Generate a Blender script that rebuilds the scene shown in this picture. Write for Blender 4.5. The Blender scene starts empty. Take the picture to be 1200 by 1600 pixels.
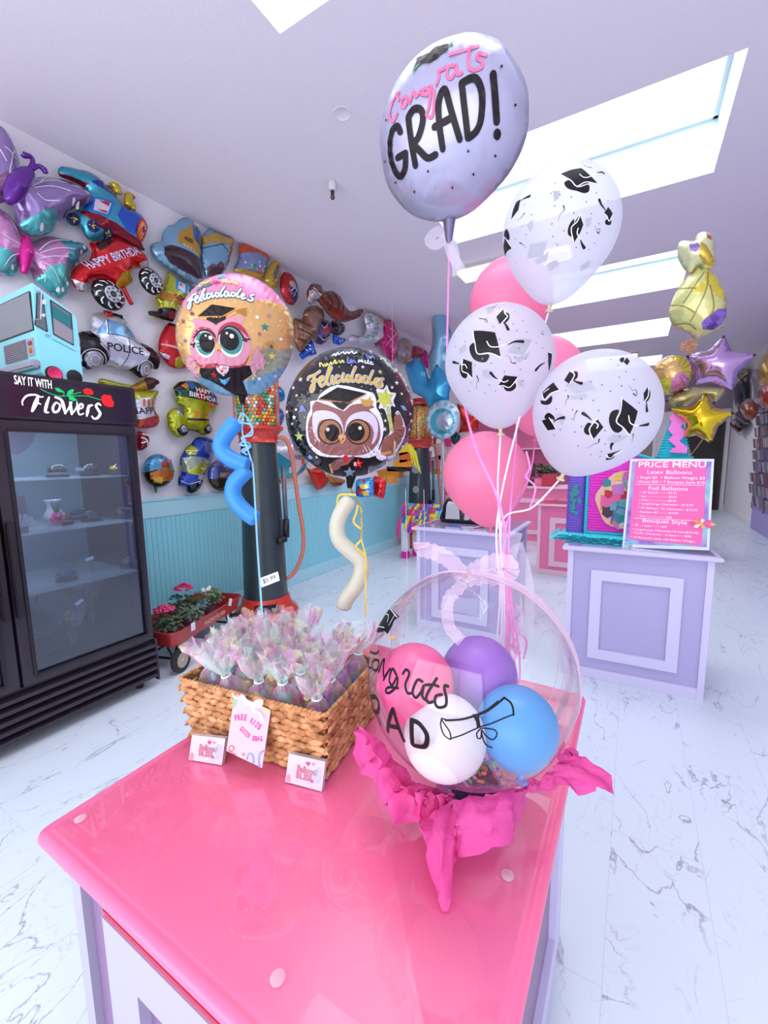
import bpy, bmesh, math, random
import numpy as np
from mathutils import Vector as V, Matrix
from mathutils.bvhtree import BVHTree
from mathutils.geometry import delaunay_2d_cdt
random.seed(7)
PI = math.pi
C = bpy.context.scene.collection
sc = bpy.context.scene

# ---------------------------------------------------------------- camera
cd = bpy.data.cameras.new('camera'); cam = bpy.data.objects.new('camera', cd); C.objects.link(cam)
r_, u_, b_ = ((.8631,.5049,-.0131),(-.0535,.1172,.9917),(.5022,-.8552,.1282))
cam.matrix_world = Matrix(((r_[0], u_[0], b_[0], 0), (r_[1], u_[1], b_[1], 0), (r_[2], u_[2], b_[2], 1.52), (0, 0, 0, 1)))
cd.sensor_fit = 'VERTICAL'; cd.sensor_height = 36; cd.lens = 664 / 1600 * 36; cd.clip_start = .02
sc.camera = cam
# ---------------------------------------------------------------- light
sc.view_settings.view_transform = 'Standard'; sc.view_settings.look = 'None'
sc.view_settings.exposure = 0.22; sc.view_settings.gamma = 1.0; sc.view_settings.use_curve_mapping = False
w = bpy.data.worlds.new('sky'); sc.world = w; w.use_nodes = True
w.node_tree.nodes['Background'].inputs[0].default_value = (.8, .92, 1, 1)
w.node_tree.nodes['Background'].inputs[1].default_value = 1.6
def area(name, loc, rot, sx, sy, power, col):
    l = bpy.data.lights.new(name, 'AREA'); l.shape = 'RECTANGLE'; l.size = sx; l.size_y = sy; l.energy = power; l.color = col
    o = bpy.data.objects.new(name, l); C.objects.link(o); o.location = loc; o.rotation_euler = rot; return o
area('storefront_daylight', (-.7, -2.62, 1.7), (math.radians(90), 0, 0), 5.2, 2.8, 88, (1, .965, .965))
for i, (y0, y1) in enumerate(((.6, 1.83), (3.15, 4.3), (5.65, 6.87), (8.25, 9.5), (11.2, 12.4))):
    area('skylight_daylight', (-.62, (y0 + y1) / 2, 4.02), (0, 0, 0), 2.0, y1 - y0, 36, (.95, .97, 1))

# ---------------------------------------------------------------- materials
def hx(s):
    f = lambda v: v / 12.92 if v <= .04045 else ((v + .055) / 1.055) ** 2.4
    return tuple(f(int(s[i:i + 2], 16) / 255) for i in (0, 2, 4)) + (1,)
MC = {}
def M(name, col, rough=.5, metal=0., bump=0., bscale=30., coat=0., trans=0., alpha=1., emit=0., spec=.5, sss=0., noise=0.):
    if name in MC: return MC[name]
    m = bpy.data.materials.new(name); m.use_nodes = True; nt = m.node_tree; p = nt.nodes['Principled BSDF']
    c = hx(col) if isinstance(col, str) else col
    p.inputs['Base Color'].default_value = c
    p.inputs['Roughness'].default_value = rough; p.inputs['Metallic'].default_value = metal
    p.inputs['Coat Weight'].default_value = coat; p.inputs['Coat Roughness'].default_value = .05
    p.inputs['Transmission Weight'].default_value = trans; p.inputs['Alpha'].default_value = alpha
    p.inputs['Specular IOR Level'].default_value = spec
    if emit: p.inputs['Emission Color'].default_value = c; p.inputs['Emission Strength'].default_value = emit
    if bump or noise:
        tc = nt.nodes.new('ShaderNodeTexCoord'); n = nt.nodes.new('ShaderNodeTexNoise'); n.inputs['Scale'].default_value = bscale
        n.inputs['Detail'].default_value = 3; nt.links.new(tc.outputs['Object'], n.inputs['Vector'])
    if bump:
        b = nt.nodes.new('ShaderNodeBump'); b.inputs['Strength'].default_value = bump; b.inputs['Distance'].default_value = .01
        nt.links.new(n.outputs['Fac'], b.inputs['Height']); nt.links.new(b.outputs['Normal'], p.inputs['Normal'])
    if noise:
        mx = nt.nodes.new('ShaderNodeMix'); mx.data_type = 'RGBA'; mx.inputs[6].default_value = c
        mx.inputs[7].default_value = tuple(v * (1 - noise) for v in c[:3]) + (1,)
        nt.links.new(n.outputs['Fac'], mx.inputs[0]); nt.links.new(mx.outputs[2], p.inputs['Base Color'])
    MC[name] = m; return m
def foilm(col, rough=.2, metal=.55): return M('foil_' + col + ('m' if metal > .8 else 's' if metal < .4 else ''), col, rough, metal, bump=.35, bscale=14, coat=.4)
def inkm(col): return M('ink_' + col, col, .4, spec=.25)
def schlick(nt, base, f0=.04, k=5):
    lw = nt.nodes.new('ShaderNodeLayerWeight'); lw.inputs[0].default_value = .5
    p = nt.nodes.new('ShaderNodeMath'); p.operation = 'POWER'; p.inputs[1].default_value = k; nt.links.new(lw.outputs['Facing'], p.inputs[0])
    a = nt.nodes.new('ShaderNodeMath'); a.operation = 'MULTIPLY_ADD'; a.inputs[1].default_value = 1 - f0 - base; a.inputs[2].default_value = f0 + base; a.use_clamp = True
    nt.links.new(p.outputs[0], a.inputs[0]); return a.outputs[0]
def filmm(name, col, alpha, rough=.08, gl=.5, ramp=None, scale=18.):
    """thin see-through film: clear / tinted transparency with a reflective face"""
    if name in MC: return MC[name]
    m = bpy.data.materials.new(name); m.use_nodes = True; nt = m.node_tree; nt.nodes.clear()
    o = nt.nodes.new('ShaderNodeOutputMaterial'); tr = nt.nodes.new('ShaderNodeBsdfTransparent'); pr = nt.nodes.new('ShaderNodeBsdfPrincipled')
    mix = nt.nodes.new('ShaderNodeMixShader'); c = hx(col)
    tr.inputs[0].default_value = (1, 1, 1, 1)
    pr.inputs['Base Color'].default_value = c; pr.inputs['Roughness'].default_value = rough; pr.inputs['Metallic'].default_value = gl
    nt.links.new(schlick(nt, alpha, .03, 3.5), mix.inputs[0])
    if ramp:
        tc = nt.nodes.new('ShaderNodeTexCoord'); n = nt.nodes.new('ShaderNodeTexNoise'); n.inputs['Scale'].default_value = scale
        r = nt.nodes.new('ShaderNodeValToRGB'); nt.links.new(tc.outputs['Object'], n.inputs[0]); nt.links.new(n.outputs['Fac'], r.inputs[0])
        el = r.color_ramp.elements
        while len(el) < len(ramp): el.new(.5)
        for i, h in enumerate(ramp): el[i].position = .28 + .44 * i / (len(ramp) - 1); el[i].color = hx(h)
        nt.links.new(r.outputs[0], pr.inputs['Base Color'])
    nt.links.new(tr.outputs[0], mix.inputs[1]); nt.links.new(pr.outputs[0], mix.inputs[2]); nt.links.new(mix.outputs[0], o.inputs[0])
    MC[name] = m; return m
def glassm(name, tint='ffffff', base=.0, ior=1.45, rough=.01):
    if name in MC: return MC[name]
    m = bpy.data.materials.new(name); m.use_nodes = True; nt = m.node_tree; nt.nodes.clear()
    o = nt.nodes.new('ShaderNodeOutputMaterial'); tr = nt.nodes.new('ShaderNodeBsdfTransparent'); g = nt.nodes.new('ShaderNodeBsdfGlossy')
    mix = nt.nodes.new('ShaderNodeMixShader'); tr.inputs[0].default_value = hx(tint); g.inputs['Roughness'].default_value = rough
    nt.links.new(schlick(nt, base), mix.inputs[0]); nt.links.new(tr.outputs[0], mix.inputs[1]); nt.links.new(g.outputs[0], mix.inputs[2]); nt.links.new(mix.outputs[0], o.inputs[0])
    MC[name] = m; return m
def latexm(name, col, transp=.1, tl=.35):
    if name in MC: return MC[name]
    m = bpy.data.materials.new(name); m.use_nodes = True; nt = m.node_tree; nt.nodes.clear()
    o = nt.nodes.new('ShaderNodeOutputMaterial'); tr = nt.nodes.new('ShaderNodeBsdfTransparent'); pr = nt.nodes.new('ShaderNodeBsdfPrincipled')
    t = nt.nodes.new('ShaderNodeBsdfTranslucent'); m1 = nt.nodes.new('ShaderNodeMixShader'); m2 = nt.nodes.new('ShaderNodeMixShader'); c = hx(col)
    pr.inputs['Base Color'].default_value = c; pr.inputs['Roughness'].default_value = .3; t.inputs[0].default_value = c; tr.inputs[0].default_value = (1, 1, 1, 1)
    m1.inputs[0].default_value = tl; nt.links.new(pr.outputs[0], m1.inputs[1]); nt.links.new(t.outputs[0], m1.inputs[2])
    m2.inputs[0].default_value = transp; nt.links.new(m1.outputs[0], m2.inputs[1]); nt.links.new(tr.outputs[0], m2.inputs[2])
    nt.links.new(m2.outputs[0], o.inputs[0]); MC[name] = m; return m

# ---------------------------------------------------------------- helpers
def tag(o, label=None, cat=None, group=None, kind=None):
    if label: o['label'] = label
    if cat: o['category'] = cat
    if group: o['group'] = group
    if kind: o['kind'] = kind
    return o
def link(o, parent=None):
    C.objects.link(o)
    if parent:
        o.parent = parent
        if parent.type == 'EMPTY':        # parts of an empty are modelled in world space
            o.matrix_parent_inverse = worldof(parent).inverted()
    return o
def worldof(o): return ((worldof(o.parent) @ o.matrix_parent_inverse) if o.parent else Matrix()) @ o.matrix_basis
def empty(name, loc=(0, 0, 0), rz=0, label=None, cat=None, group=None, mat=None):
    o = bpy.data.objects.new(name, None); C.objects.link(o); o.empty_display_size = .05
    if mat is not None: o.matrix_world = mat
    else: o.location = loc; o.rotation_euler = (0, 0, rz)
    return tag(o, label, cat, group)
def mesh(name, vs, fs, mats, parent=None, idx=None, smooth=False, mat=None):
    me = bpy.data.meshes.new(name); me.from_pydata([tuple(v) for v in vs], [], [tuple(f) for f in fs])
    for m in (mats if isinstance(mats, (list, tuple)) else [mats]): me.materials.append(m)
    if idx is not None: me.polygons.foreach_set('material_index', list(idx))
    if smooth: me.polygons.foreach_set('use_smooth', [True] * len(me.polygons))
    me.update(); o = bpy.data.objects.new(name, me); link(o, parent)
    if mat is not None: o.matrix_local = mat
    return o
class MB:
    """collects shapes into one mesh"""
    def __init__(s): s.v = []; s.f = []; s.i = []; s.mats = []; s.m = 0
    def use(s, m):
        if m not in s.mats: s.mats.append(m)
        s.m = s.mats.index(m); return s
    def add(s, vs, fs):
        b = len(s.v); s.v += [tuple(v) for v in vs]; s.f += [tuple(b + k for k in f) for f in fs]; s.i += [s.m] * len(fs); return s
    def box(s, x0, x1, y0, y1, z0, z1, M4=None):
        vs = [V((x, y, z)) for x in (x0, x1) for y in (y0, y1) for z in (z0, z1)]
        if M4: vs = [M4 @ v for v in vs]
        return s.add(vs, [(0, 1, 3, 2), (4, 6, 7, 5), (0, 4, 5, 1), (2, 3, 7, 6), (0, 2, 6, 4), (1, 5, 7, 3)])
    def tube(s, pts, r, n=8, cap=True, flat=None):
        pts = [V(p) for p in pts]; k = len(pts); rr = r if isinstance(r, (list, tuple)) else [r] * k; vs = []; fs = []
        a = None
        for i, p in enumerate(pts):
            t = (pts[min(i + 1, k - 1)] - pts[max(i - 1, 0)]).normalized()
            if a is None: a = t.orthogonal().normalized()
            a = (a - t * a.dot(t)); a = a.normalized() if a.length > 1e-6 else t.orthogonal().normalized(); b = t.cross(a)
            for j in range(n):
                q = 2 * PI * j / n; vs.append(p + (a * math.cos(q) + b * math.sin(q) * (flat or 1)) * rr[i])
        for i in range(k - 1):
            for j in range(n): fs.append((i * n + j, i * n + (j + 1) % n, (i + 1) * n + (j + 1) % n, (i + 1) * n + j))
        if cap: fs.append(tuple(range(n))[::-1]); fs.append(tuple((k - 1) * n + j for j in range(n)))
        return s.add(vs, fs)
    def lathe(s, prof, n=24, M4=None, sx=1, sy=1):
        vs = []; fs = []
        for (r, z) in prof:
            for j in range(n):
                q = 2 * PI * j / n; v = V((r * math.cos(q) * sx, r * math.sin(q) * sy, z)); vs.append(M4 @ v if M4 else v)
        for i in range(len(prof) - 1):
            for j in range(n): fs.append((i * n + j, i * n + (j + 1) % n, (i + 1) * n + (j + 1) % n, (i + 1) * n + j))
        return s.add(vs, fs)
    def ball(s, c, r, n=10, k=6, sx=1, sy=1, sz=1, M3=None):
        vs = []; fs = []
        for i in range(k + 1):
            a = PI * i / k
            for j in range(n):
                q = 2 * PI * j / n; v = V((math.sin(a) * math.cos(q) * sx, math.sin(a) * math.sin(q) * sy, math.cos(a) * sz)) * r
                vs.append(V(c) + (M3 @ v if M3 else v))
        for i in range(k):
            for j in range(n): fs.append((i * n + j, (i + 1) * n + j, (i + 1) * n + (j + 1) % n, i * n + (j + 1) % n))
        return s.add(vs, fs)
    def build(s, name, m=None, parent=None, smooth=False, mat=None, bevel=0, seg=2):
        mats = s.mats if s.mats else [m]
        o = mesh(name, s.v, s.f, mats, parent, s.i, smooth, mat)
        bm = bmesh.new(); bm.from_mesh(o.data); bmesh.ops.remove_doubles(bm, verts=bm.verts, dist=1e-5)
        if bevel: bmesh.ops.bevel(bm, geom=[e for e in bm.edges], offset=bevel, segments=seg, affect='EDGES', clamp_overlap=True)
        bmesh.ops.recalc_face_normals(bm, faces=bm.faces)
        if bevel:
            for f in bm.faces: f.smooth = True
        bm.to_mesh(o.data); bm.free()
        if bevel or smooth == 'auto':
            o.data.polygons.foreach_set('use_smooth', [True] * len(o.data.polygons))
            try: o.data.set_sharp_from_angle(angle=math.radians(40))
            except Exception: pass
        return o
def bx(name, x0, x1, y0, y1, z0, z1, m, parent=None, bevel=0): return MB().box(x0, x1, y0, y1, z0, z1).build(name, m, parent, bevel=bevel)
def cr(pts, n=5, closed=False):
    """Catmull-Rom through points of any dimension"""
    P = [tuple(p) for p in pts]; k = len(P); out = []
    if k < 3: n_ = n; return [tuple(a + (b - a) * t / n_ for a, b in zip(P[0], P[-1])) for t in range(n_ + 1)]
    rng = range(k if closed else k - 1)
    for i in rng:
        g = lambda j: P[j % k] if closed else P[max(0, min(k - 1, j))]
        a, b, c, d = g(i - 1), g(i), g(i + 1), g(i + 2)
        for s in range(n):
            t = s / n
            out.append(tuple(.5 * (2 * q + (r - p) * t + (2 * p - 5 * q + 4 * r - u) * t * t + (3 * q - p - 3 * r + u) * t ** 3) for p, q, r, u in zip(a, b, c, d)))
    if not closed: out.append(P[-1])
    return out
def dens(pts, sp, closed=True):
    out = []; k = len(pts)
    for i in range(k if closed else k - 1):
        a, b = np.array(pts[i]), np.array(pts[(i + 1) % k]); m = max(1, int(math.ceil(np.linalg.norm(b - a) / sp)))
        for s in range(m): out.append(tuple(a + (b - a) * s / m))
    if not closed: out.append(tuple(pts[-1]))
    return out
def inpoly(P, poly):
    x, y = P[:, 0], P[:, 1]; c = np.zeros(len(P), bool); q = np.array(poly); p = np.roll(q, 1, 0)
    for (x1, y1), (x2, y2) in zip(q, p):
        k = (y1 > y) != (y2 > y)
        if y1 != y2: c ^= k & (x < (x2 - x1) * (y - y1) / (y2 - y1) + x1)
    return c
def bdist(P, poly):
    q = np.array(poly); p = np.roll(q, -1, 0); d = np.full(len(P), 1e9); s = np.zeros(len(P)); acc = 0
    for a, b in zip(q, p):
        ab = b - a; L = np.linalg.norm(ab)
        if L < 1e-9: continue
        t = np.clip(((P - a) @ ab) / (L * L), 0, 1); e = np.linalg.norm(P - (a + t[:, None] * ab), axis=1)
        k = e < d; d[k] = e[k]; s[k] = acc + t[k] * L; acc += L
    return d, s
def ell(cx, cy, rx, ry, n=28, rot=0):
    return [(cx + rx * math.cos(a) * math.cos(rot) - ry * math.sin(a) * math.sin(rot), cy + rx * math.cos(a) * math.sin(rot) + ry * math.sin(a) * math.cos(rot)) for a in [2 * PI * i / n for i in range(n)]]
def star(cx, cy, R, r=None, n=5, rot=PI / 2):
    r = r or R * .42
    return [(cx + (R if i % 2 == 0 else r) * math.cos(rot + PI * i / n), cy + (R if i % 2 == 0 else r) * math.sin(rot + PI * i / n)) for i in range(2 * n)]
class Fr:
    def __init__(s, o, u, v, n): s.o, s.u, s.v, s.n = V(o), V(u), V(v), V(n)
    def pt(s, a, b, c=0): return s.o + s.u * a + s.v * b + s.n * c
    def mat(s, a=0, b=0, c=0):
        p = s.pt(a, b, c); return Matrix(((s.u.x, s.v.x, s.n.x, p.x), (s.u.y, s.v.y, s.n.y, p.y), (s.u.z, s.v.z, s.n.z, p.z), (0, 0, 0, 1)))
def WF(X): return Fr((X, 0, 0), (0, 1, 0), (0, 0, 1), (1, 0, 0))      # left wall plane, local = (y, z)
def YF(Y): return Fr((0, Y, 0), (1, 0, 0), (0, 0, 1), (0, -1, 0))     # plane facing the entrance, local = (x, z)
def triang(outline, regs, sp):
    """triangulated region map: verts 2D, tris, region index per tri (0 = base)"""
    vs = []; es = []
    def addp(poly):
        b = len(vs); vs.extend(poly); es.extend((b + i, b + (i + 1) % len(poly)) for i in range(len(poly)))
    ol = dens(outline, sp); addp(ol)
    for r in regs: addp(dens(r, sp))
    q = np.array(ol); x0, y0 = q.min(0); x1, y1 = q.max(0)
    g = []; j = 0; y = y0
    while y < y1:
        x = x0 + (sp / 2 if j % 2 else 0)
        while x < x1: g.append((x, y)); x += sp
        y += sp * .87; j += 1
    if g:
        G = np.array(g); d, _ = bdist(G, ol); k = inpoly(G, ol) & (d > sp * .45); vs.extend(map(tuple, G[k]))
    r = delaunay_2d_cdt([V((a[0], a[1])) for a in vs], es, [], 0, 1e-6)
    P = np.array([tuple(v) for v in r[0]]); F = [tuple(f) for f in r[2]]
    F2 = []
    for f in F:
        for i in range(1, len(f) - 1): F2.append((f[0], f[i], f[i + 1]))
    F = np.array(F2); cen = P[F].mean(1); k = inpoly(cen, ol); F = F[k]; cen = cen[k]
    idx = np.zeros(len(F), int)
    for i, rg in enumerate(regs): idx[inpoly(cen, rg)] = i + 1
    return P, F, idx, ol
class Foil:
    """sealed foil balloon: flat seam outline inflated both ways, printed colour areas as regions"""
    def __init__(s, name, fr, outline, m, T, regs=(), label=None, group=None, parent=None, sp=None, wr=.05, cat='balloon', smooth=3, flat=.55, wf=.035):
        q = np.array(outline); s.c = tuple((q.min(0) + q.max(0)) / 2); size = (q.max(0) - q.min(0)).max(); sp = sp or max(size / 26, .006)
        sh = lambda L: [(a[0] - s.c[0], a[1] - s.c[1]) for a in L]
        s.fr = fr; ol = sh(outline); rg = [sh(r[0]) for r in regs]
        P, F, idx, old = triang(ol, rg, sp); d, arc = bdist(P, old); R = d.max()
        t = np.clip(d / R, 0, 1); h = T / 2 * (1 - (1 - t) ** 2) ** flat
        adj = [set() for _ in P]
        for f in F:
            for a in range(3): adj[f[a]].update((f[(a + 1) % 3], f[(a + 2) % 3]))
        on = d < 1e-5
        for _ in range(smooth):
            h = np.array([h[i] if on[i] or not adj[i] else .4 * h[i] + .6 * np.mean([h[j] for j in adj[i]]) for i in range(len(P))])
        h *= 1 + wr * 4 * np.sin(arc * 2 * PI / wf) * np.exp(-d / (.22 * R)) ; s.R = R
        used = sorted(set(F.flatten())); mp = {u: i for i, u in enumerate(used)}; n = len(used)
        vs = [(P[u][0], P[u][1], h[u]) for u in used]; fs = [tuple(mp[a] for a in f) for f in F]
        bk = {}; 
        for u in used:
            if on[u]: bk[u] = mp[u]
            else: bk[u] = len(vs); vs.append((P[u][0], P[u][1], -h[u] * .8))
        fs2 = [(bk[f[0]], bk[f[2]], bk[f[1]]) for f in F]
        mats = [m]; mi = []
        for r in regs:
            if r[1] not in mats: mats.append(r[1])
        look = [0] + [mats.index(r[1]) for r in regs]
        mi = [look[i] for i in idx] * 2
        s.o = mesh(name, vs, fs + fs2, mats, parent, mi, True); s.o.matrix_world = fr.mat(*s.c)
        tag(s.o, label, cat if label else None, group)
        s.bvh = BVHTree.FromPolygons([V(v) for v in vs], fs)
    def hit(s, a, b, off=.0015):
        h = s.bvh.ray_cast(V((a, b, 1)), V((0, 0, -1)))
        return V((a, b, (h[0].z if h[0] is not None else 0) + off))
    def strokes(s, name, lists, wd, m, off=.003, step=.006, curve=True):
        mb = MB()
        for L in lists:
            L = cr(L, 6) if curve and len(L) > 2 else L
            L = dens([(a[0] - s.c[0], a[1] - s.c[1]) for a in L], step, False); ribbon2(mb, L, wd, lambda a, b: s.hit(a, b, off))
        return mb.build(name, m, s.o)
    def polys(s, name, items, off=.0012, sp=.008, sm=False):
        mb = MB(); off += .0008
        for poly, m in items:
            if sm: poly = cr(poly, 3, True)
            P, F, _, _ = triang([(a[0] - s.c[0], a[1] - s.c[1]) for a in poly], [], sp)
            mb.use(m); mb.add([s.hit(a, b, off) for a, b in P], [tuple(f) for f in F])
        return mb.build(name, None, s.o)
    def text(s, name, txt, size, a, b, rot, m, shear=0, bold=0, off=.002, sx=1, arc=0):
        mb = MB(); textmesh(mb, txt, size, a - s.c[0], b - s.c[1], rot, shear, bold, lambda x, y: s.hit(x, y, off), sx, arc)
        return mb.build(name, m, s.o)
    def tail(s, a, b, L, wd, m, dirv=(0, -1), name='tail'):
        a -= s.c[0]; b -= s.c[1]; d = V((dirv[0], dirv[1], 0)).normalized(); p = V((d.y, -d.x, 0)); vs = []; fs = []
        for i in range(7):
            t = i / 6; w_ = wd * (1 - .65 * t); c = V((a, b, 0)) + d * L * t
            vs += [c - p * w_, c + V((0, 0, .012 * (1 - t) + .004)), c + p * w_, c - V((0, 0, .012 * (1 - t) + .004))]
        for i in range(6):
            for j in range(4): fs.append((i * 4 + j, i * 4 + (j + 1) % 4, i * 4 + 4 + (j + 1) % 4, i * 4 + 4 + j))
        return mesh(name, vs, fs, m, s.o, smooth=True)
def ribbon2(mb, L, wd, f):
    k = len(L)
    if k < 2: return
    vs = []; fs = []
    for i in range(k):
        a = V(L[max(i - 1, 0)]); b = V(L[min(i + 1, k - 1)]); t = (b - a); t = t.normalized() if t.length > 0 else V((1, 0)); nx, ny = -t.y, t.x
        w_ = (wd(i / (k - 1)) if callable(wd) else wd) / 2
        for e in (-1, 0, 1): vs.append(f(L[i][0] + nx * w_ * e, L[i][1] + ny * w_ * e))
    for i in range(k - 1):
        for e in (0, 1): fs.append((i * 3 + e, i * 3 + 3 + e, i * 3 + 4 + e, i * 3 + 1 + e))
    mb.add(vs, fs)
    for j in (0, k - 1):
        w_ = (wd(j / (k - 1)) if callable(wd) else wd) / 2
        c = [f(*L[j])] + [f(L[j][0] + w_ * math.cos(q), L[j][1] + w_ * math.sin(q)) for q in [2 * PI * i / 8 for i in range(8)]]
        mb.add(c, [(0, 1 + i, 1 + (i + 1) % 8) for i in range(8)])
TXT = {}
def glyphs(txt, shear=0, bold=0):
    k = (txt, shear, bold)
    if k in TXT: return TXT[k]
    cu = bpy.data.curves.new('lettering', 'FONT'); cu.body = txt; cu.size = 1; cu.shear = shear; cu.offset = bold; cu.resolution_u = 3
    o = bpy.data.objects.new('lettering', cu); C.objects.link(o)
    me = bpy.data.meshes.new_from_object(o.evaluated_get(bpy.context.evaluated_depsgraph_get()))
    bm = bmesh.new(); bm.from_mesh(me); bmesh.ops.triangulate(bm, faces=bm.faces)
    for _ in range(2):
        e = [e for e in bm.edges if e.calc_length() > .3]
        if e: bmesh.ops.subdivide_edges(bm, edges=e, cuts=1); bmesh.ops.triangulate(bm, faces=bm.faces)
    bm.verts.ensure_lookup_table(); vs = [tuple(v.co) for v in bm.verts]; fs = [tuple(v.index for v in f.verts) for f in bm.faces]; bm.free()
    bpy.data.meshes.remove(me); bpy.data.objects.remove(o); bpy.data.curves.remove(cu)
    TXT[k] = (vs, fs); return TXT[k]
def textmesh(mb, txt, size, a, b, rot, shear, bold, f, sx=1, arc=0):
    """lettering from its left baseline point, optional arc = baseline rise per unit run squared"""
    vs, fs = glyphs(txt, shear, bold); c, s_ = math.cos(rot), math.sin(rot); out = []
    for x, y, _ in vs:
        x *= size * sx; y *= size; th = 0
        if arc:
            th = x * arc; R = 1 / arc; X = math.sin(th) * (R - y) if 1 else 0; Y = R - math.cos(th) * (R - y); x, y = X, Y
        out.append(f(a + x * c - y * s_, b + x * s_ + y * c))
    mb.add(out, fs)
def textw(txt, size, sx=1, bold=0, shear=0):
    vs, _ = glyphs(txt, shear, bold); return max(v[0] for v in vs) * size * sx
def flat_text(name, fr, txt, p0, p1, size, m, parent=None, bold=0, shear=0, off=.002, mb=None, relto=None):
    """lettering fitted between two baseline points of a frame"""
    w0 = textw(txt, size, 1, bold, shear); d = V((p1[0] - p0[0], p1[1] - p0[1])); own = mb is None; mb = mb or MB()
    inv = relto.inverted() if relto else None
    f = lambda a, b: (inv @ fr.pt(a, b, off)) if inv else fr.pt(a, b, off)
    textmesh(mb, txt, size, p0[0], p0[1], math.atan2(d.y, d.x), shear, bold, f, d.length / w0)
    if own: return mb.build(name, m, parent)

# ================================================================ ROOM
CH = 3.62
def struct(o): o['kind'] = 'structure'; return o
def nodes_floor():
    m = bpy.data.materials.new('marble_plank_floor'); m.use_nodes = True; nt = m.node_tree; p = nt.nodes['Principled BSDF']; N = nt.nodes.new; L = nt.links.new
    tc = N('ShaderNodeTexCoord')
    br = N('ShaderNodeTexBrick'); br.inputs['Scale'].default_value = 1; br.inputs['Brick Width'].default_value = 1.2; br.inputs['Row Height'].default_value = .3
    br.inputs['Mortar Size'].default_value = .0015; br.inputs['Color1'].default_value = (0, 0, 0, 1); br.inputs['Color2'].default_value = (1, 1, 1, 1); br.inputs['Mortar'].default_value = (.5, .5, .5, 1)
    rot = N('ShaderNodeMapping'); rot.inputs['Rotation'].default_value = (0, 0, PI / 2); L(tc.outputs['Object'], rot.inputs[0]); L(rot.outputs[0], br.inputs[0])
    # each plank shifts the vein pattern
    sc_ = N('ShaderNodeVectorMath'); sc_.operation = 'SCALE'; sc_.inputs['Scale'].default_value = 9; L(br.outputs['Color'], sc_.inputs[0])
    ad = N('ShaderNodeVectorMath'); L(rot.outputs[0], ad.inputs[0]); L(sc_.outputs[0], ad.inputs[1])
    mp = N('ShaderNodeMapping'); mp.inputs['Rotation'].default_value = (0, 0, .55); mp.inputs['Scale'].default_value = (1, 2.1, 1); L(ad.outputs[0], mp.inputs[0])
    def vein(scale, dist, w, det):
        n = N('ShaderNodeTexNoise'); n.inputs['Scale'].default_value = scale; n.inputs['Detail'].default_value = det; n.inputs['Distortion'].default_value = dist; L(mp.outputs[0], n.inputs[0])
        s = N('ShaderNodeMath'); s.operation = 'SUBTRACT'; s.inputs[1].default_value = .5; L(n.outputs['Fac'], s.inputs[0])
        a = N('ShaderNodeMath'); a.operation = 'ABSOLUTE'; L(s.outputs[0], a.inputs[0])
        r = N('ShaderNodeMapRange'); r.inputs[1].default_value = 0; r.inputs[2].default_value = w; r.inputs[3].default_value = 1; r.inputs[4].default_value = 0; L(a.outputs[0], r.inputs[0]); return r
    v1 = vein(1.7, 1.1, .008, 7); v2 = vein(4.2, .9, .008, 5)
    gate = N('ShaderNodeTexNoise'); gate.inputs['Scale'].default_value = 1.9; L(mp.outputs[0], gate.inputs[0])
    gr = N('ShaderNodeMapRange'); gr.inputs[1].default_value = .41; gr.inputs[2].default_value = .56; L(gate.outputs['Fac'], gr.inputs[0])
    mu = N('ShaderNodeMath'); mu.operation = 'MULTIPLY'; L(v1.outputs[0], mu.inputs[0]); L(gr.outputs[0], mu.inputs[1])
    mu2 = N('ShaderNodeMath'); mu2.operation = 'MULTIPLY'; L(v2.outputs[0], mu2.inputs[0]); L(gr.outputs[0], mu2.inputs[1])
    mu3 = N('ShaderNodeMath'); mu3.operation = 'MULTIPLY_ADD'; mu3.inputs[1].default_value = .35; L(mu2.outputs[0], mu3.inputs[0]); L(mu.outputs[0], mu3.inputs[2])
    mx2 = N('ShaderNodeMath'); mx2.operation = 'MULTIPLY_ADD'; mx2.inputs[1].default_value = .25; L(br.outputs['Fac'], mx2.inputs[0]); L(mu3.outputs[0], mx2.inputs[2]); mx2.use_clamp = True
    mx = N('ShaderNodeMix'); mx.data_type = 'RGBA'; mx.inputs[6].default_value = (.74, .82, .92, 1); mx.inputs[7].default_value = (.36, .36, .45, 1)
    L(mx2.outputs[0], mx.inputs[0]); L(mx.outputs[2], p.inputs['Base Color']); p.inputs['Roughness'].default_value = .28; p.inputs['Specular IOR Level'].default_value = .4
    return m
def nodes_plaster(name, col, sc_=90, b=.12):
    return M(name, col, .85, bump=b, bscale=sc_, spec=.2)
m_floor = nodes_floor()
m_ceil = nodes_plaster('ceiling_paint', (.86, .80, .89, 1))
m_wall = nodes_plaster('white_wall_paint', (.84, .81, .86, 1))
m_well = nodes_plaster('skylight_well_paint', (.70, .84, .90, 1))
XL, XR, YF0, YB = -3.5, 2.1, -2.7, 14.3
struct(bx('floor', XL - .1, XR + .7, YF0 - .1, YB + .1, -.05, 0, m_floor))
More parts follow.
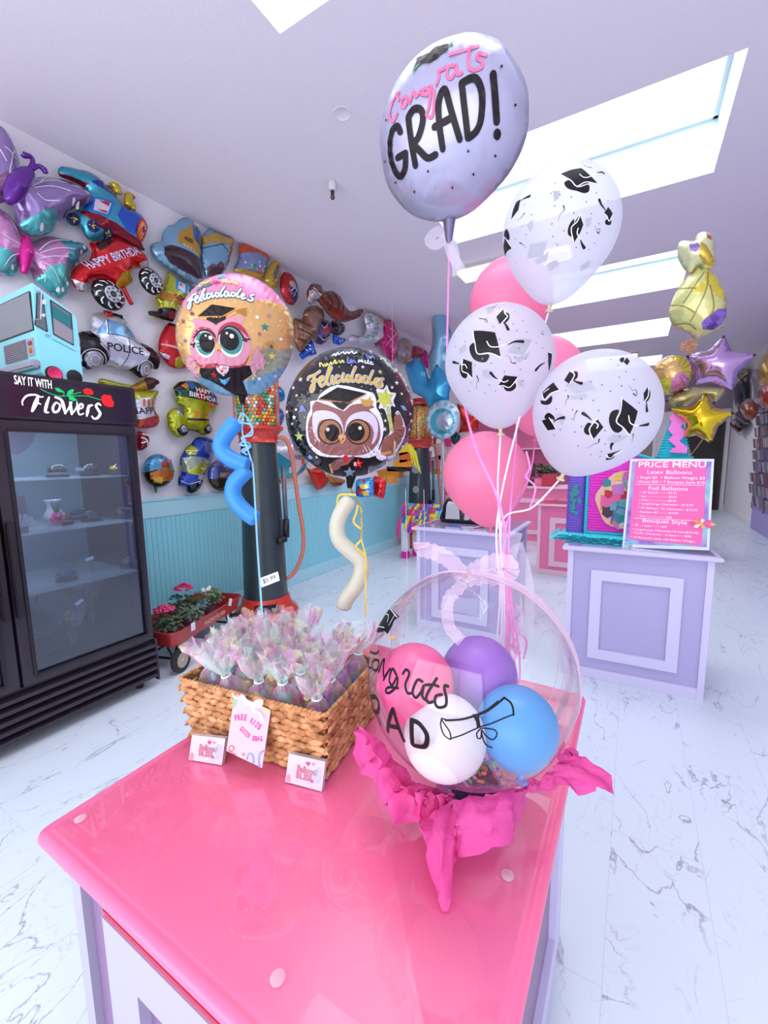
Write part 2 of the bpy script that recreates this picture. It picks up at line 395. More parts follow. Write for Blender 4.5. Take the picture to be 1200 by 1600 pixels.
# ceiling with skylight wells
SKY = [(.6, 1.83), (3.15, 4.3), (5.65, 6.87), (8.25, 9.5), (11.2, 12.4)]; SX0, SX1 = -1.64, .4
cb = MB(); cb.box(XL - .1, SX0, YF0, YB, CH, CH + .04); cb.box(SX1, XR + .7, YF0, YB, CH, CH + .04)
y = YF0
for a, b in SKY + [(YB, YB)]: cb.box(SX0, SX1, y, a, CH, CH + .04); y = b
struct(cb.build('ceiling', m_ceil))
for i, (a, b) in enumerate(SKY):
    wb = MB(); z0, z1 = CH + .039, CH + .42
    wb.box(SX0 - .03, SX0, a - .03, b + .03, z0 + .001, z1); wb.box(SX1, SX1 + .03, a - .03, b + .03, z0 + .001, z1); wb.box(SX0, SX1, a - .03, a, z0 + .001, z1); wb.box(SX0, SX1, b, b + .03, z0 + .001, z1)
    struct(wb.build('trim_%d' % (i + 1), m_well))
    fm = MB().use(M('skylight_frame', 'dfe9ec', .5)); fm.box(SX0, SX1, a, a + .03, z1 - .05, z1); fm.box(SX0, SX1, b - .03, b, z1 - .05, z1); fm.box(SX0, SX0 + .03, a, b, z1 - .05, z1); fm.box(SX1 - .03, SX1, a, b, z1 - .05, z1)
    wo = struct(fm.build('window_%d' % (i + 1)))
    bx('pane', SX0 + .03, SX1 - .03, a + .03, b - .03, z1 - .03, z1 - .02, glassm('skylight_glass'), wo)
# left wall with its wainscot
struct(bx('wall_left', XL - .1, XL, YF0, YB, 0, CH, m_wall))
m_teal = M('teal_wainscot', (.30, .73, .84, 1), .45); m_teal2 = M('teal_trim', (.46, .80, .89, 1), .4)
def bead(y0, y1, x0, x1, z0, z1, pitch=.045):
    vs = []; ys = []; n = int((y1 - y0) / pitch)
    for i in range(n + 1):
        yy = y0 + i * pitch; ys += [(yy, x0 + .012), (yy + .003, x0 + .005), (yy + .006, x0 + .012)]
    for yy, xx in ys: vs += [(xx, yy, z0), (xx, yy, z1)]
    fs = [(2 * i, 2 * i + 2, 2 * i + 3, 2 * i + 1) for i in range(len(ys) - 1)]; return vs, fs
bb = MB(); bb.add(*bead(-.6, 9.0, XL, 0, .14, 1.05)); struct(bb.build('wall_left_wainscot', m_teal))
cr_ = MB(); cr_.box(XL, XL + .02, -.6, 9.0, 1.035, 1.185); cr_.box(XL, XL + .03, -.6, 9.0, 1.175, 1.195); struct(cr_.build('trim_6', m_teal2, bevel=.003))
struct(bx('baseboard_left', XL, XL + .03, -.6, 9.0, 0, .15, m_teal2, bevel=.004))
# right wall: lavender card wall near, white beyond
m_lavw = M('lavender_wall', (.40, .34, .66, 1), .6)
struct(bx('wall_right', XR, XR + .1, 4.0, 11.1, 0, CH, m_lavw)); struct(bx('wall_right_white', XR, XR + .1, YF0, 4.0, 0, CH, m_wall))
struct(bx('wall_right_far', XR + .02, XR + .12, 11.1, YB, 0, CH, m_wall)); struct(bx('baseboard_right', XR, XR + .02, 11.1, YB, 0, .16, m_wall))
# back wall
m_mauve = nodes_plaster('mauve_wall_paint', (.36, .28, .34, 1)); m_pinkw = nodes_plaster('pink_wall_paint', (.62, .16, .30, 1))
struct(bx('wall_back', XL - .1, XR + .7, YB, YB + .1, 0, CH, m_mauve))
bw = MB(); bw.box(-1.2, 1.15, YB - .05, YB, 0, 2.65); bw.box(2.0, 2.1, YB - .05, YB, 0, 2.65); bw.box(1.15, 2.0, YB - .05, YB, 2.38, 2.65); struct(bw.build('wall_back_partition', m_wall))
struct(bx('wall_back_pink', XL, -.35, 9.6, 9.7, 0, 2.3, m_pinkw))
m_dark = M('dark_door', (.012, .006, .008, 1), .4); dframe = M('dark_door_frame', (.035, .018, .018, 1), .4)
d = MB(); d.box(1.17, 1.24, YB - .09, YB - .05, 0, 2.38); d.box(1.92, 2.0, YB - .09, YB - .05, 0, 2.38); d.box(1.24, 1.92, YB - .09, YB - .05, 2.3, 2.38)
do = struct(d.build('door_1', dframe)); bx('door_leaf', 1.24, 1.92, YB - .07, YB - .05, 0, 2.3, m_dark, do); bx('door_closer', 1.5, 1.85, YB - .12, YB - .07, 2.2, 2.25, M('grey_metal', '888088', .4, .7), do)
d = MB(); d.box(-.5, -.42, YB - .08, YB - .05, 0, 2.3); d.box(.42, .5, YB - .08, YB - .05, 0, 2.3); d.box(-.42, .42, YB - .08, YB - .05, 2.22, 2.3)
do = struct(d.build('door_2', m_wall)); bx('door_leaf', -.42, .42, YB - .07, YB - .05, 0, 2.22, M('tan_door', '9a8880', .5), do)
# front wall with storefront windows, behind the camera
fw = MB(); fw.box(XL - .1, XR + .1, YF0 - .1, YF0, 0, .3); fw.box(XL - .1, XR + .1, YF0 - .1, YF0, 3.1, CH)
for x in (XL - .1, -1.65, .2, XR - .1): fw.box(x, x + .16, YF0 - .1, YF0, .3, 3.1)
struct(fw.build('wall_front', m_wall))
# small ceiling fittings
def fluoro(x0, y0, x1, label):
    t = empty('ceiling_light', (x0, y0, CH - .04), 0, label, 'light', 'ceiling strip lights'); b = .16
    MB().box(x0, x1, y0 - b, y0 + b, CH - .03, CH - .001).build('housing', M('light_housing', 'cfc4c8', .5), t)
    q = []; 
    MB().box(x0 + .02, x1 - .02, y0 - b + .02, y0 + b - .02, CH - .075, CH - .03).build('diffuser', M('light_diffuser', 'fff0d8', .4, emit=1.6), t, bevel=.02)
fluoro(-1.87, 4.98, -.65, 'warm white strip light on the ceiling right under the white graduation balloon')
fluoro(-1.68, 10.75, -.05, 'warm white strip light on the ceiling, far back behind the printed balloons')
t = MB(); t.lathe([(.0, CH - .0015), (.05, CH - .0015), (.054, CH - .004), (.058, CH - .001)], 28, Matrix.Translation((-1.665, 2.393, 0)))
tag(t.build('ceiling_cover_plate', m_ceil, smooth='auto'), 'round flush cover plate painted like the ceiling', 'ceiling plate')
t = empty('light_bulb_socket', (-2.12, 2.89, CH), 0, 'small bare bulb holder hanging from the ceiling', 'light fitting'); T0 = Matrix.Translation((-2.12, 2.89, CH))
MB().lathe([(.0, -.002), (.03, -.002), (.034, -.04), (.026, -.06), (0, -.062)], 16, T0).build('holder', M('white_plastic', 'd8d4dc', .4), t, 'auto')
MB().lathe([(0, -.06), (.014, -.062), (.014, -.1), (.018, -.105), (.012, -.12), (0, -.122)], 14, T0).build('screw_cap', M('dark_metal', '50464a', .35, .7), t, 'auto')

# ================================================================ PEDESTALS AND TABLE
m_lav = M('lavender_paint', (.45, .40, .67, 1), .4); m_lavt = M('pale_lavender_trim', (.66, .62, .86, 1), .35); m_glass = glassm('table_glass')
m_pink = M('pink_paint', (.98, .22, .42, 1), .35, coat=.3); m_pinkt = M('pale_pink_trim', (.95, .62, .74, 1), .35)
def panel_frame(p, face, c0, c1, z0, z1, w_, at, m, d_=.018):
    """raised rectangular moulding on a pedestal side; face = 'y-' or 'x+' etc"""
    fb = MB(); R = [(c0, c1, z0, z0 + w_), (c0, c1, z1 - w_, z1), (c0, c0 + w_, z0 + w_, z1 - w_), (c1 - w_, c1, z0 + w_, z1 - w_)]
    for a, b, c, d in R:
        if face[0] == 'y': fb.box(a, b, at - d_ if face[1] == '-' else at, at if face[1] == '-' else at + d_, c, d)
        else: fb.box(at - d_ if face[1] == '-' else at, at if face[1] == '-' else at + d_, a, b, c, d)
    return fb.build('panel_moulding', m, p)
def pedestal(name, label, x0, x1, y0, y1, h, mb_, mt_, ang=0, group='display pedestals', topm=None, fz=(.15, .76), fw_=.066, inset=.145):
    cx, cy = (x0 + x1) / 2, (y0 + y1) / 2
    t = empty(name, (cx, cy, 0), 0, label, 'pedestal', group)
    bx('body', x0 + .012, x1 - .012, y0 + .012, y1 - .012, .02, h - .03, mb_, t)
    for (a, b) in ((x0, y0), (x1 - .035, y0), (x0, y1 - .035), (x1 - .035, y1 - .035)): bx('corner_trim', a, a + .035, b, b + .035, 0, h - .03, mt_, t)
    bx('plinth', x0 + .003, x1 - .003, y0 + .003, y1 - .003, 0.001, .07, mt_, t)
    panel_frame(t, 'y-', x0 + inset, x1 - inset, fz[0], fz[1], fw_, y0 + .012, mt_); panel_frame(t, 'x+', y0 + inset, y1 - inset, fz[0], fz[1], fw_, x1 - .012, mt_)
    panel_frame(t, 'x-', y0 + inset, y1 - inset, fz[0], fz[1], fw_, x0 + .012, mt_)
    bx('top', x0 - .035, x1 + .035, y0 - .035, y1 + .035, h - .03, h - .006, mt_, t, .006)
    bx('glass_top', x0 + .0, x1 - .0, y0 + .0, y1 - .0, h - .006, h - .001, M('pedestal_top_' + mb_.name, mb_.node_tree.nodes['Principled BSDF'].inputs[0].default_value[:], .04, coat=1), t)
    if ang: t.rotation_euler = (0, 0, ang)
    return t
pR = pedestal('display_pedestal', 'lavender display pedestal carrying the price menu sign and the castle pinata', -.37, .43, 3.08, 3.66, .915, m_lav, m_lavt, math.radians(3), fz=(.15, .76))
pL = pedestal('display_pedestal', 'lavender display pedestal carrying the black wrapped parcel, behind the clear bubble balloon', -1.62, -.83, 3.32, 4.05, .915, m_lav, m_lavt, fz=(.12, .76))
pedestal('display_pedestal', 'bright pink display pedestal in front of the pink counter', -1.02, -.3, 5.6, 6.1, .915, m_pink, m_pinkt, fz=(.12, .74))
# checkout counter
t = empty('checkout_counter', (-1.6, 7.6, 0), 0, 'long pink checkout counter with pale pink moulding at the back', 'counter')
bx('body', -3.05, .9, 7.35, 8.0, 0, .97, m_pink, t); bx('worktop', -3.1, .95, 7.3, 8.05, .97, 1.0, m_pinkt, t, .005)
for i in range(4):
    a = -2.98 + i * .98; panel_frame(t, 'y-', a, a + .9, .2, .8, .07, 7.35, m_pinkt)
bx('skirting', -3.06, .91, 7.33, 7.35, 0, .08, m_pinkt, t)
# main pink table
x0, x1, y0, y1, z1 = -.978, -.09, .292, 1.345, .8
t = empty('display_table', ((x0 + x1) / 2, (y0 + y1) / 2, 0), 0, 'large hot pink display table with rounded top edge in the foreground', 'table')
m_side = M('table_side_shaded', (.26, .15, .30, 1), .4)  # lavender body darkened, its shade put into the colour
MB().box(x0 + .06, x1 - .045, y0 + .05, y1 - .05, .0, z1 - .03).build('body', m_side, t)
for a in (x0 + .045, x1 - .08):
    for b in (y0 + .035, y1 - .07): bx('corner_trim', a, a + .035, b, b + .035, 0, z1 - .03, M('table_corner', (.42, .40, .52, 1), .4), t)
m_top = M('hot_pink_gloss', (.95, .16, .33, 1), .3, coat=.3)

def rrect(a, b, c, d, r, n=6):
    out = []
    for cx, cy, q0 in ((b - r, d - r, 0), (a + r, d - r, PI / 2), (a + r, c + r, PI), (b - r, c + r, 1.5 * PI)):
        for i in range(n + 1): q = q0 + PI / 2 * i / n; out.append((cx + r * math.cos(q), cy + r * math.sin(q)))
    return out
prof = [(-.02, -.03), (-.008, -.028), (0, -.02), (.003, -.012), (0, -.005), (-.007, -.001), (-.014, 0), (-.018, -.0015), (-.022, 0)]
vs = []; k = None
for ins, dz in prof:
    L = rrect(x0 - ins, x1 + ins, y0 - ins, y1 + ins, .025 + ins if .025 + ins > .004 else .004); k = len(L); vs += [(a, b, z1 + dz) for a, b in L]
fs = [(i * k + j, i * k + (j + 1) % k, (i + 1) * k + (j + 1) % k, (i + 1) * k + j) for i in range(len(prof) - 1) for j in range(k)]
fs += [tuple(range(k))[::-1], tuple((len(prof) - 1) * k + j for j in range(k))]
top = mesh('tabletop', vs, fs, m_top, t, smooth=True); top.data.set_sharp_from_angle(angle=math.radians(50))
g0 = z1 + .0022
bx('glass_sheet', x0 + .024, x1 - .024, y0 + .024, y1 - .024, z1 + .0005, g0, glassm('table_glass_sheet', ior=1.4), t)
for q in [(x0 + .05, y0 + .06), (-.39, .355), (-.09 - .06, .66), (-.89, .62)]:
    MB().lathe([(.0105, 0), (.0105, .002), (.008, .0035), (0, .004)], 18, Matrix.Translation((q[0], q[1], g0 if 1 else 0))).build('glass_bumper', filmm('clear_bumper', 'ffe6f0', .35, .1, .0), t, 'auto')
mo = panel_frame(t, 'y-', x0 + .17, x1 - .17, .1, z1 - .12, .1, y0 + .05, M('table_moulding_shaded', (.46, .42, .58, 1), .4), .02)  # pale trim lowered as well, shade painted into this moulding
mr = MB(); mr.box(x0 + .165, x1 - .165, y0 + .034, y0 + .05, z1 - .12, z1 - .112); mr.build('panel_moulding_edge', M('table_red_edge', 'd8405c', .4), t)
panel_frame(t, 'x+', y0 + .15, y1 - .15, .1, z1 - .12, .1, x1 - .045, m_lavt)

# ================================================================ FLOWER FRIDGE
m_blk = M('black_fridge_enamel', (.022, .014, .024, 1), .3, coat=.2); m_blk2 = M('black_fridge_trim', (.012, .008, .014, 1), .35)
fx0, fx1, fy0, fy1, fz1 = -3.44, -2.7, .05, 1.565, 1.965
t = empty('display_fridge', ((fx0 + fx1) / 2, (fy0 + fy1) / 2, 0), 0, 'tall black two-door glass display fridge with a lit flowers header', 'fridge')
b = MB(); b.box(fx0, fx1 - .05, fy0, fy0 + .04, .08, fz1); b.box(fx0, fx1 - .05, fy1 - .04, fy1, .08, fz1); b.box(fx0, fx0 + .04, fy0 + .04, fy1 - .04, .08, fz1); b.box(fx0 + .04, fx1 - .05, fy0 + .04, fy1 - .04, fz1 - .24, fz1); b.box(fx0 + .04, fx1 - .05, fy0 + .04, fy1 - .04, .08, .34)
b.build('cabinet', m_blk, t)
MB().use(M('fridge_liner', (.17, .27, .34, 1), .5)).box(fx0 + .041, fx0 + .05, fy0 + .041, fy1 - .041, .345, fz1 - .25).build('liner', None, t)
hd = bx('header_sign', fx1 - .05, fx1, fy0, fy1, 1.735, fz1, m_blk, t, .006)
bx('header_face', fx1, fx1 + .003, fy0 + .03, fy1 - .03, 1.752, fz1 - .018, M('header_gloss', (.02, .01, .025, 1), .12), t)
FW = WF(fx1 + .004); m_sw = M('sign_white', 'ffffff', .5, emit=.9); m_sr = M('sign_red', 'e01018', .5, emit=.5); m_sg = M('sign_green', '10b060', .5, emit=.5)
q = [(.958,1.907),(1.118,1.903)]
flat_text('lettering', FW, 'SAY IT WITH', q[0], q[1], .062, m_sw, t, bold=.006)
sw = MB()
def thick(w0, w1=None): return lambda u: (w0 + (w1 - w0) * math.sin(PI * u)) if w1 else w0
for L, wd in zip([[(.982,1.806),(.984,1.828),(1.006,1.855),(1.041,1.863),(1.063,1.855),(1.075,1.858)],
[(1.052,1.858),(1.041,1.827),(1.019,1.778)],
[(1.031,1.817),(1.048,1.822),(1.06,1.817)],
[(1.101,1.858),(1.085,1.815),(1.077,1.781),(1.09,1.778)],
[(1.142,1.828),(1.129,1.832),(1.113,1.805),(1.117,1.782),(1.137,1.791),(1.147,1.817),(1.142,1.828)],
[(1.129,1.861),(1.156,1.849),(1.164,1.81),(1.168,1.778)],
[(1.168,1.778),(1.198,1.826),(1.206,1.844)],
[(1.197,1.843),(1.198,1.807),(1.199,1.776)],
[(1.199,1.776),(1.226,1.815),(1.232,1.847)],
[(1.233,1.808),(1.255,1.817),(1.259,1.835),(1.246,1.834),(1.233,1.805),(1.237,1.778),(1.259,1.786)],
[(1.29,1.834),(1.283,1.808),(1.274,1.773)],
[(1.284,1.814),(1.299,1.834),(1.311,1.836)],
[(1.354,1.84),(1.342,1.849),(1.328,1.834),(1.338,1.812),(1.346,1.792),(1.33,1.767),(1.31,1.761),(1.301,1.774)]],
                 [.007, .015, .006, .011, .009, .013, .006, .012, .006, .008, .012, .008, .011]):
    ribbon2(sw, dens(cr(L, 6), .006, False), thick(wd * .6, wd * 1.25), lambda a, b: FW.pt(a, b, .0015))
sw.build('script_lettering', m_sw, t)
st = MB().use(m_sg)
for L in [[(1.067,1.896),(1.104,1.879),(1.146,1.869),(1.18,1.873),(1.226,1.879),(1.285,1.885),(1.346,1.873),(1.358,1.872)],
[(1.169,1.874),(1.173,1.892),(1.16,1.903)],
[(1.186,1.876),(1.215,1.887),(1.257,1.902)]]: ribbon2(st, dens(cr(L, 6), .006, False), .004, lambda a, b: FW.pt(a, b, .001))
for L in [[(1.132,1.911),(1.15,1.912),(1.168,1.9),(1.171,1.89),(1.148,1.89),(1.136,1.898)],
[(1.184,1.877),(1.191,1.899),(1.212,1.914),(1.224,1.912),(1.216,1.894),(1.2,1.882)],
[(1.191,1.872),(1.214,1.875),(1.236,1.855),(1.214,1.849),(1.195,1.855)]]: st.add([FW.pt(a, b, .001) for a, b in L], [tuple(range(len(L)))])
st.use(m_sr)
for L in [[(1.267,1.916),(1.286,1.928),(1.307,1.927),(1.322,1.91),(1.317,1.896),(1.292,1.892),(1.271,1.897)],
[(1.361,1.891),(1.377,1.904),(1.416,1.902),(1.418,1.884),(1.429,1.861),(1.421,1.837),(1.393,1.834),(1.372,1.842),(1.361,1.86)]]: st.add([FW.pt(a, b, .002) for a, b in L], [tuple(range(len(L)))])
st.build('rose_emblem', None, t)
# doors
def fdoor(y0, y1, hy, nm):
    d = MB(); z0, z1 = .345, 1.728; gy0, gy1, gz0, gz1 = y0 + .06, y1 - .035, .39, 1.675
    if hy < (y0 + y1) / 2: gy0, gy1 = y0 + .06, y1 - .035
    else: gy0, gy1 = y0 + .035, y1 - .06
    for a, b_, c, e in ((y0, gy0, z0, z1), (gy1, y1, z0, z1), (gy0, gy1, z0, gz0), (gy0, gy1, gz1, z1)): d.box(fx1 - .045, fx1, a, b_, c, e)
    o = d.build('door', m_blk, t)
    ib = MB()
    for a, b_, c, e in ((gy0 - .012, gy0 + .004, gz0, gz1), (gy1 - .004, gy1 + .012, gz0, gz1), (gy0, gy1, gz0 - .012, gz0 + .004), (gy0, gy1, gz1 - .004, gz1 + .012)): ib.box(fx1, fx1 + .008, a, b_, c, e)
    ib.build('gasket', m_blk2, o)
    bx('pane', fx1 - .02, fx1 - .014, gy0, gy1, gz0, gz1, glassm('fridge_glass', 'd8e2ee', .06), o)
    bx('handle', fx1, fx1 + .028, hy - .014, hy + .014, .72, 1.22, m_blk2, o, .005)
fdoor(.845, 1.545, .865, 'r'); fdoor(.075, .83, .808, 'l')
bx('mullion', fx1 - .06, fx1 - .047, .8, .88, .345, 1.73, m_blk2, t)
gb = MB(); gb.box(fx1 - .05, fx1 - .035, fy0, fy1, .06, .335); gb.build('grille_back', m_blk2, t)
for i in range(5):
    z = .075 + i * .052
    MB().add([(fx1 - .035, fy0 + .01, z + .034), (fx1 - .035, fy1 - .01, z + .034), (fx1 + .004, fy1 - .01, z + .022), (fx1 + .004, fy0 + .01, z + .022), (fx1 + .004, fy0 + .01, z), (fx1 + .004, fy1 - .01, z), (fx1 - .035, fy1 - .01, z + .008), (fx1 - .035, fy0 + .01, z + .008)],
             [(0, 1, 2, 3), (3, 2, 5, 4), (4, 5, 6, 7), (0, 3, 4, 7), (1, 6, 5, 2)]).build('louvre', m_blk, t)
bx('grille_post', fx1 - .035, fx1 + .006, fy1 - .012, fy1, .05, .335, m_blk, t); bx('grille_post', fx1 - .035, fx1 + .006, fy0, fy0 + .012, .05, .335, m_blk, t)
for a in (fy0 + .08, fy1 - .08):
    for c in (fx0 + .08, fx1 - .1): MB().lathe([(.0, 0), (.022, 0), (.022, .05), (.012, .05), (.012, .08)], 12, Matrix.Translation((c, a, 0))).build('castor', m_blk2, t, 'auto')
for z in (.8, 1.13, 1.42): bx('shelf', fx0 + .05, fx1 - .07, fy0 + .045, fy1 - .045, z, z + .008, filmm('shelf_glass', 'b8c8d8', .08, .1, 0), t)
area('fridge_fill_light', (-2.86, .8, 1.7), (0, math.radians(25), 0), .08, 1.35, 8, (.9, .95, 1))  # fill lamp added to brighten the fridge interior
# what stands on the fridge shelves
GD = glassm('cloche_glass', base=.01)
def rose_dome(x, y, z, r, col, label):
    o = empty('rose_dome', (x, y, z), 0, label, 'rose', 'domed roses inside the fridge'); T = Matrix.Translation((x, y, z))
    MB().lathe([(0, .001), (r * 1.1, .001), (r * 1.1, .012), (0, .014)], 20, T).build('base', M('dome_base', '2a2630', .4), o, 'auto')
    b = MB()
    for k in range(3):
        for i in range(5 + k):
            a = 2 * PI * i / (5 + k) + k; rr = r * (.2 + .22 * k); b.ball((x + rr * math.cos(a), y + rr * math.sin(a), z + r * (1.0 - .1 * k)), r * .34, 8, 5, 1, 1, .8)
    b.build('rose', M('rose_' + col, col, .6), o, True)
    MB().lathe([(r * 1.02, .014), (r * 1.06, r * .7), (r * .95, r * 1.25), (r * .6, r * 1.6), (0, r * 1.72)], 20, T).build('dome', GD, o, True)
P_ = [(-2.95,1.205,1.555),(-2.95,1.378,1.502),(-2.95,1.55,1.554),(-2.95,1.549,1.352),(-2.95,1.376,1.307),(-2.95,1.214,1.353),(-2.95,1.382,1.102),(-2.95,1.541,1.162),(-2.95,1.181,1.161)]
cols = ['16121c', '1c1824', 'c89a18', '1c5a30', '1f4a50', '7a1850', '26307a', '1f5a34', '2a3078']
nms = ['near-black domed rose high in the fridge, left of centre', 'dark grey domed rose high in the fridge, under the header script', 'golden yellow domed rose at the upper right of the fridge door', 'green domed rose on the middle right of the fridge door', 'teal green domed rose right of the flower vase', 'magenta domed rose just above the flower vase', 'deep blue domed rose low right of the flower vase', 'dark green domed rose lowest at the right of the fridge door', 'navy domed rose half hidden by the flower vase']
zz = [1.43, 1.43, 1.43, 1.14, 1.14, 1.14, .81, .81, .81]
for i, p in enumerate(P_):
    y_ = p[1] if i not in (6, 7, 8) else p[1]; zt = [1.428, 1.428, 1.428, 1.138, 1.138, 1.138, 1.138, .808, .808][i]
    rose_dome([-2.95, -2.95, -2.95, -2.95, -2.98, -2.98, -3.16, -2.9, -2.92][i], y_, zt, .052, cols[i], nms[i])
o = empty('flower_vase', (-2.84, 1.12, 1.138), 0, 'white vase painted with a pink flower inside the fridge', 'vase'); T = Matrix.Translation((-2.84, 1.12, 1.138))
MB().lathe([(0, 0), (.035, 0), (.036, .012), (.026, .02), (.045, .05), (.05, .08), (.03, .115), (.028, .14), (.042, .165), (.038, .165), (.024, .14), (0, .138)], 24, T).build('body', M('vase_white', 'e4dce4', .3), o, 'auto')
b = MB()
for i in range(6): a = 2 * PI * i / 6; b.ball((-2.80, 1.12 + .022 * math.cos(a), 1.2 + .022 * math.sin(a)), .018, 8, 5, .6, 1, 1)
b.build('painted_petals', M('flower_pink', 'f03878', .5), o, True); MB().ball((-2.787, 1.12, 1.2), .012, 8, 5).build('painted_centre', M('flower_centre', '403038', .5), o, True)
b = MB()
for dy in (-.012, .002, .014): b.tube([(-2.80, 1.12 + dy * .5, 1.23), (-2.808, 1.12 + dy, 1.26), (-2.806, 1.12 + dy * 1.6, 1.29)], .005, 6)
b.build('painted_stems', M('stem_green', '3c8058', .5), o, True)
o = empty('glass_vase', (-2.86, .955, 1.138), 0, 'white etched fan-pattern vase at the left edge of the fridge door', 'vase')
MB().lathe([(0, 0), (.05, 0), (.052, .02), (.056, .15), (.05, .2), (.046, .2), (.05, .15), (.046, .02), (0, .02)], 4, Matrix.Translation((-2.86, .955, 1.138)) @ Matrix.Rotation(PI / 4, 4, 'Z')).build('body', M('etched_vase', 'a898a8', .35, noise=.4, bscale=20), o, 'auto')
b = MB(); c_ = V((-2.82, .955, 1.17))
for i in range(7): a = PI * (.1 + .8 * i / 6); b.add([c_, c_ + V((0, math.cos(a - .16), math.sin(a - .16))) * .07, c_ + V((.002, math.cos(a), math.sin(a))) * .078, c_ + V((0, math.cos(a + .16), math.sin(a + .16))) * .07], [(0, 1, 2, 3)])
b.build('fan_motif', M('fan_white', 'dfe4ea', .4), o)
# price cards and wrapped dried bouquet low in the fridge
def wrapped(x, y, z, s, label, seed):
    rnd = random.Random(seed); o = empty('wrapped_bouquet', (x, y, z), 0, label, 'bouquet'); b = MB()
    n, k = 22, 8; vs = []; fs = []
    for i in range(k):
        for j in range(n):
            a = 2 * PI * j / n; r = s * (.06 + .36 * i / (k - 1)) * (1 + .25 * rnd.random() * (1 if i else 0)); vs.append((x + r * math.cos(a), y + r * math.sin(a) * .9, z + s * i / (k - 1) * (1 + .1 * rnd.random())))
    for i in range(k - 1):
        for j in range(n): fs.append((i * n + j, i * n + (j + 1) % n, (i + 1) * n + (j + 1) % n, (i + 1) * n + j))
    b.add(vs, fs); b.build('cellophane', filmm('bouquet_cellophane', 'e8e4f0', .10, .1, .3), o)
    f = MB()
    for i in range(9): a = rnd.random() * 6.28; q = rnd.random() * .2 * s; f.tube([(x, y, z + .02), (x + q * .5 * math.cos(a), y + q * .5 * math.sin(a), z + s * .4), (x + q * math.cos(a), y + q * math.sin(a), z + s * .75)], .0035, 5)
    f.build('stems', M('dried_stem', '6a5a50', .7), o)
    f = MB()
    for i in range(9): a = rnd.random() * 6.28; q = rnd.random() * .22 * s; f.ball((x + q * math.cos(a), y + q * math.sin(a), z + s * (.6 + .3 * rnd.random())), s * .07, 8, 5, 1, 1, .6)
    f.build('blooms', M('dried_bloom_%d' % seed, ['c07890', 'd89a60', '9a7090'][seed % 3], .7), o, True); return o
wrapped(-2.93, 1.17, .40, .24, 'cellophane wrapped bouquet with orange blooms low in the fridge', 1)
wrapped(-3.2, 1.0, .40, .3, 'cellophane wrapped bouquet at the left behind the fridge glass', 2)
wrapped(-3.2, 1.38, .40, .28, 'cellophane wrapped bouquet at the right behind the fridge glass', 3)
for i, (pp, l) in enumerate(zip([(-2.75,1.237,1.474),(-2.75,.967,1.216),(-2.75,1.238,.947),(-2.75,1.161,.704)], ['small blank price card under the upper row of domed roses', 'price card at the foot of the etched vase', 'price card on the clear wrapped bouquets', 'tilted price card over the orange blooms low in the fridge'])):
    x, y, z = pp; tag(MB().box(-2.752, -2.75, -.022, .022, -.009, .009, Matrix.Translation((0, y, z)) @ Matrix.Rotation([-.1, .05, .15, .45][i], 4, 'X')).build('price_card', M('card_white', 'dcdce4', .5)), l, 'price card', 'price cards in the fridge')
# toy camper van on top of the fridge
m_van = M('van_turquoise', (.30, .80, .88, 1), .35); m_van2 = M('van_dark_interior', (.06, .04, .05, 1), .5); m_chr = M('van_chrome', 'c8c8d4', .2, .8)
vx, vy0, vy1, zb = -2.84, 1.135, 1.375, 1.985
t = empty('toy_van', (-3.1, 1.25, fz1), 0, 'turquoise toy step van standing on top of the black fridge', 'toy van')
SV = [(1.089,1.984),(1.105,2.045),(1.123,2.056),(1.139,2.047),(1.15,1.993),(1.333,1.987),(1.339,2.345),(1.326,2.366),(1.141,2.472),(1.1,2.256),(1.087,2.061)]
sy = [p[0] for p in SV]; sz = [p[1] for p in SV]
top_f = SV[8]; top_r = SV[7]; rear_b = SV[5]; fy = top_f[0]
side = [(fy - .005, zb + .02), (fy - .005, zb + .3), (fy, top_f[1]), (top_r[0] - .01, top_r[1] + .005), (SV[6][0], SV[6][1]), (SV[6][0] + .005, zb - .002), (fy + .1, zb - .002), (fy + .09, zb + .03), (fy + .065, zb + .045), (fy + .04, zb + .03), (fy + .02, zb + .0)]
XB = -3.38
def slab(poly, xa, xb): n = len(poly); return [(xa, a, b) for a, b in poly] + [(xb, a, b) for a, b in poly], [tuple(range(n)), tuple(range(2 * n - 1, n - 1, -1))] + [(i, (i + 1) % n, n + (i + 1) % n, n + i) for i in range(n)]
MB().add(*slab(side, XB, vx)).build('body', m_van, t)
wv = WF(vx + .002)
def vpoly(name, L, m, off=.002, parent=t):
    vs = [wv.pt(a, b, off) for a, b in L]; return mesh(name, vs, [tuple(range(len(L)))], m, parent)
for L in [[(1.157,2.43),(1.18,2.424),(1.185,2.232),(1.129,2.254),(1.14,2.297)],
[(1.216,2.405),(1.312,2.358),(1.307,2.186),(1.214,2.225)]]:
    o = vpoly('side_window', L, M('van_window', (.16, .18, .2, 1), .1, coat=1)); b = MB(); k = L + [L[0]]
    for a_, b_ in zip(k[:-1], k[1:]): ribbon2(b, [a_, b_], .005, lambda a, b2: wv.pt(a, b2, .003))
    b.build('window_seal', M('black_rubber', '16161c', .5), o)
L = [(1.221,2.381),(1.304,2.34),(1.306,2.283),(1.218,2.317)]; vpoly('awning_panel', L, M('van_inner_teal', '1f7a80', .4), .0035)
L = [(1.219,2.314),(1.309,2.267),(1.306,2.19),(1.216,2.228)]; vpoly('counter_panel', L, M('van_inner_grey', '9a949c', .4), .0035)
L = [(1.206,2.197),(1.317,2.153)]; b = MB(); ribbon2(b, L, .003, lambda a, b2: wv.pt(a, b2, .002)); b.build('body_groove', M('van_groove', '2a90a0', .5), t)
b = MB()
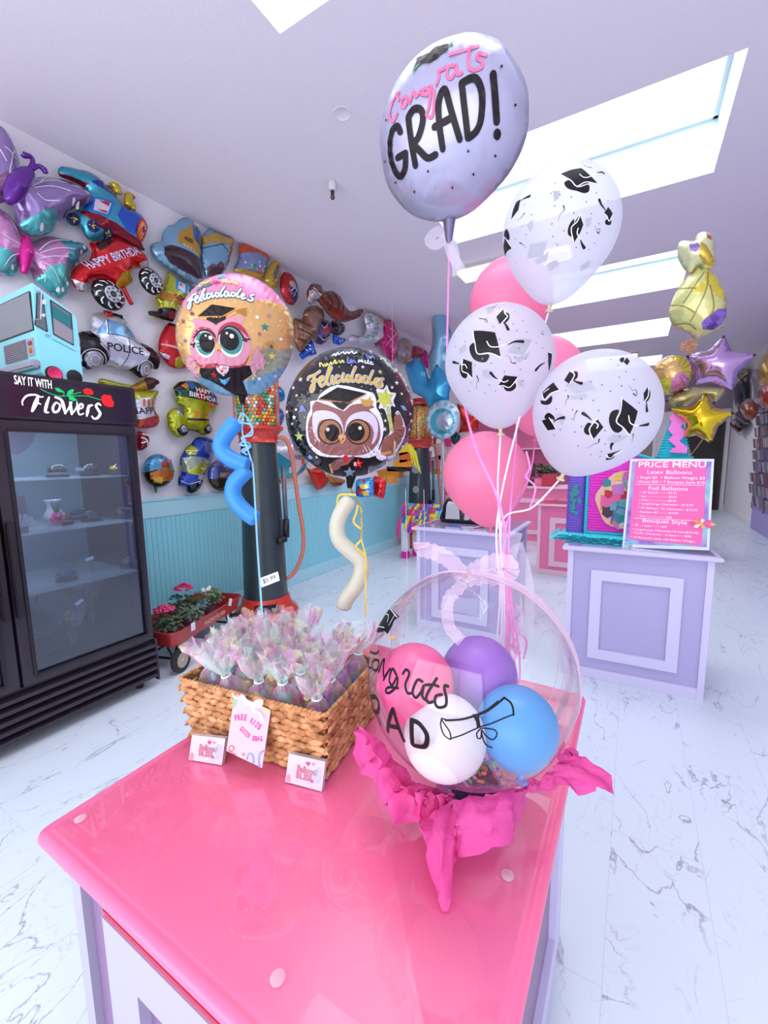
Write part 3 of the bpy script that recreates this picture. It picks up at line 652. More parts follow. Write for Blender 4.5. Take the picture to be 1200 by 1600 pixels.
for L in [[(-2.8,1.134,2.421),(-2.8,1.163,2.428),(-2.8,1.145,2.28),(-2.8,1.109,2.267)]]: b.tube(L, .0035, 6)
b.tube([(vx, fy + .01, SV[8][1] - .05), (vx + .04, fy + .015, SV[8][1] - .05)], .003, 6); b.build('mirror_arm', m_chr, t)
for L in [[(1.16,2.383),(1.18,2.393),(1.176,2.365),(1.16,2.362)],
[(1.146,2.307),(1.169,2.315),(1.165,2.297),(1.147,2.296)]]: mesh('mirror', [(-2.798, a, b_) for a, b_ in L] + [(-2.806, a, b_) for a, b_ in L], [(0, 1, 2, 3), (7, 6, 5, 4), (0, 4, 5, 1), (1, 5, 6, 2), (2, 6, 7, 3), (3, 7, 4, 0)], M('mirror_white', 'dfe6ee', .2), t)
L = [(1.173,2.218),(1.196,2.213),(1.195,2.204),(1.172,2.207)]; vpoly('door_handle', L, m_chr, .006)
wy = fy + .055
for xx in (vx - .012, XB + .03): MB().lathe([(0, -.02), (.03, -.02), (.043, -.015), (.045, 0), (.043, .015), (.03, .018), (0, .012)], 20, Matrix.Translation((xx, wy, zb + .022)) @ Matrix.Rotation(PI / 2, 4, 'Y')).build('wheel', M('van_tyre', '181018', .5), t, 'auto')
MB().lathe([(0, .01), (.02, .012), (.034, .02), (.036, .016)], 18, Matrix.Translation((vx - .002, wy, zb + .022)) @ Matrix.Rotation(PI / 2, 4, 'Y')).build('hubcap', M('van_hub_pink', 'f03070', .4), t, 'auto')
MB().lathe([(0, -.02), (.03, -.02), (.042, -.012), (.042, .012), (.03, .018), (0, .012)], 20, Matrix.Translation((vx - .012, SV[6][0] - .04, zb + .02)) @ Matrix.Rotation(PI / 2, 4, 'Y')).build('wheel', M('van_tyre', '181018', .5), t, 'auto')
vf = Fr((0, fy - .006, 0), (1, 0, 0), (0, 0, 1), (0, -1, 0))
def fpoly(name, x0, x1, z0, z1, m, d_=.004): return bx(name, x0, x1, fy - .006 - d_, fy - .005, z0, z1, m, t)
ZT = SV[8][1]
fpoly('windscreen', XB + .04, vx - .03, ZT - .235, ZT - .045, M('van_window', 'x', .1)); fpoly('windscreen_seal', XB + .034, vx - .024, ZT - .241, ZT - .039, M('black_rubber', '16161c', .5), .002)
fpoly('grille', XB + .12, vx - .135, zb + .11, zb + .215, M('van_grille', 'a8a0ac', .3, .5), .006)
gs = MB()
for i in range(9): gs.box(XB + .12, vx - .135, fy - .014, fy - .011, zb + .115 + i * .011, zb + .119 + i * .011)
gs.build('grille_slats', M('van_grille_dark', '685868', .4), t)
fpoly('light_panel', vx - .115, vx - .045, zb + .12, zb + .21, M('van_lightpanel', 'b0a8b4', .3), .004); fpoly('indicator', vx - .1, vx - .06, zb + .175, zb + .195, M('van_red', 'a01828', .3), .008)
MB().lathe([(0, 0), (.016, 0), (.014, .006), (0, .008)], 16, Matrix.Translation((vx - .08, fy - .01, zb + .148)) @ Matrix.Rotation(PI / 2, 4, 'X')).build('headlamp', M('van_amber', 'c87020', .3), t, 'auto')
bx('bumper', XB - .01, vx + .01, fy - .045, fy - .006, zb + .045, zb + .085, m_chr, t, .008)

# ================================================================ FOIL BALLOONS ON THE LEFT WALL
GW = 'foil balloons on the left wall'
def wf(name, X, outline, col, T, regs=(), label='', n=4, **k):
    o = cr(outline, n, True) if n else outline
    return Foil(name, WF(X), o, foilm(col) if isinstance(col, str) else col, T, [(r[0], foilm(r[1]) if isinstance(r[1], str) else r[1]) for r in regs], label, GW, **k)
def grp(f): return f
white = inkm('f4f0f6')
def hang(f, a, b, L=.04):
    """knotted filling neck at the balloon's lower edge"""
    return f
# butterflies
f = wf('butterfly_balloon', -3.38, [(1.421,3.3),(1.511,3.35),(1.623,3.383),(1.719,3.381),(1.776,3.355),(1.753,3.305),(1.688,3.255),(1.614,3.191),(1.58,3.126),(1.53,3.085),(1.516,3.03),(1.457,2.976),(1.402,2.944),(1.344,2.944),(1.312,2.981),(1.305,3.033),(1.294,3.083),(1.263,3.082),(1.207,3.042),(1.161,3.099),(1.171,3.334),(1.233,3.523),(1.285,3.519),(1.32,3.497),(1.346,3.441),(1.362,3.369),(1.362,3.288),(1.376,3.268)], '9a80b8', .2,
  [([(1.312,2.981),(1.378,3.038),(1.444,3.104),(1.508,3.133),(1.53,3.09),(1.516,3.03),(1.457,2.976),(1.402,2.944),(1.344,2.944)], '58b8b8'), ([(1.604,3.186),(1.638,3.242),(1.713,3.317),(1.776,3.355),(1.753,3.305),(1.688,3.255)], '6a5a90'), ([(1.191,3.035),(1.263,3.082),(1.311,3.172),(1.301,3.23),(1.255,3.224),(1.204,3.163)], '8a6088')],
  'large purple and teal butterfly foil balloon at the top left of the wall')
f.strokes('wing_veins', [[(1.382,3.207),(1.47,3.287),(1.581,3.333),(1.736,3.349)],
[(1.394,3.203),(1.466,3.248),(1.53,3.269),(1.595,3.281)],
[(1.399,3.169),(1.44,3.15),(1.522,3.188)],
[(1.269,3.143),(1.271,3.232),(1.296,3.334),(1.261,3.358)],
[(1.296,3.334),(1.345,3.431)],
[(1.296,3.334),(1.342,3.323)],
[(1.26,3.28),(1.236,3.336)],
[(1.443,3.274),(1.491,3.326)]], .005, white)
f.polys('wing_spots', [(ell(*p, .012, .02), white) for p in [(1.722,3.352),(1.624,3.24),(1.667,3.245),(1.42,2.994)]])
b = MB()
for L, r in zip([[(-3.29,1.245,3.048),(-3.29,1.269,3.098),(-3.29,1.304,3.177),(-3.29,1.351,3.254),(-3.29,1.382,3.288)],
[(-3.29,1.37,3.286),(-3.29,1.395,3.34),(-3.29,1.39,3.371),(-3.29,1.354,3.363),(-3.29,1.346,3.366)],
[(-3.29,1.388,3.304),(-3.29,1.424,3.339),(-3.29,1.453,3.334),(-3.29,1.46,3.317)]], [[.02, .045, .055, .04, .025], [.014, .013, .013, .018, .014], [.014, .013, .018, .014]]): b.tube(cr(L, 4), list(np.interp(np.linspace(0, 1, (len(L) - 1) * 4 + 1), np.linspace(0, 1, len(r)), r)), 12)
o = b.build('body', foilm('6a2a98'), f.o, True); o.matrix_parent_inverse = worldof(f.o).inverted()
f = wf('butterfly_balloon', -3.43, [(1.402,2.928),(1.478,2.988),(1.553,3.013),(1.649,3.026),(1.72,3.033),(1.739,2.999),(1.681,2.945),(1.671,2.889),(1.611,2.826),(1.603,2.74),(1.578,2.68),(1.533,2.615),(1.478,2.619),(1.419,2.661),(1.388,2.69),(1.377,2.754),(1.345,2.772),(1.308,2.73),(1.278,2.673),(1.229,2.661),(1.153,2.658),(1.149,2.907),(1.209,3.058),(1.261,3.055),(1.306,3.029),(1.345,2.976),(1.354,2.909)], 'c888b8', .17,
  [([(1.524,3.001),(1.649,3.026),(1.72,3.033),(1.739,2.999),(1.681,2.945),(1.671,2.889),(1.611,2.826),(1.565,2.851),(1.582,2.929)], '4aa8b8'), ([(1.388,2.69),(1.458,2.783),(1.555,2.837),(1.611,2.826),(1.603,2.74),(1.578,2.68),(1.533,2.615),(1.478,2.619),(1.419,2.661)], '5cc0bc'), ([(1.229,2.661),(1.278,2.673),(1.308,2.73),(1.274,2.793),(1.213,2.807),(1.153,2.73)], '5cc0bc')],
  'pink and teal butterfly foil balloon just above the turquoise toy van')
f.strokes('wing_veins', [[(1.409,2.863),(1.492,2.954),(1.609,3.01)],
[(1.411,2.845),(1.506,2.91),(1.623,2.954)],
[(1.408,2.814),(1.482,2.851),(1.578,2.886)],
[(1.415,2.797),(1.466,2.776),(1.504,2.698)],
[(1.411,2.796),(1.426,2.732),(1.431,2.684)],
[(1.324,2.887),(1.292,2.967),(1.257,3.007)],
[(1.312,2.855),(1.265,2.864),(1.221,2.883)],
[(1.307,2.806),(1.256,2.768),(1.218,2.699)]], .004, white)
f.polys('wing_spots', [(ell(*p, .01, .014), white) for p in [(1.702,3.005),(1.683,2.967),(1.562,2.716),(1.529,2.665),(1.5,2.656),(1.266,2.716),(1.644,2.869)]])
b = MB().tube(cr([(-3.37,1.352,2.932),(-3.37,1.348,2.891),(-3.37,1.342,2.833),(-3.37,1.326,2.752),(-3.37,1.316,2.692)], 4), list(np.interp(np.linspace(0, 1, 17), [0, .25, .5, .75, 1], [.012, .03, .042, .03, .014])), 12)
o = b.build('body', foilm('d81890'), f.o, True); o.matrix_parent_inverse = worldof(f.o).inverted()
# train
f = wf('train_balloon', -3.43, [(1.596,3.449),(1.616,3.482),(1.656,3.503),(1.716,3.521),(1.798,3.544),(1.861,3.539),(1.891,3.514),(1.935,3.512),(1.981,3.464),(2.013,3.429),(2.054,3.425),(2.115,3.431),(2.169,3.409),(2.2,3.363),(2.181,3.297),(2.14,3.222),(2.161,3.165),(2.102,3.148),(2.005,3.145),(1.913,3.148),(1.82,3.094),(1.755,3.079),(1.717,3.105),(1.701,3.151),(1.649,3.129),(1.615,3.155),(1.637,3.2),(1.689,3.239),(1.714,3.291),(1.751,3.37),(1.746,3.419),(1.667,3.421),(1.605,3.417)], '3aa0b8', .14,
  [([(1.775,3.454),(1.825,3.498),(1.891,3.514),(1.935,3.512),(1.981,3.464),(2.013,3.429),(1.981,3.404),(1.927,3.433),(1.852,3.44)], '34389a'), ([(1.927,3.302),(1.987,3.406),(2.054,3.425),(2.115,3.431),(2.169,3.409),(2.147,3.376),(2.093,3.318),(2.06,3.224),(1.989,3.229)], '2858c8'), ([(1.595,3.433),(1.669,3.44),(1.768,3.443),(1.751,3.416),(1.667,3.415),(1.6,3.412)], 'a01828'),
   ([(1.689,3.239),(1.771,3.255),(1.922,3.245),(2.035,3.214),(2.157,3.193),(2.16,3.161),(2.102,3.148),(2.005,3.145),(1.913,3.148),(1.764,3.178)], '8a1420'), ([(1.756,3.362),(1.824,3.374),(1.923,3.388),(1.874,3.268),(1.771,3.249),(1.725,3.255)], '2a80d8'), ([(1.796,3.355),(1.893,3.363),(1.858,3.277),(1.773,3.271)], 'e8e0e8'), ([(1.811,3.349),(1.883,3.369),(1.874,3.333),(1.842,3.34)], 'd02838'), ([(1.795,3.286),(1.86,3.3),(1.856,3.282),(1.816,3.28)], 'd02838')],
  'blue steam train foil balloon with a red star, touching the ceiling')
f.polys('front_ring', [([(2.086,3.315),(2.108,3.353),(2.148,3.382),(2.179,3.378),(2.191,3.348),(2.177,3.284),(2.147,3.224),(2.113,3.199),(2.077,3.208),(2.068,3.25)], inkm('d82028')), ([(2.095,3.307),(2.117,3.347),(2.153,3.369),(2.177,3.354),(2.177,3.307),(2.152,3.244),(2.114,3.214),(2.087,3.223),(2.08,3.261)], inkm('e8c020')), ([(2.11,3.308),(2.135,3.345),(2.164,3.348),(2.171,3.316),(2.154,3.265),(2.127,3.24),(2.105,3.254)], inkm('f2f0f4'))], off=.003)
q = [(2.14,3.294)][0]; f.polys('red_star', [(star(q[0], q[1], .034), inkm('d02030'))], off=.006)
for q in [(1.658,3.172),(1.763,3.161),(1.869,3.155)]:
    f.polys('wheel_print', [(ell(q[0], q[1], .036, .038), inkm('20285a')), (star(q[0], q[1], .03, .01, 4), inkm('e0c830'))][:2], off=.004)
b = MB().use(foilm('d8c030')); 
for L, r in zip([[(-3.43,1.952,3.521),(-3.43,1.973,3.536),(-3.43,1.987,3.494)],
[(-3.43,2.055,3.437),(-3.43,2.06,3.496),(-3.43,2.08,3.522)],
[(-3.43,2.073,3.479),(-3.43,2.093,3.466),(-3.43,2.09,3.431)]], [.03, .03, .02]): b.tube(cr(L, 3), r, 10)
b.use(foilm('d02028')).tube(cr([(-3.43,2.048,3.501),(-3.43,2.08,3.522),(-3.43,2.103,3.511)], 3), .022, 10); o = b.build('chimneys', None, f.o, True); o.matrix_parent_inverse = worldof(f.o).inverted()
# red monster truck
f = wf('truck_balloon', -3.38, [(1.727,3.035),(1.794,3.082),(1.873,3.114),(1.904,3.148),(1.933,3.154),(2.025,3.141),(2.121,3.12),(2.153,3.05),(2.137,3.009),(2.047,2.978),(2.006,2.929),(2.013,2.874),(1.936,2.804),(1.854,2.778),(1.844,2.797),(1.79,2.801),(1.702,2.762),(1.666,2.697),(1.615,2.692),(1.582,2.754),(1.608,2.824),(1.663,2.885),(1.717,2.926),(1.738,2.986)], 'd01018', .16,
  [([(1.76,3.047),(1.867,3.106),(1.871,3.091),(1.823,3.04),(1.77,2.988),(1.756,3.003)], '30080c'), ([(1.582,2.754),(1.619,2.735),(1.67,2.741),(1.702,2.762),(1.666,2.697),(1.615,2.692)], 'd8d4dc'), ([(2.115,3.054),(2.153,3.05),(2.157,3.022),(2.085,2.991),(2.05,3.013)], 'd8d4dc'), ([(1.897,2.881),(2.009,2.964),(2.013,2.874),(1.936,2.804),(1.854,2.778)], 'c8a020')],
  'red monster truck foil balloon with happy birthday lettering')
q = [(1.68,2.834),(2.079,3.091)]; f.text('lettering', 'HAPPY BIRTHDAY', .075, q[0][0], q[0][1], math.atan2(q[1][1] - q[0][1], q[1][0] - q[0][0]), inkm('c8d0f0'), bold=.015, off=.004, sx=math.dist(q[0], q[1]) / textw('HAPPY BIRTHDAY', .075, 1, .015))
for q, r in zip([(1.786,2.696),(2.117,2.896)], [(.115, .105), (.098, .098)]):
    w_ = Foil('wheel', WF(-3.31), ell(q[0], q[1], r[0], r[1], 36), foilm('181418'), .1, [(ell(q[0] + .01, q[1], r[0] * .5, r[1] * .52), foilm('d0d4d8')), (ell(q[0] + .01, q[1], r[0] * .2, r[1] * .2), foilm('303438'))], sp=.014)
    w_.strokes('tread', [[(q[0] + r[0] * .62 * math.cos(a), q[1] + r[1] * .62 * math.sin(a)), (q[0] + r[0] * .78 * math.cos(a + .12), q[1] + r[1] * .78 * math.sin(a + .12)), (q[0] + r[0] * .86 * math.cos(a + .35), q[1] + r[1] * .86 * math.sin(a + .35))] for a in [i * PI / 5 for i in range(10)]], .008, white)
    w_.polys('bolts', [(ell(q[0] + .01 + r[0] * .36 * math.cos(a), q[1] + r[1] * .36 * math.sin(a), .006, .006, 8), inkm('282830')) for a in [i * PI / 4 for i in range(8)]], off=.003)
    w_.o.parent = f.o; w_.o.matrix_parent_inverse = worldof(f.o).inverted()
    for ch in ('label', 'category', 'group'):
        if ch in w_.o: del w_.o[ch]
b = MB().tube(cr([(-3.37,1.931,2.806),(-3.37,1.955,2.751),(-3.37,1.986,2.696)], 4), .016, 8); o = b.build('streamer', foilm('d01018'), f.o, True); o.matrix_parent_inverse = worldof(f.o).inverted()
# police car
f = wf('police_car_balloon', -3.43, [(1.717,2.56),(1.774,2.595),(1.864,2.613),(1.939,2.605),(1.978,2.57),(2.01,2.495),(2.092,2.44),(2.175,2.408),(2.217,2.34),(2.189,2.259),(2.128,2.255),(2.107,2.195),(2.03,2.169),(1.959,2.215),(1.875,2.213),(1.83,2.229),(1.762,2.223),(1.726,2.194),(1.65,2.168),(1.611,2.197),(1.605,2.261),(1.62,2.416),(1.696,2.447),(1.707,2.502)], 'dcdce4', .15,
  [([(1.62,2.418),(1.697,2.449),(1.734,2.398),(1.73,2.353),(1.77,2.316),(1.793,2.263),(1.772,2.213),(1.726,2.194),(1.65,2.168),(1.611,2.197)], '181014'), ([(2.027,2.429),(2.092,2.44),(2.175,2.408),(2.217,2.34),(2.189,2.259),(2.128,2.255),(2.107,2.195),(2.03,2.169),(1.947,2.219),(2.013,2.266),(2.081,2.315),(2.101,2.368)], '181014'),
   ([(1.718,2.431),(1.782,2.538),(1.782,2.44)], '78a8d0'), ([(1.8,2.546),(1.906,2.538),(1.925,2.45),(1.791,2.441)], '80b4dc'), ([(1.924,2.538),(1.982,2.512),(2.014,2.45),(1.943,2.449)], '80b4dc'), (ell(*[(1.693,2.239)][0], .066, .06), 'b8b8c0'), (ell(*[(2.074,2.234)][0], .058, .06), 'b8b8c0')],
  'black and white police car foil balloon beside the toy van', n=3)
q = [(1.771,2.325),(2.042,2.337)]; f.text('lettering', 'POLICE', .075, q[0][0], q[0][1], math.atan2(q[1][1] - q[0][1], q[1][0] - q[0][0]), inkm('302830'), bold=.012, off=.003, sx=math.dist(q[0], q[1]) / textw('POLICE', .075, 1, .012))
f.strokes('panel_lines', [[(1.71,2.428),(1.732,2.375),(1.782,2.318),(1.792,2.251)],
[(1.937,2.443),(1.937,2.384),(1.918,2.297),(1.888,2.233)],
[(1.782,2.44),(1.943,2.444),(2.026,2.414)],
[(1.797,2.547),(1.79,2.439)],
[(1.91,2.542),(1.937,2.449)]], .004, inkm('302830'))
for c_, r in zip([(1.693,2.239),(2.074,2.234)], (.064, .058)): f.strokes('wheel_arch', [ell(c_[0], c_[1], r * 1.25, r * 1.15, 24)[:14], ell(c_[0], c_[1], r * .5, r * .5, 14) + [ell(c_[0], c_[1], r * .5, r * .5, 14)[0]]], .005, white)
b = MB().use(foilm('c81820')).tube([(-3.42,1.807,2.588),(-3.42,1.852,2.596)], .028, 10); b.use(foilm('181014')).tube([(-3.42,1.857,2.593),(-3.42,1.927,2.597)], .02, 10); o = b.build('roof_lights', None, f.o, True); o.matrix_parent_inverse = worldof(f.o).inverted()
# excavator
f = wf('excavator_balloon', -3.43, [(2.208,3.215),(2.257,3.264),(2.304,3.288),(2.32,3.35),(2.374,3.433),(2.436,3.476),(2.49,3.535),(2.556,3.58),(2.62,3.581),(2.644,3.548),(2.683,3.532),(2.68,3.41),(2.671,3.207),(2.678,3.119),(2.618,3.055),(2.501,3.05),(2.404,3.082),(2.345,3.093),(2.256,3.123),(2.214,3.157)], '80aeca', .16,
  [([(2.404,3.302),(2.43,3.4),(2.495,3.448),(2.563,3.509),(2.63,3.543),(2.683,3.532),(2.663,3.315),(2.61,3.29),(2.521,3.305),(2.46,3.313)], 'c89838'), ([(2.565,3.506),(2.622,3.515),(2.669,3.488),(2.656,3.368),(2.605,3.391),(2.561,3.404)], '3878b8'), ([(2.293,3.233),(2.36,3.272),(2.469,3.274),(2.582,3.269),(2.661,3.259),(2.672,3.185),(2.664,3.115),(2.594,3.086),(2.455,3.105),(2.337,3.131),(2.288,3.17)], '483038')],
  'blue and yellow excavator body foil balloon under the ceiling')
f.strokes('print_lines', [[(2.477,3.378),(2.552,3.376)],
[(2.476,3.367),(2.551,3.363)],
[(2.475,3.356),(2.544,3.351)],
[(2.616,3.526),(2.612,3.394)],
[(2.561,3.404),(2.656,3.368)],
[(2.447,3.313),(2.61,3.29),(2.662,3.27)],
[(2.297,3.214),(2.418,3.255)]], .005, inkm('302830'))
f.polys('track_blocks', [(ell(*p, .016, .012), inkm('e8d070')) for p in [(2.465,3.31),(2.496,3.306),(2.527,3.302),(2.559,3.296),(2.591,3.29),(2.623,3.287)]])
f = wf('excavator_boom_balloon', -3.43, [(2.699,3.484),(2.738,3.538),(2.791,3.594),(2.833,3.593),(2.914,3.6),(3.007,3.62),(3.061,3.619),(3.048,3.542),(3,3.417),(2.953,3.305),(2.886,3.223),(2.794,3.169),(2.722,3.151),(2.692,3.214),(2.681,3.299),(2.69,3.414)], '80aeca', .12,
  [([(2.694,3.471),(2.764,3.524),(2.854,3.575),(2.912,3.57),(3.052,3.594),(3.048,3.542),(3,3.417),(2.952,3.293),(2.922,3.294),(2.98,3.469),(2.968,3.517),(2.847,3.484),(2.69,3.414)], 'c8a040'), ([(2.713,3.221),(2.759,3.272),(2.802,3.275),(2.85,3.327),(2.893,3.319),(2.908,3.278),(2.871,3.218),(2.794,3.172),(2.722,3.157)], '5a4048')],
  'blue and yellow digger arm foil balloon behind the pink owl balloon')
f.strokes('print_lines', [[(2.691,3.381),(2.815,3.446),(2.906,3.493)],
[(2.861,3.481),(2.904,3.463),(2.955,3.442)],
[(2.825,3.58),(3.036,3.591)]], .006, inkm('303a48'))
# school bus
f = wf('school_bus_balloon', -3.42, [(2.336,3.062),(2.366,3.065),(2.407,3.049),(2.557,3.033),(2.635,3.014),(2.624,2.876),(2.436,2.801),(2.383,2.733),(2.351,2.671),(2.257,2.668),(2.199,2.663),(2.145,2.675),(2.142,2.699),(2.181,2.715),(2.228,2.733),(2.213,2.821),(2.264,2.888),(2.307,2.995)], 'b8b838', .15,
  [([(2.263,2.883),(2.623,2.864),(2.593,2.822),(2.437,2.812),(2.218,2.818)], 'd08838'), ([(2.138,2.698),(2.181,2.715),(2.253,2.755),(2.386,2.766),(2.383,2.733),(2.351,2.671),(2.257,2.668),(2.145,2.675)], '201418'), ([(2.37,3.016),(2.478,3.008),(2.45,2.9),(2.351,2.925)], '3898d0'), ([(2.39,2.99),(2.451,2.994),(2.433,2.919),(2.373,2.932)], 'e8e4ec'), ([(2.49,3.001),(2.58,2.997),(2.566,2.904),(2.469,2.903)], '3070b0')],
  'yellow school bus foil balloon partly behind the pink owl balloon', n=3)
q = [(2.34,2.846),(2.477,2.843)]; f.text('lettering', 'SCHOOL', .05, q[0][0], q[0][1], math.atan2(q[1][1] - q[0][1], q[1][0] - q[0][0]), inkm('282028'), bold=.015)
f.polys('print_spots', [(ell(*[(2.313,2.709)][0], .03, .03), inkm('8a2020')), (ell(*[(2.403,2.971)][0], .012, .01), inkm('d03030'))])
# red race car
f = wf('race_car_balloon', -3.43, [(2.313,2.654),(2.386,2.66),(2.537,2.63),(2.623,2.484),(2.546,2.345),(2.449,2.315),(2.371,2.295),(2.299,2.303),(2.239,2.357),(2.209,2.415),(2.233,2.534)], 'c81420', .13,
  [(ell(*[(2.365,2.343)][0], .042, .045), 'c8c048'), ([(2.306,2.655),(2.386,2.66),(2.37,2.636),(2.311,2.628)], '201418'), ([(2.209,2.412),(2.235,2.395),(2.284,2.381),(2.274,2.35),(2.233,2.366)], 'c8c8d0')], 'red race car foil balloon behind the left edge of the pink owl balloon')
f.strokes('stripes', [[(2.228,2.469),(2.312,2.461),(2.384,2.45)],
[(2.227,2.462),(2.311,2.452),(2.383,2.44)]], .004, white)
# popcorn box and ice cream beside the fridge
f = wf('popcorn_balloon', -3.43, [(1.954,2.049),(2,2.066),(2.095,2.081),(2.183,2.088),(2.164,2.04),(2.145,1.986),(2.137,1.927),(2.165,1.883),(2.165,1.836),(2.137,1.793),(2.044,1.771),(1.952,1.778),(1.942,1.91)], 'd8dce4', .12,
  [([(1.954,2.049),(2,2.066),(2.095,2.081),(2.183,2.088),(2.155,2.01),(2.077,2.019),(1.949,1.994)], 'b8b830'), ([(1.935,1.832),(2.016,1.849),(2.101,1.878),(2.165,1.883),(2.165,1.836),(2.137,1.793),(2.044,1.771),(1.952,1.778)], 'c05038'), ([(2.11,1.982),(2.144,1.983),(2.137,1.927),(2.157,1.888),(2.101,1.878)], 'c86830'), ([(2.012,2),(2.031,2.002),(2.026,1.94),(2.006,1.938)], 'd87838'), ([(2.05,2.004),(2.069,2.006),(2.063,1.938),(2.044,1.936)], 'd87838'), ([(2.086,2.008),(2.103,2.01),(2.097,1.941),(2.08,1.939)], 'd87838')],
  'striped popcorn box foil balloon at the right edge of the fridge')
q = [(1.997,1.876),(2.103,1.901)]; f.text('lettering', 'HAPPY', .07, q[0][0] - .07, q[0][1], .1, inkm('282038'), bold=.012)
f.strokes('pink_flourish', [[(2.017,1.792),(2.084,1.819),(2.136,1.857)],
[(2.037,1.828),(2.07,1.795),(2.103,1.832),(2.126,1.81)]], .009, inkm('f03878'))
f = wf('ice_cream_balloon', -3.43, [(1.914,2.093),(1.958,2.101),(2.054,2.156),(2.089,2.182),(2.146,2.187),(2.201,2.16),(2.165,2.126),(2.132,2.093),(2.071,2.078),(1.931,2.041)], 'c09030', .08,
  [([(2.06,2.157),(2.089,2.182),(2.146,2.187),(2.201,2.16),(2.165,2.126),(2.132,2.093),(2.083,2.084),(2.06,2.118)], '4a2820')], 'small chocolate-dipped ice cream cone foil balloon over the popcorn balloon')
f = wf('banana_balloon', -3.43, [(1.724,2.109),(1.753,2.124),(1.82,2.117),(1.889,2.109),(1.973,2.102),(1.971,2.077),(1.815,2.063),(1.727,2.081)], 'b8b830', .06, (), 'flat yellow foil balloon lying just behind the top of the fridge', n=3)
f = wf('candy_balloon', -3.43, [(1.971,1.739),(2.022,1.747),(2.06,1.72),(2.067,1.67),(2.046,1.625),(1.998,1.597),(1.955,1.613)], '902030', .1, (), 'round red and white swirled candy foil balloon between fridge and plane balloon')
f.strokes('swirl', [[(1.998,1.729),(2.042,1.714),(2.05,1.67),(2.024,1.642)],
[(1.985,1.701),(2.022,1.68),(2.026,1.658)],
[(1.981,1.657),(2.015,1.669)]], .01, white)
# dump truck
f = wf('dump_truck_balloon', -3.42, [(2.236,1.84),(2.237,1.905),(2.291,1.957),(2.344,1.956),(2.379,1.908),(2.388,1.899),(2.393,1.967),(2.328,2.003),(2.327,2.075),(2.308,2.127),(2.363,2.182),(2.461,2.208),(2.577,2.205),(2.695,2.15),(2.755,2.072),(2.729,1.977),(2.663,1.939),(2.65,1.879),(2.667,1.827),(2.633,1.753),(2.555,1.741),(2.513,1.765),(2.427,1.774),(2.387,1.725),(2.304,1.716),(2.237,1.78)], 'b8c020', .14,
  [([(2.308,2.127),(2.363,2.182),(2.461,2.208),(2.577,2.205),(2.695,2.15),(2.755,2.072),(2.735,2.017),(2.624,2.033),(2.463,2.048),(2.332,2.058)], '1f5038'), ([(2.308,2.127),(2.363,2.182),(2.418,2.196),(2.406,2.127),(2.343,2.107)], '181418'), ([(2.36,2.151),(2.411,2.182),(2.43,2.161),(2.399,2.126)], 'e08838'), ([(2.425,2.19),(2.482,2.198),(2.499,2.145),(2.442,2.138)], '2870c8'), ([(2.484,2.137),(2.574,2.167),(2.6,2.113),(2.564,2.039),(2.484,2.05)], 'd03820'), ([(2.631,2.13),(2.738,2.097),(2.717,2.029),(2.632,2.046)], '2838a0'),
   ([(2.303,1.947),(2.346,1.942),(2.37,1.897),(2.313,1.899)], 'c8d0d8'), ([(2.378,1.787),(2.514,1.781),(2.513,1.765),(2.426,1.77),(2.371,1.774)], '2848a0'), ([(2.4,1.881),(2.651,1.885),(2.651,1.868),(2.398,1.86)], '303038'), ([(2.462,1.948),(2.519,1.94),(2.493,1.891),(2.45,1.891)], 'e09030'), ([(2.54,1.929),(2.6,1.93),(2.575,1.893),(2.53,1.89)], 'e09030')],
  'yellow-green dump truck foil balloon with happy birthday lettering', n=3)
for (p, q, s) in zip([(2.482,2.112),(2.411,2.07)], [(2.683,2.101),(2.736,2.033)], ('HAPPY', 'BIRTHDAY')): f.text('lettering', s, .058, p[0], p[1], math.atan2(q[1] - p[1], q[0] - p[0]), white, bold=.02, off=.004, sx=math.dist(p, q) / textw(s, .058, 1, .02))
for q, r in zip([(2.344,1.783),(2.598,1.798)], (.056, .046)):
    w_ = Foil('wheel', WF(-3.38), ell(q[0], q[1], r, r, 26), foilm('201820'), .06, [(ell(q[0], q[1], r * .52, r * .52), foilm('a8b0c0'))], sp=.012); w_.o.parent = f.o; w_.o.matrix_parent_inverse = worldof(f.o).inverted()
f.strokes('pink_bow', [[(2.617,2.045),(2.651,1.99)],
[(2.663,2.049),(2.612,1.986)]], .012, inkm('f03878'))
# round plane balloon
c_ = [(2.131,1.431)][0]
f = wf('round_balloon', -3.43, ell(c_[0], c_[1], .135, .14, 40), '58a0c8', .13, [([(1.978,1.413),(2.076,1.445),(2.174,1.418),(2.294,1.426),(2.286,1.326),(2.228,1.28),(2.097,1.253),(2.017,1.318)], '283020'), ([(2.025,1.412),(2.114,1.45),(2.215,1.441),(2.273,1.414),(2.234,1.354),(2.104,1.337),(2.033,1.364)], 'd07828'), ([(2.125,1.509),(2.194,1.502),(2.203,1.453),(2.114,1.456)], 'c86020'), ([(2.047,1.381),(2.133,1.383),(2.122,1.323),(2.055,1.339)], 'd8a820')],
  'round sky blue foil balloon printed with an orange vehicle, next to the fridge', n=0)
f.strokes('pink_lettering', [[(2.191,1.538),(2.194,1.502),(2.229,1.526),(2.233,1.495),(2.249,1.526),(2.243,1.489)],
[(2.159,1.539),(2.177,1.527)]], .008, inkm('f070a8'))
f.tail(c_[0] - .04, c_[1] - .13, .05, .02, foilm('2a7a48'))
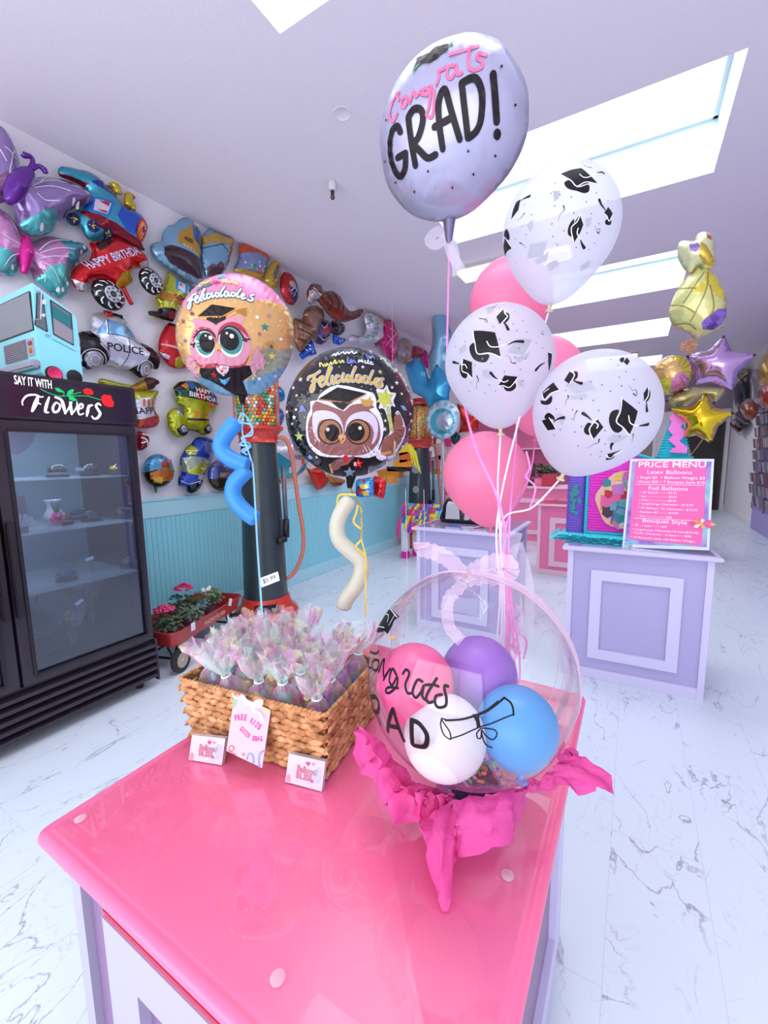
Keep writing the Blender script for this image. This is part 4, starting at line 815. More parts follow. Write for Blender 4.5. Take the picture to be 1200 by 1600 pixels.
# motorbike rider
f = wf('motorbike_balloon', -3.42, [(2.446,1.664),(2.494,1.713),(2.585,1.725),(2.692,1.696),(2.703,1.629),(2.647,1.521),(2.591,1.456),(2.559,1.39),(2.528,1.299),(2.486,1.243),(2.425,1.217),(2.372,1.232),(2.359,1.284),(2.293,1.298),(2.296,1.363),(2.33,1.412),(2.325,1.525),(2.362,1.587),(2.386,1.625)], '2848b0', .15,
  [([(2.372,1.618),(2.431,1.651),(2.472,1.62),(2.438,1.562),(2.374,1.562)], 'b0b828'), ([(2.331,1.537),(2.409,1.549),(2.524,1.536),(2.582,1.496),(2.561,1.417),(2.468,1.381),(2.368,1.398),(2.326,1.425)], 'a8b8a0'), ([(2.341,1.412),(2.46,1.472),(2.567,1.496),(2.544,1.404),(2.424,1.383)], 'b8c828'), ([(2.366,1.283),(2.434,1.331),(2.491,1.301),(2.486,1.243),(2.425,1.217),(2.372,1.232)], '202030'), ([(2.629,1.707),(2.699,1.689),(2.696,1.642),(2.625,1.654)], '181828'), ([(2.446,1.388),(2.535,1.385),(2.516,1.333),(2.438,1.344)], 'd8dce4'), ([(2.536,1.685),(2.603,1.667),(2.594,1.548),(2.528,1.588)], '7088c8')],
  'blue and lime racing motorbike foil balloon beside the dump truck balloon', n=3)
f.strokes('print_lines', [[(2.603,1.667),(2.604,1.575),(2.567,1.496)],
[(2.473,1.446),(2.516,1.431),(2.548,1.457)],
[(2.307,1.338),(2.361,1.309),(2.463,1.329)],
[(2.377,1.6),(2.456,1.6)]], .006, white)
q = [(2.447,1.302)][0]; f.text('number', '23', .035, q[0], q[1], .3, white)
# round birthday balloon
c_ = [(2.765,1.365)][0]
f = wf('round_balloon', -3.43, ell(c_[0], c_[1], .165, .155, 40), '5868a8', .13, [([(2.561,1.324),(2.673,1.345),(2.838,1.323),(2.942,1.289),(2.865,1.207),(2.727,1.19),(2.6,1.227)], '4a3a28'), ([(2.621,1.495),(2.751,1.52),(2.747,1.465),(2.617,1.442)], '8888b8')], 'round violet-blue foil balloon with golden happy birthday lettering', n=0)
for (p, q, s) in zip([(2.781,1.423),(2.693,1.355)], [(2.936,1.407),(2.918,1.333)], ('HAPPY', 'BIRTHDAY')): f.text('lettering', s, .055, p[0], p[1], -.05, inkm('e0a030'), bold=.02, sx=math.dist(p, q) / textw(s, .055, 1, .02))
# crayon box, zero, red oval
f = wf('crayon_box_balloon', -3.43, [(3.122,3.571),(3.166,3.613),(3.322,3.652),(3.486,3.661),(3.524,3.61),(3.484,3.491),(3.471,3.381),(3.282,3.319),(3.047,3.314),(3.114,3.459)], '8898c0', .13, [([(3.122,3.571),(3.166,3.613),(3.322,3.652),(3.486,3.661),(3.524,3.61),(3.494,3.56),(3.335,3.578),(3.117,3.503)], 'c85828'), ([(3.033,3.333),(3.148,3.361),(3.303,3.377),(3.473,3.408),(3.471,3.381),(3.282,3.319),(3.047,3.314)], 'c8a838'), ([(3.307,3.429),(3.351,3.432),(3.357,3.382),(3.303,3.37)], 'd06030'), ([(3.247,3.446),(3.282,3.445),(3.278,3.394),(3.243,3.394)], '48a060')], 'orange and grey-blue gift box foil balloon above the pink owl balloon', n=3)
f.polys('print_dots', [(ell(*p, .02, .026), inkm('7088b8')) for p in [(3.287,3.529),(3.366,3.514),(3.19,3.487)]] + [(ell(*p, .01, .012), inkm('c8d8e8')) for p in [(3.153,3.424),(3.22,3.423),(3.319,3.484),(3.4,3.474),(3.326,3.448)]])
f = wf('number_balloon', -3.37, [(3.412,3.427),(3.515,3.567),(3.593,3.582),(3.618,3.498),(3.537,3.311),(3.441,3.294),(3.387,3.328)], 'c0a030', .12, [([(3.458,3.417),(3.532,3.534),(3.56,3.517),(3.503,3.379),(3.453,3.337)], '6a6468')], 'golden number zero foil balloon between the gift box and red oval balloons')
c_ = [(3.747,3.364)][0]
f = wf('oval_balloon', -3.37, ell(c_[0], c_[1], .14, .17, 36), 'b01820', .14, [(ell(c_[0] + .03, c_[1] - .03, .085, .11), '50406a'), (ell(c_[0] - .01, c_[1] + .03, .05, .035), 'c8a8a0')], 'dark red oval foil balloon under the ceiling, right of the golden zero', n=0)
f.strokes('print_lines', [[(c_[0] - .05, c_[1] - .05), (c_[0] + .02, c_[1]), (c_[0] + .08, c_[1] - .04)], [(c_[0], c_[1] - .09), (c_[0] + .04, c_[1] - .02), (c_[0] + .07, c_[1] + .04)]], .008, inkm('c8d0e8'))
# dinosaurs and neighbours
f = wf('dinosaur_balloon', -3.2, [(3.85,3.337),(3.897,3.414),(3.963,3.454),(4.096,3.475),(4.154,3.431),(4.321,3.486),(4.47,3.469),(4.56,3.391),(4.705,3.36),(4.897,3.444),(4.975,3.433),(4.858,3.327),(4.65,3.228),(4.52,3.181),(4.335,3.157),(4.192,3.195),(4.071,3.26),(4.006,3.282),(3.911,3.215),(3.854,3.238)], '7a3418', .12, [([(3.855,3.339),(3.92,3.375),(3.957,3.347),(4.036,3.347),(4.006,3.282),(3.911,3.215),(3.854,3.238)], 'c8c0bc'), ([(4.224,3.254),(4.34,3.269),(4.461,3.267),(4.521,3.213),(4.367,3.191)], 'a83018')], 'brown snarling dinosaur foil balloon reaching along the ceiling', n=3, wr=.12)
f.strokes('stripes', [[(4.175,3.405),(4.227,3.321),(4.194,3.229)],
[(4.291,3.457),(4.36,3.377),(4.341,3.286)],
[(4.408,3.442),(4.466,3.373),(4.43,3.259)],
[(4.528,3.373),(4.556,3.293)]], .014, inkm('48180c'))
f.strokes('teeth', [[(3.934,3.395),(3.959,3.379),(3.983,3.355),(4.036,3.347)]], .012, white)
f = wf('dinosaur_balloon', -3.3, [(3.912,3.177),(4.06,3.267),(4.211,3.281),(4.262,3.18),(4.142,3.032),(4.108,2.889),(3.999,2.865),(3.835,2.701),(3.739,2.745),(3.714,2.929),(3.733,3.042),(3.869,3.07)], '8a5a40', .14, [([(3.897,3.133),(4.045,3.238),(4.196,3.255),(4.205,3.165),(4.064,3.096),(4.031,2.972),(3.95,2.937),(3.931,3.062)], '9a7060')], 'brown feathered dinosaur foil balloon right beside the pink owl balloon', n=3, wr=.12)
f.strokes('stripes', [[(3.755,3.017),(3.853,3.01),(3.979,2.992)],
[(3.738,2.934),(3.847,2.913),(3.975,2.91)],
[(3.744,2.826),(3.841,2.799)]], .012, inkm('4a2418'))
f = wf('hero_balloon', -3.33, [(4.1,3.093),(4.214,3.156),(4.388,3.183),(4.439,3.108),(4.378,2.97),(4.227,2.868),(4.089,2.89),(4.109,2.995)], '30306a', .1, [([(4.209,3.07),(4.326,3.115),(4.351,3.017),(4.205,2.983)], 'a82830')], 'dark blue and red foil balloon squeezed between the brown dinosaurs')
f.strokes('print_lines', [[(4.183,3.097),(4.237,3.059),(4.327,3.133)],
[(4.148,2.953),(4.23,2.92),(4.349,2.981)]], .012, inkm('c8b0b8'))
for L, l in zip([[(3.818,2.677),(3.924,2.772),(4.049,2.898),(4.086,2.821),(4.136,2.738),(3.971,2.682),(3.878,2.631)],
[(4.472,3.045),(4.598,3.046),(4.762,3.059),(4.692,2.984),(4.593,2.936),(4.467,2.936)]], ('shiny blue star-printed foil balloon left above the black owl balloon', 'shiny blue star-printed foil balloon above the middle of the black owl balloon')):
    f = wf('star_print_balloon', -3.33, L, '1858c8', .08, (), l, n=0, smooth=1); c0 = f.c
    f.polys('printed_stars', [(star(c0[0] + dx, c0[1] + dz, .018), white) for dx, dz in ((-.05, -.02), (.0, .0), (.05, -.02), (.01, .045))])
f = wf('dark_balloon', -3.38, [(4.516,3.224),(4.611,3.257),(4.773,3.252),(4.786,3.162),(4.667,3.078),(4.539,3.068),(4.481,3.126)], '403438', .1, (), 'dark metallic foil balloon behind the roller skate balloon')
f.strokes('print_lines', [[(4.577,3.203),(4.639,3.164),(4.604,3.101)],
[(4.706,3.217),(4.736,3.169)]], .01, inkm('a8a8b8'))
f = wf('roller_skate_balloon', -3.37, [(5.269,3.513),(5.469,3.583),(5.677,3.57),(5.817,3.575),(5.781,3.394),(5.801,3.291),(5.579,3.136),(5.333,3.096),(4.956,3.036),(4.853,3.072),(4.943,3.159),(5.144,3.185),(5.3,3.301),(5.266,3.413)], 'dcd8e0', .14, [([(5.612,3.553),(5.817,3.575),(5.806,3.486),(5.652,3.469)], 'c8c048'), ([(5.455,3.142),(5.582,3.221),(5.779,3.329),(5.791,3.278),(5.579,3.126)], 'd02838'), ([(5.516,3.134),(5.667,3.219),(5.792,3.289),(5.782,3.254),(5.587,3.128)], '3878c8')], 'white roller skate foil balloon with green laces')
f.strokes('laces', [[(5.307,3.483),(5.385,3.484),(5.325,3.438),(5.404,3.438),(5.303,3.382),(5.263,3.342)],
[(5.182,3.194),(5.297,3.189),(5.298,3.23),(5.417,3.226),(5.378,3.279),(5.5,3.287),(5.421,3.35),(5.544,3.359),(5.463,3.422),(5.567,3.448),(5.507,3.495)]], .011, inkm('2a9a78'))
f = wf('slipper_balloon', -3.37, [(5.828,3.47),(5.807,3.529),(5.944,3.597),(6.11,3.628),(6.123,3.564),(6.254,3.46),(6.235,3.272),(6.172,3.1),(6.024,3.004),(5.84,3.081),(5.732,3.211),(5.78,3.351)], 'e02880', .14, (), 'hot pink foil balloon with thin white lines beside the roller skate balloon')
f.strokes('white_lines', [[(5.895,3.465),(6.129,3.409),(6.226,3.316)],
[(5.847,3.344),(6.029,3.23),(6.173,3.168)],
[(6.18,3.488),(5.891,3.289),(5.798,3.182)],
[(5.933,3.121),(6.176,3.306)]], .006, white)
f = wf('rainbow_balloon', -3.42, [(6.396,3.406),(6.636,3.495),(6.831,3.452),(6.858,3.309),(6.771,3.169),(6.603,3.065),(6.416,3.081),(6.326,3.205)], 'a8a0b0', .1, (), 'grey-white foil balloon printed with two rainbows')
for k, (w_, c2) in enumerate(((.02, 'd06030'), (.02, 'd0b030'), (.02, '60a058'), (.02, '5868b0'))):
    f.strokes('rainbow_band', [[(f.c[0] - .14 + k * .02, f.c[1] - .0), (f.c[0] - .04, f.c[1] + .13 - k * .02), (f.c[0] + .09 - k * .02, f.c[1] + .02)], [(f.c[0] - .14 + k * .02, f.c[1] - .2), (f.c[0] - .03, f.c[1] - .06 - k * .02), (f.c[0] + .06 - k * .02, f.c[1] - .17)]], w_, inkm(c2))
wf('bow_balloon', -3.42, [(6.772,3.292),(6.859,3.409),(7.036,3.458),(7.25,3.464),(7.282,3.366),(7.095,3.253),(6.857,3.209)], 'a01838', .14, (), 'dark red rounded foil balloon between rainbow and magenta balloons')
wf('pointed_balloon', -3.42, [(7.282,3.392),(7.378,3.464),(7.529,3.387),(7.556,3.204),(7.476,3.137),(7.345,3.194)], 'b81080', .1, (), 'magenta pointed foil balloon left of the tall pale blue balloon', n=2)
# behind the pump: blue cluster, van balloon
f = wf('blue_character_balloon', -3.37, [(3.371,1.999),(3.406,2.047),(3.493,2.07),(3.569,2.046),(3.585,1.954),(3.524,1.864),(3.434,1.813),(3.362,1.848)], '2840a8', .12, [([(3.422,1.973),(3.511,2.01),(3.528,1.934),(3.439,1.898)], '5878c8')], 'royal blue foil balloon just right of the gumball machine', sp=.02)
f = wf('blue_star_balloon', -3.37, [(3.389,2.269),(3.443,2.298),(3.518,2.298),(3.593,2.257),(3.598,2.157),(3.518,2.126),(3.444,2.141),(3.396,2.21)], '2890c8', .1, [([(3.421,2.288),(3.518,2.298),(3.538,2.265),(3.44,2.253)], 'c02040')], 'bright sky blue foil balloon with a red patch behind the black owl balloon', n=2)
f = wf('camper_balloon', -3.43, [(3.391,1.606),(3.443,1.685),(3.554,1.711),(3.79,1.741),(3.991,1.739),(4.066,1.645),(4.001,1.437),(3.891,1.337),(3.691,1.292),(3.484,1.306),(3.389,1.357),(3.366,1.483)], 'dcdce0', .15, [([(3.4,1.513),(3.458,1.591),(3.566,1.527),(3.678,1.477),(3.721,1.394),(3.692,1.312),(3.485,1.321),(3.39,1.373)], '2aa8b8'), ([(3.766,1.342),(3.872,1.44),(4.033,1.541),(4.001,1.437),(3.891,1.337)], '2aa8b8'), ([(3.37,1.389),(3.486,1.329),(3.692,1.312),(3.866,1.347),(3.878,1.324),(3.691,1.287),(3.484,1.301),(3.389,1.349)], 'c8b040')], 'white and turquoise hippie camper foil balloon behind the black owl balloon')
c0 = [(3.656,1.388),(3.861,1.474),(3.76,1.65),(3.717,1.526)]
f.polys('printed_signs', [(ell(c0[0][0], c0[0][1], .032, .034), white), (ell(c0[0][0], c0[0][1], .024, .026), inkm('2aa8b8')), (ell(c0[1][0], c0[1][1], .03, .032), inkm('c04828')), (ell(c0[1][0], c0[1][1], .012, .012), inkm('e8c040')), (ell(c0[2][0], c0[2][1], .04, .045), inkm('c82828')), (ell(c0[2][0], c0[2][1], .02, .022), inkm('e8d8d0'))])
f.text('lettering', 'VIBES', .075, c0[3][0], c0[3][1] - .02, 0, inkm('8a3818'), bold=.02)
b = MB()
for q in [(-3.43,3.515,1.264),(-3.43,3.789,1.299)]: b.ball(q, .03, 10, 6, .8, 1, 1.1)
o = b.build('wheels', foilm('483838'), f.o, True); o.matrix_parent_inverse = worldof(f.o).inverted()

# ================================================================ GUMBALL MACHINES MADE LIKE OLD PUMPS
m_red = M('gumball_red_enamel', (.62, .035, .02, 1), .3, coat=.4); m_grn = M('pump_dark_green', (.032, .05, .058, 1), .35, coat=.3, noise=.4, bscale=5); m_hose = M('hose_orange', (.62, .17, .11, 1), .5)
def pump(cx, cy, label, near, disc=False):
    t = empty('gumball_machine', (cx, cy, 0), 0, label, 'gumball machine', 'gumball machines like petrol pumps'); T = Matrix.Translation((cx, cy, 0))
    MB().lathe([(0, 0.0), (.29, 0), (.31, .04), (.29, .085), (.24, .13), (.225, .2), (.215, .215), (0, .215)], 28, T).build('base', m_red, t, 'auto')
    MB().box(-.11, .11, .2, .262, .075, .18, Matrix.Translation((cx, cy, 0)) @ Matrix.Rotation(math.atan2(-.69, .72) - PI / 2, 4, 'Z')).build('dispenser_slot', m_blk2, t, bevel=.01)
    MB().lathe([(.0, .21), (.212, .21), (.205, .5), (.19, 1.0), (.172, 1.45), (.165, 1.67), (0, 1.67)], 32, T, .95).build('body', m_grn, t, 'auto')
    MB().lathe([(0, 1.66), (.165, 1.66), (.185, 1.665), (.17, 1.69), (.175, 1.73), (.215, 1.775), (.232, 1.785), (.232, 1.81), (.19, 1.812), (0, 1.812)], 32, T).build('collar', m_red, t, 'auto')
    MB().lathe([(.196, 1.81), (.196, 2.36)], 32, T).build('glass_drum', glassm('drum_glass'), t, True)
    MB().lathe([(.19, 2.355), (.235, 2.36), (.235, 2.39), (.21, 2.41), (.19, 2.45), (.1, 2.47), (0, 2.47)], 32, T).build('cap', m_red, t, 'auto')
    for i in range(8):
        a = 2 * PI * i / 8 + .2; MB().tube([(cx + .203 * math.cos(a), cy + .203 * math.sin(a), 1.805), (cx + .203 * math.cos(a), cy + .203 * math.sin(a), 2.37)], .006, 6).build('drum_rod', m_red, t)
    rv, fv = V((.69, .72, 0)), V((.72, -.69, 0)); K = lambda a, b, z: V((cx, cy, 0)) + rv * a + fv * b + V((0, 0, z))
    h = cr([K(.17, .06, 1.71), K(.25, .05, 1.69), K(.30, .04, 1.5), K(.34, .03, 1.1), K(.375, .03, .8), K(.36, .03, .6), K(.28, .03, .42), K(.2, .03, .36)], 6)
    MB().tube(h, .019, 10).build('hose', m_hose, t, True)
    MB().tube([K(.21, .08, 1.45), K(.215, .09, .95)], .02, 8).build('nozzle_pipe', M('nozzle_grey', '75707a', .4, .6), t, True)
    MB().tube([K(.215, .09, .95), K(.21, .1, .78)], .03, 8).build('nozzle_grip', m_blk2, t, True)
    MB().tube([K(.13, .16, .76), K(.2, .12, .77)], .035, 8).build('nozzle_hook', m_blk2, t, True)
    if disc:
        for z, r in ((1.33, .085), (.98, .06)):
            MB().lathe([(0, 0), (r, 0), (r, .006), (0, .006)], 24, Matrix.Translation((cx + .03, cy - .205, z)) @ Matrix.Rotation(PI / 2, 4, 'X')).build('round_plate', M('worn_plate', 'b8b4b8', .5, noise=.5, bscale=60), t, 'auto')
    return t
GCX, GCY = -3.02, 2.86
pump(GCX, GCY, 'nearer red and dark green gumball machine shaped like a petrol pump, by the fridge', True)
pump(-3.12, 6.52, 'farther gumball machine shaped like a petrol pump, right of the black owl balloon', False, True)
gcol = {'green': '3aa85a', 'yellow': 'e8c838', 'orange': 'e87828', 'red': 'd83038', 'white': 'e8e4e0', 'turquoise': '40b8b0'}
gm = {}
rnd = random.Random(5); keys = list(gcol); cnt = 0; R_ = .178
for j in range(17):
    for i in range(17):
        a = math.radians(-118 + i * 10.6 + (5.3 if j % 2 else 0)); c = rnd.choice(keys); p = (GCX + R_ * math.cos(a), GCY + R_ * math.sin(a), 1.828 + j * .0305)
        if c not in gm:
            o = MB().ball((0, 0, 0), .0165, 10, 7).build('gumball', M('gumball_' + c, gcol[c], .3), None, True); gm[c] = o
        else: o = gm[c].copy(); C.objects.link(o)
        o.location = p; tag(o, c + ' gumball behind the glass drum of the nearer gumball machine', 'gumball', c + ' gumballs in the nearer machine')
mixb = M('candy_mix', 'e8c060', .4)
def candymix(name, cx, cy, r, label, z0=1.815, z1=2.33):
    m = bpy.data.materials.new('candy_mix'); m.use_nodes = True; nt = m.node_tree; p = nt.nodes['Principled BSDF']; v = nt.nodes.new('ShaderNodeTexVoronoi'); v.inputs['Scale'].default_value = 55
    tc = nt.nodes.new('ShaderNodeTexCoord'); nt.links.new(tc.outputs['Object'], v.inputs['Vector']); h = nt.nodes.new('ShaderNodeValToRGB'); sp = nt.nodes.new('ShaderNodeSeparateColor')
    nt.links.new(v.outputs['Color'], sp.inputs[0]); nt.links.new(sp.outputs[0], h.inputs[0]); h.color_ramp.interpolation = 'CONSTANT'; e = h.color_ramp.elements
    for i, c in enumerate(('e8c838', 'e87828', '3aa85a', 'd8b050', 'd83038')):
        if i > 1: e.new(.2 * i)
        e[i].position = .2 * i; e[i].color = hx(c)
    nt.links.new(h.outputs[0], p.inputs['Base Color']); p.inputs['Roughness'].default_value = .35
    o = MB().lathe([(0, z0), (r, z0), (r, z1), (r * .6, z1 + .02), (0, z1 + .02)], 28, Matrix.Translation((cx, cy, 0))).build(name, m, None, True)
    return tag(o, label, 'candy', None, 'stuff')
candymix('candy_fill', GCX, GCY, .158, 'mass of small round candies filling the nearer gumball machine')
candymix('candy_fill', -3.12, 6.52, .185, 'yellow and orange candies filling the farther gumball machine')

# ================================================================ RED WAGON WITH FLOWERS
ax = V((-.3, .954, 0)).normalized(); wn = V((.954, .3, 0)).normalized()
wo = V((-2.745, 1.66, 0)); rzw = math.atan2(ax.y, ax.x)
t = empty('wagon', wo, 0, 'old red pull-along wagon holding potted flowers beside the fridge', 'wagon')
TW = Matrix(((ax.x, -wn.x, 0, wo.x), (ax.y, -wn.y, 0, wo.y), (0, 0, 1, 0), (0, 0, 0, 1)))   # local x along, y to the wall side
m_wag = M('wagon_red', (.42, .03, .03, 1), .35, coat=.3)
def bed(x0, x1, y0, y1, z0, z1, fl, th=.006):
    o_ = rrect(x0, x1, y0, y1, .05); i_ = rrect(x0 - fl, x1 + fl, y0 - fl, y1 + fl, .06); n = len(o_)
    vs = [(a, b, z0) for a, b in o_] + [(a, b, z1) for a, b in i_]; rim = rrect(x0 - fl - .008, x1 + fl + .008, y0 - fl - .008, y1 + fl + .008, .065); vs += [(a, b, z1) for a, b in rim] + [(a, b, z1 - .012) for a, b in rim]
    fs = [tuple(range(n))]
    for k in range(3): fs += [(k * n + i, k * n + (i + 1) % n, (k + 1) * n + (i + 1) % n, (k + 1) * n + i) for i in range(n)]
    return [TW @ V(v) for v in vs], fs
vs, fs = bed(.05, .88, -.02, .36, .2, .315, .025); MB().add(vs, fs).build('bed', m_wag, t, 'auto')
wfr = Fr(TW @ V((.33, -.046, .245)), ax, (0, 0, 1), wn)
mb = MB(); textmesh(mb, 'RADIO FLYER', .045, .02, .0, 0, 0, .005, lambda a, b: wfr.pt(a, b, .006), 1); mb.build('side_lettering', M('faded_cream', 'd8b8a0', .6), t)
for i, (x, y) in enumerate(((.09, -.03), (.09, .38), (.78, -.03), (.78, .38))):
    T = TW @ Matrix.Translation((x, y, .093)) @ Matrix.Rotation(PI / 2, 4, 'X')
    w_ = MB().lathe([(0, -.014), (.05, -.014), (.075, -.018), (.09, -.014), (.093, 0), (.09, .014), (.075, .018), (.05, .014), (0, .014)], 26, T).build('wheel', M('wagon_tyre', '2a2024', .6), t, 'auto')
    MB().lathe([(0, .03), (.012, .03), (.016, .022), (.03, .02), (.045, .024), (.056, .019), (.056, -.019), (0, -.024)], 24, T).build('hubcap', M('wagon_hub', 'b8a898', .4, .4), w_, 'auto')
for x in (.09, .78): MB().tube([TW @ V((x, -.03, .093)), TW @ V((x, .38, .093))], .009, 8).build('axle', m_blk2, t)
for x in (.09, .78):
    for y in (.03, .3): MB().tube([TW @ V((x - .05, y, .2)), TW @ V((x, y, .093)), TW @ V((x + .06, y, .2))], .009, 6).build('bracket', m_blk2, t)
MB().tube([TW @ V((.1, .16, .15)), TW @ V((.78, .16, .15))], .01, 6).build('undercarriage_rod', m_blk2, t)
def leafcluster(mb, c, r, h, n, ls, rnd):
    for _ in range(n):
        a = rnd.random() * 2 * PI; q = r * math.sqrt(rnd.random()); p = V(c) + V((q * math.cos(a), q * math.sin(a), h * rnd.random()))
        d = V((math.cos(a), math.sin(a), .5 * rnd.random())).normalized(); s = d.cross(V((0, 0, 1))).normalized(); L = ls * (.7 + .6 * rnd.random()); up = V((0, 0, L * .15))
        mb.add([p, p + d * L * .5 + s * L * .38 + up, p + d * L - V((0, 0, L * .2)), p + d * L * .5 - s * L * .38 + up, p + d * L * .55 + up * 1.6], [(0, 1, 4), (1, 2, 4), (2, 3, 4), (3, 0, 4)])
def potted(lx, ly, r, fc, label, seed, flowers=True, lc='4a6a4a', hgt=.1, fz=.12, fx=(0, 0)):
    rnd = random.Random(seed); p = TW @ V((lx, ly, .2)); o = empty('potted_plant', p, 0, label, 'potted plant', 'potted plants in the wagon'); z = .2
    MB().lathe([(0, .002), (.045, .002), (.06, .11), (.056, .11), (.05, .095), (0, .095)], 16, Matrix.Translation(p)).build('pot', M('pot_sleeve', '8a6a8a', .4, noise=.5, bscale=40), o, 'auto')
    b = MB(); leafcluster(b, p + V((0, 0, .09)), r, hgt, 110, .045, rnd); b.build('foliage', M('foliage_' + lc, lc, .6, noise=.5, bscale=20), o)
    if flowers:
        b = MB()
        for _ in range(60):
            a = rnd.random() * 6.28; q = r * .8 * math.sqrt(rnd.random()); b.ball(p + V((q * math.cos(a) + fx[0], q * math.sin(a) + fx[1], fz + .1 + .05 * (1 - q / r) + .012 * rnd.random())), .0135, 6, 4, 1, 1, .6)
        b.build('flowers', M('petals_' + fc, fc, .6), o, True)
potted(.14, .12, .085, 'e0487c', 'plant with pink flower clusters right against the fridge side', 1)
potted(.48, .22, .085, 'e0206a', 'tallest plant in the wagon with deep pink flowers', 2, hgt=.12, lc='385a38', fz=.17)
potted(.36, .07, .085, 'c02848', 'low grey-green ivy plant in the front of the wagon bed', 3, False, '6a8068')
potted(.72, .16, .09, 'ffffff', 'trailing light green ivy plant at the far end of the wagon', 4, False, '7a9a70')
def butterfly(lx, ly, z, col, label):
    p = TW @ V((lx, ly, z)); b = MB(); b.tube([p, p - V((0, 0, .06))], .0015, 5)
    for s in (-1, 1): b.add([p, p + V((.01, .03 * s, .03)), p + V((.012, .05 * s, .012)), p + V((.01, .035 * s, -.012)), p + V((.006, .01 * s, -.015)), p + V((.002, 0, .001))], [(0, 1, 2, 3, 4), (4, 5, 0)])
    tag(b.build('butterfly_pick', M('pick_' + col, col, .5)), label, 'butterfly decoration')
butterfly(.42, .02, .38, '4a9ae0', 'blue butterfly decoration stuck among the wagon plants')
butterfly(.62, .12, .44, 'ecebf0', 'white butterfly decoration beside the deep pink flowers')
for lx, z, l in ((.2, .3, 'white paper tag in front of the near wagon plant'), (.68, .32, 'white tilted price tag hanging over the wagon rim')):
    p = TW @ V((lx, -.065, z)); tag(MB().box(-.022, .022, -.001, .001, -.03, .03, Matrix.Translation(p) @ Matrix.Rotation(rzw, 4, 'Z') @ Matrix.Rotation(.4 if lx > .3 else 0, 4, 'Y')).build('paper_tag', M('card_white', 'dcdce4', .5)), l, 'tag')

# ================================================================ PINATAS AND PARCEL ON AND BEHIND THE PEDESTALS
def fringe(mb, p0, p1, drop, n, rnd, cols=None, out=V((0, -1, 0))):
    for i in range(n):
        a = V(p0).lerp(V(p1), i / n); b_ = V(p0).lerp(V(p1), (i + .9) / n); d = V(drop) * (.8 + .4 * rnd.random()) + out * .02 * rnd.random()
        if cols: mb.use(rnd.choice(cols))
        mb.add([a, b_, b_ + d * .5 + out * .012, a + d * .5 + out * .012, b_ + d, a + d], [(0, 1, 2, 3), (3, 2, 4, 5)])
rnd = random.Random(3); cm = [M('crepe_' + c, c, .7) for c in ('e82838', 'f08030', 'e8e030', 'a8e838', '3858c0', 'f038a0', '8858b8', '48b8e0')]
ux, uy = -2.72, 5.6
t = empty('donkey_pinata', (ux, uy, 0), 0, 'rainbow fringed pinata with white legs and pink feet standing left of the pedestal', 'pinata')
crw = M('crepe_white', 'e8e4ee', .8, bump=.6, bscale=60); crp = M('crepe_magenta', 'f020a8', .7)
for dx, dy in ((-.2, 0), (-.12, .22), (.35, 0), (.3, .22)):
    l = bx('leg', ux + dx - .055, ux + dx + .055, uy + dy - .055, uy + dy + .055, .1, .55, crw, t, .02); bx('foot', ux + dx - .056, ux + dx + .056, uy + dy - .056, uy + dy + .056, 0, .1, crp, l, .015)
MB().ball((ux + .08, uy + .11, .66), .2, 16, 10, 1.7, .8, .8).build('trunk', crw, t, True)
fb = MB()
for k in range(7):
    z = .84 - k * .045; fringe(fb, (ux - .22 + k * .02, uy - .02 - .012 * k, z), (ux + .42 - k * .01, uy - .02 - .012 * k, z), (-.05, 0, -.17), 14, rnd, cm)
fb.build('fringe', None, t)
fb = MB(); fringe(fb, (ux - .3, uy - .05, .6), (ux - .24, uy - .05, .6), (-.02, 0, -.3), 4, rnd, [cm[3], cm[0], cm[5]]); fb.build('side_fringe', None, t)
# black wrapped parcel
x, y = -1.27, 3.78; t = empty('wrapped_parcel', (x, y, .915), 0, 'black plastic wrapped parcel with shiny grey bands on the lavender pedestal', 'parcel')
b = MB(); rnd = random.Random(9); n = 26
for k, (z, s) in enumerate(((.0, 1.02), (.03, 1.08), (.1, 1), (.17, .97), (.21, .85), (.222, .5))):
    for i in range(n):
        a = 2 * PI * i / n; cx_ = .27 * (abs(math.cos(a)) ** .4) * (1 if math.cos(a) > 0 else -1) * s; cy_ = .15 * (abs(math.sin(a)) ** .4) * (1 if math.sin(a) > 0 else -1) * s
        b.v.append((x + cx_ + rnd.uniform(-.006, .006), y + cy_ + rnd.uniform(-.006, .006), .916 + z + (rnd.uniform(-.006, .006) if k else 0)))
b.f = [(k * n + i, k * n + (i + 1) % n, (k + 1) * n + (i + 1) % n, (k + 1) * n + i) for k in range(5) for i in range(n)] + [tuple(range(n))[::-1], tuple(5 * n + i for i in range(n))]; b.i = [0] * len(b.f)
b.build('wrap', M('black_plastic', '141014', .18, bump=.5, bscale=25), t, True)
for i, (a, c) in enumerate(((-.2, -.06), (-.02, .03), (.06, .19))):
    mesh('sheen_band', [(x + a, y - .168, .95), (x + c, y - .168, .955), (x + c - .01, y - .162, 1.09), (x + a + .01, y - .162, 1.085), (x + c - .015, y - .1, 1.135), (x + a + .02, y - .1, 1.13)], [(0, 1, 2, 3), (3, 2, 4, 5)], M('sheen_grey', 'b4b4bc', .25, bump=.4, bscale=20), t)  # white sheen of the plastic put in as pale grey strips
MB().ball((x - .1, y + .02, 1.2), .06, 12, 8, 1.2, 1, .8).build('purple_top', M('crepe_8858b8', '8858b8', .7), t, True)
MB().ball((x - .02, y - .02, 1.16), .045, 12, 8, 1.4, 1, .6).build('yellow_trim', M('crepe_e8e030', 'e8e030', .7), t, True)
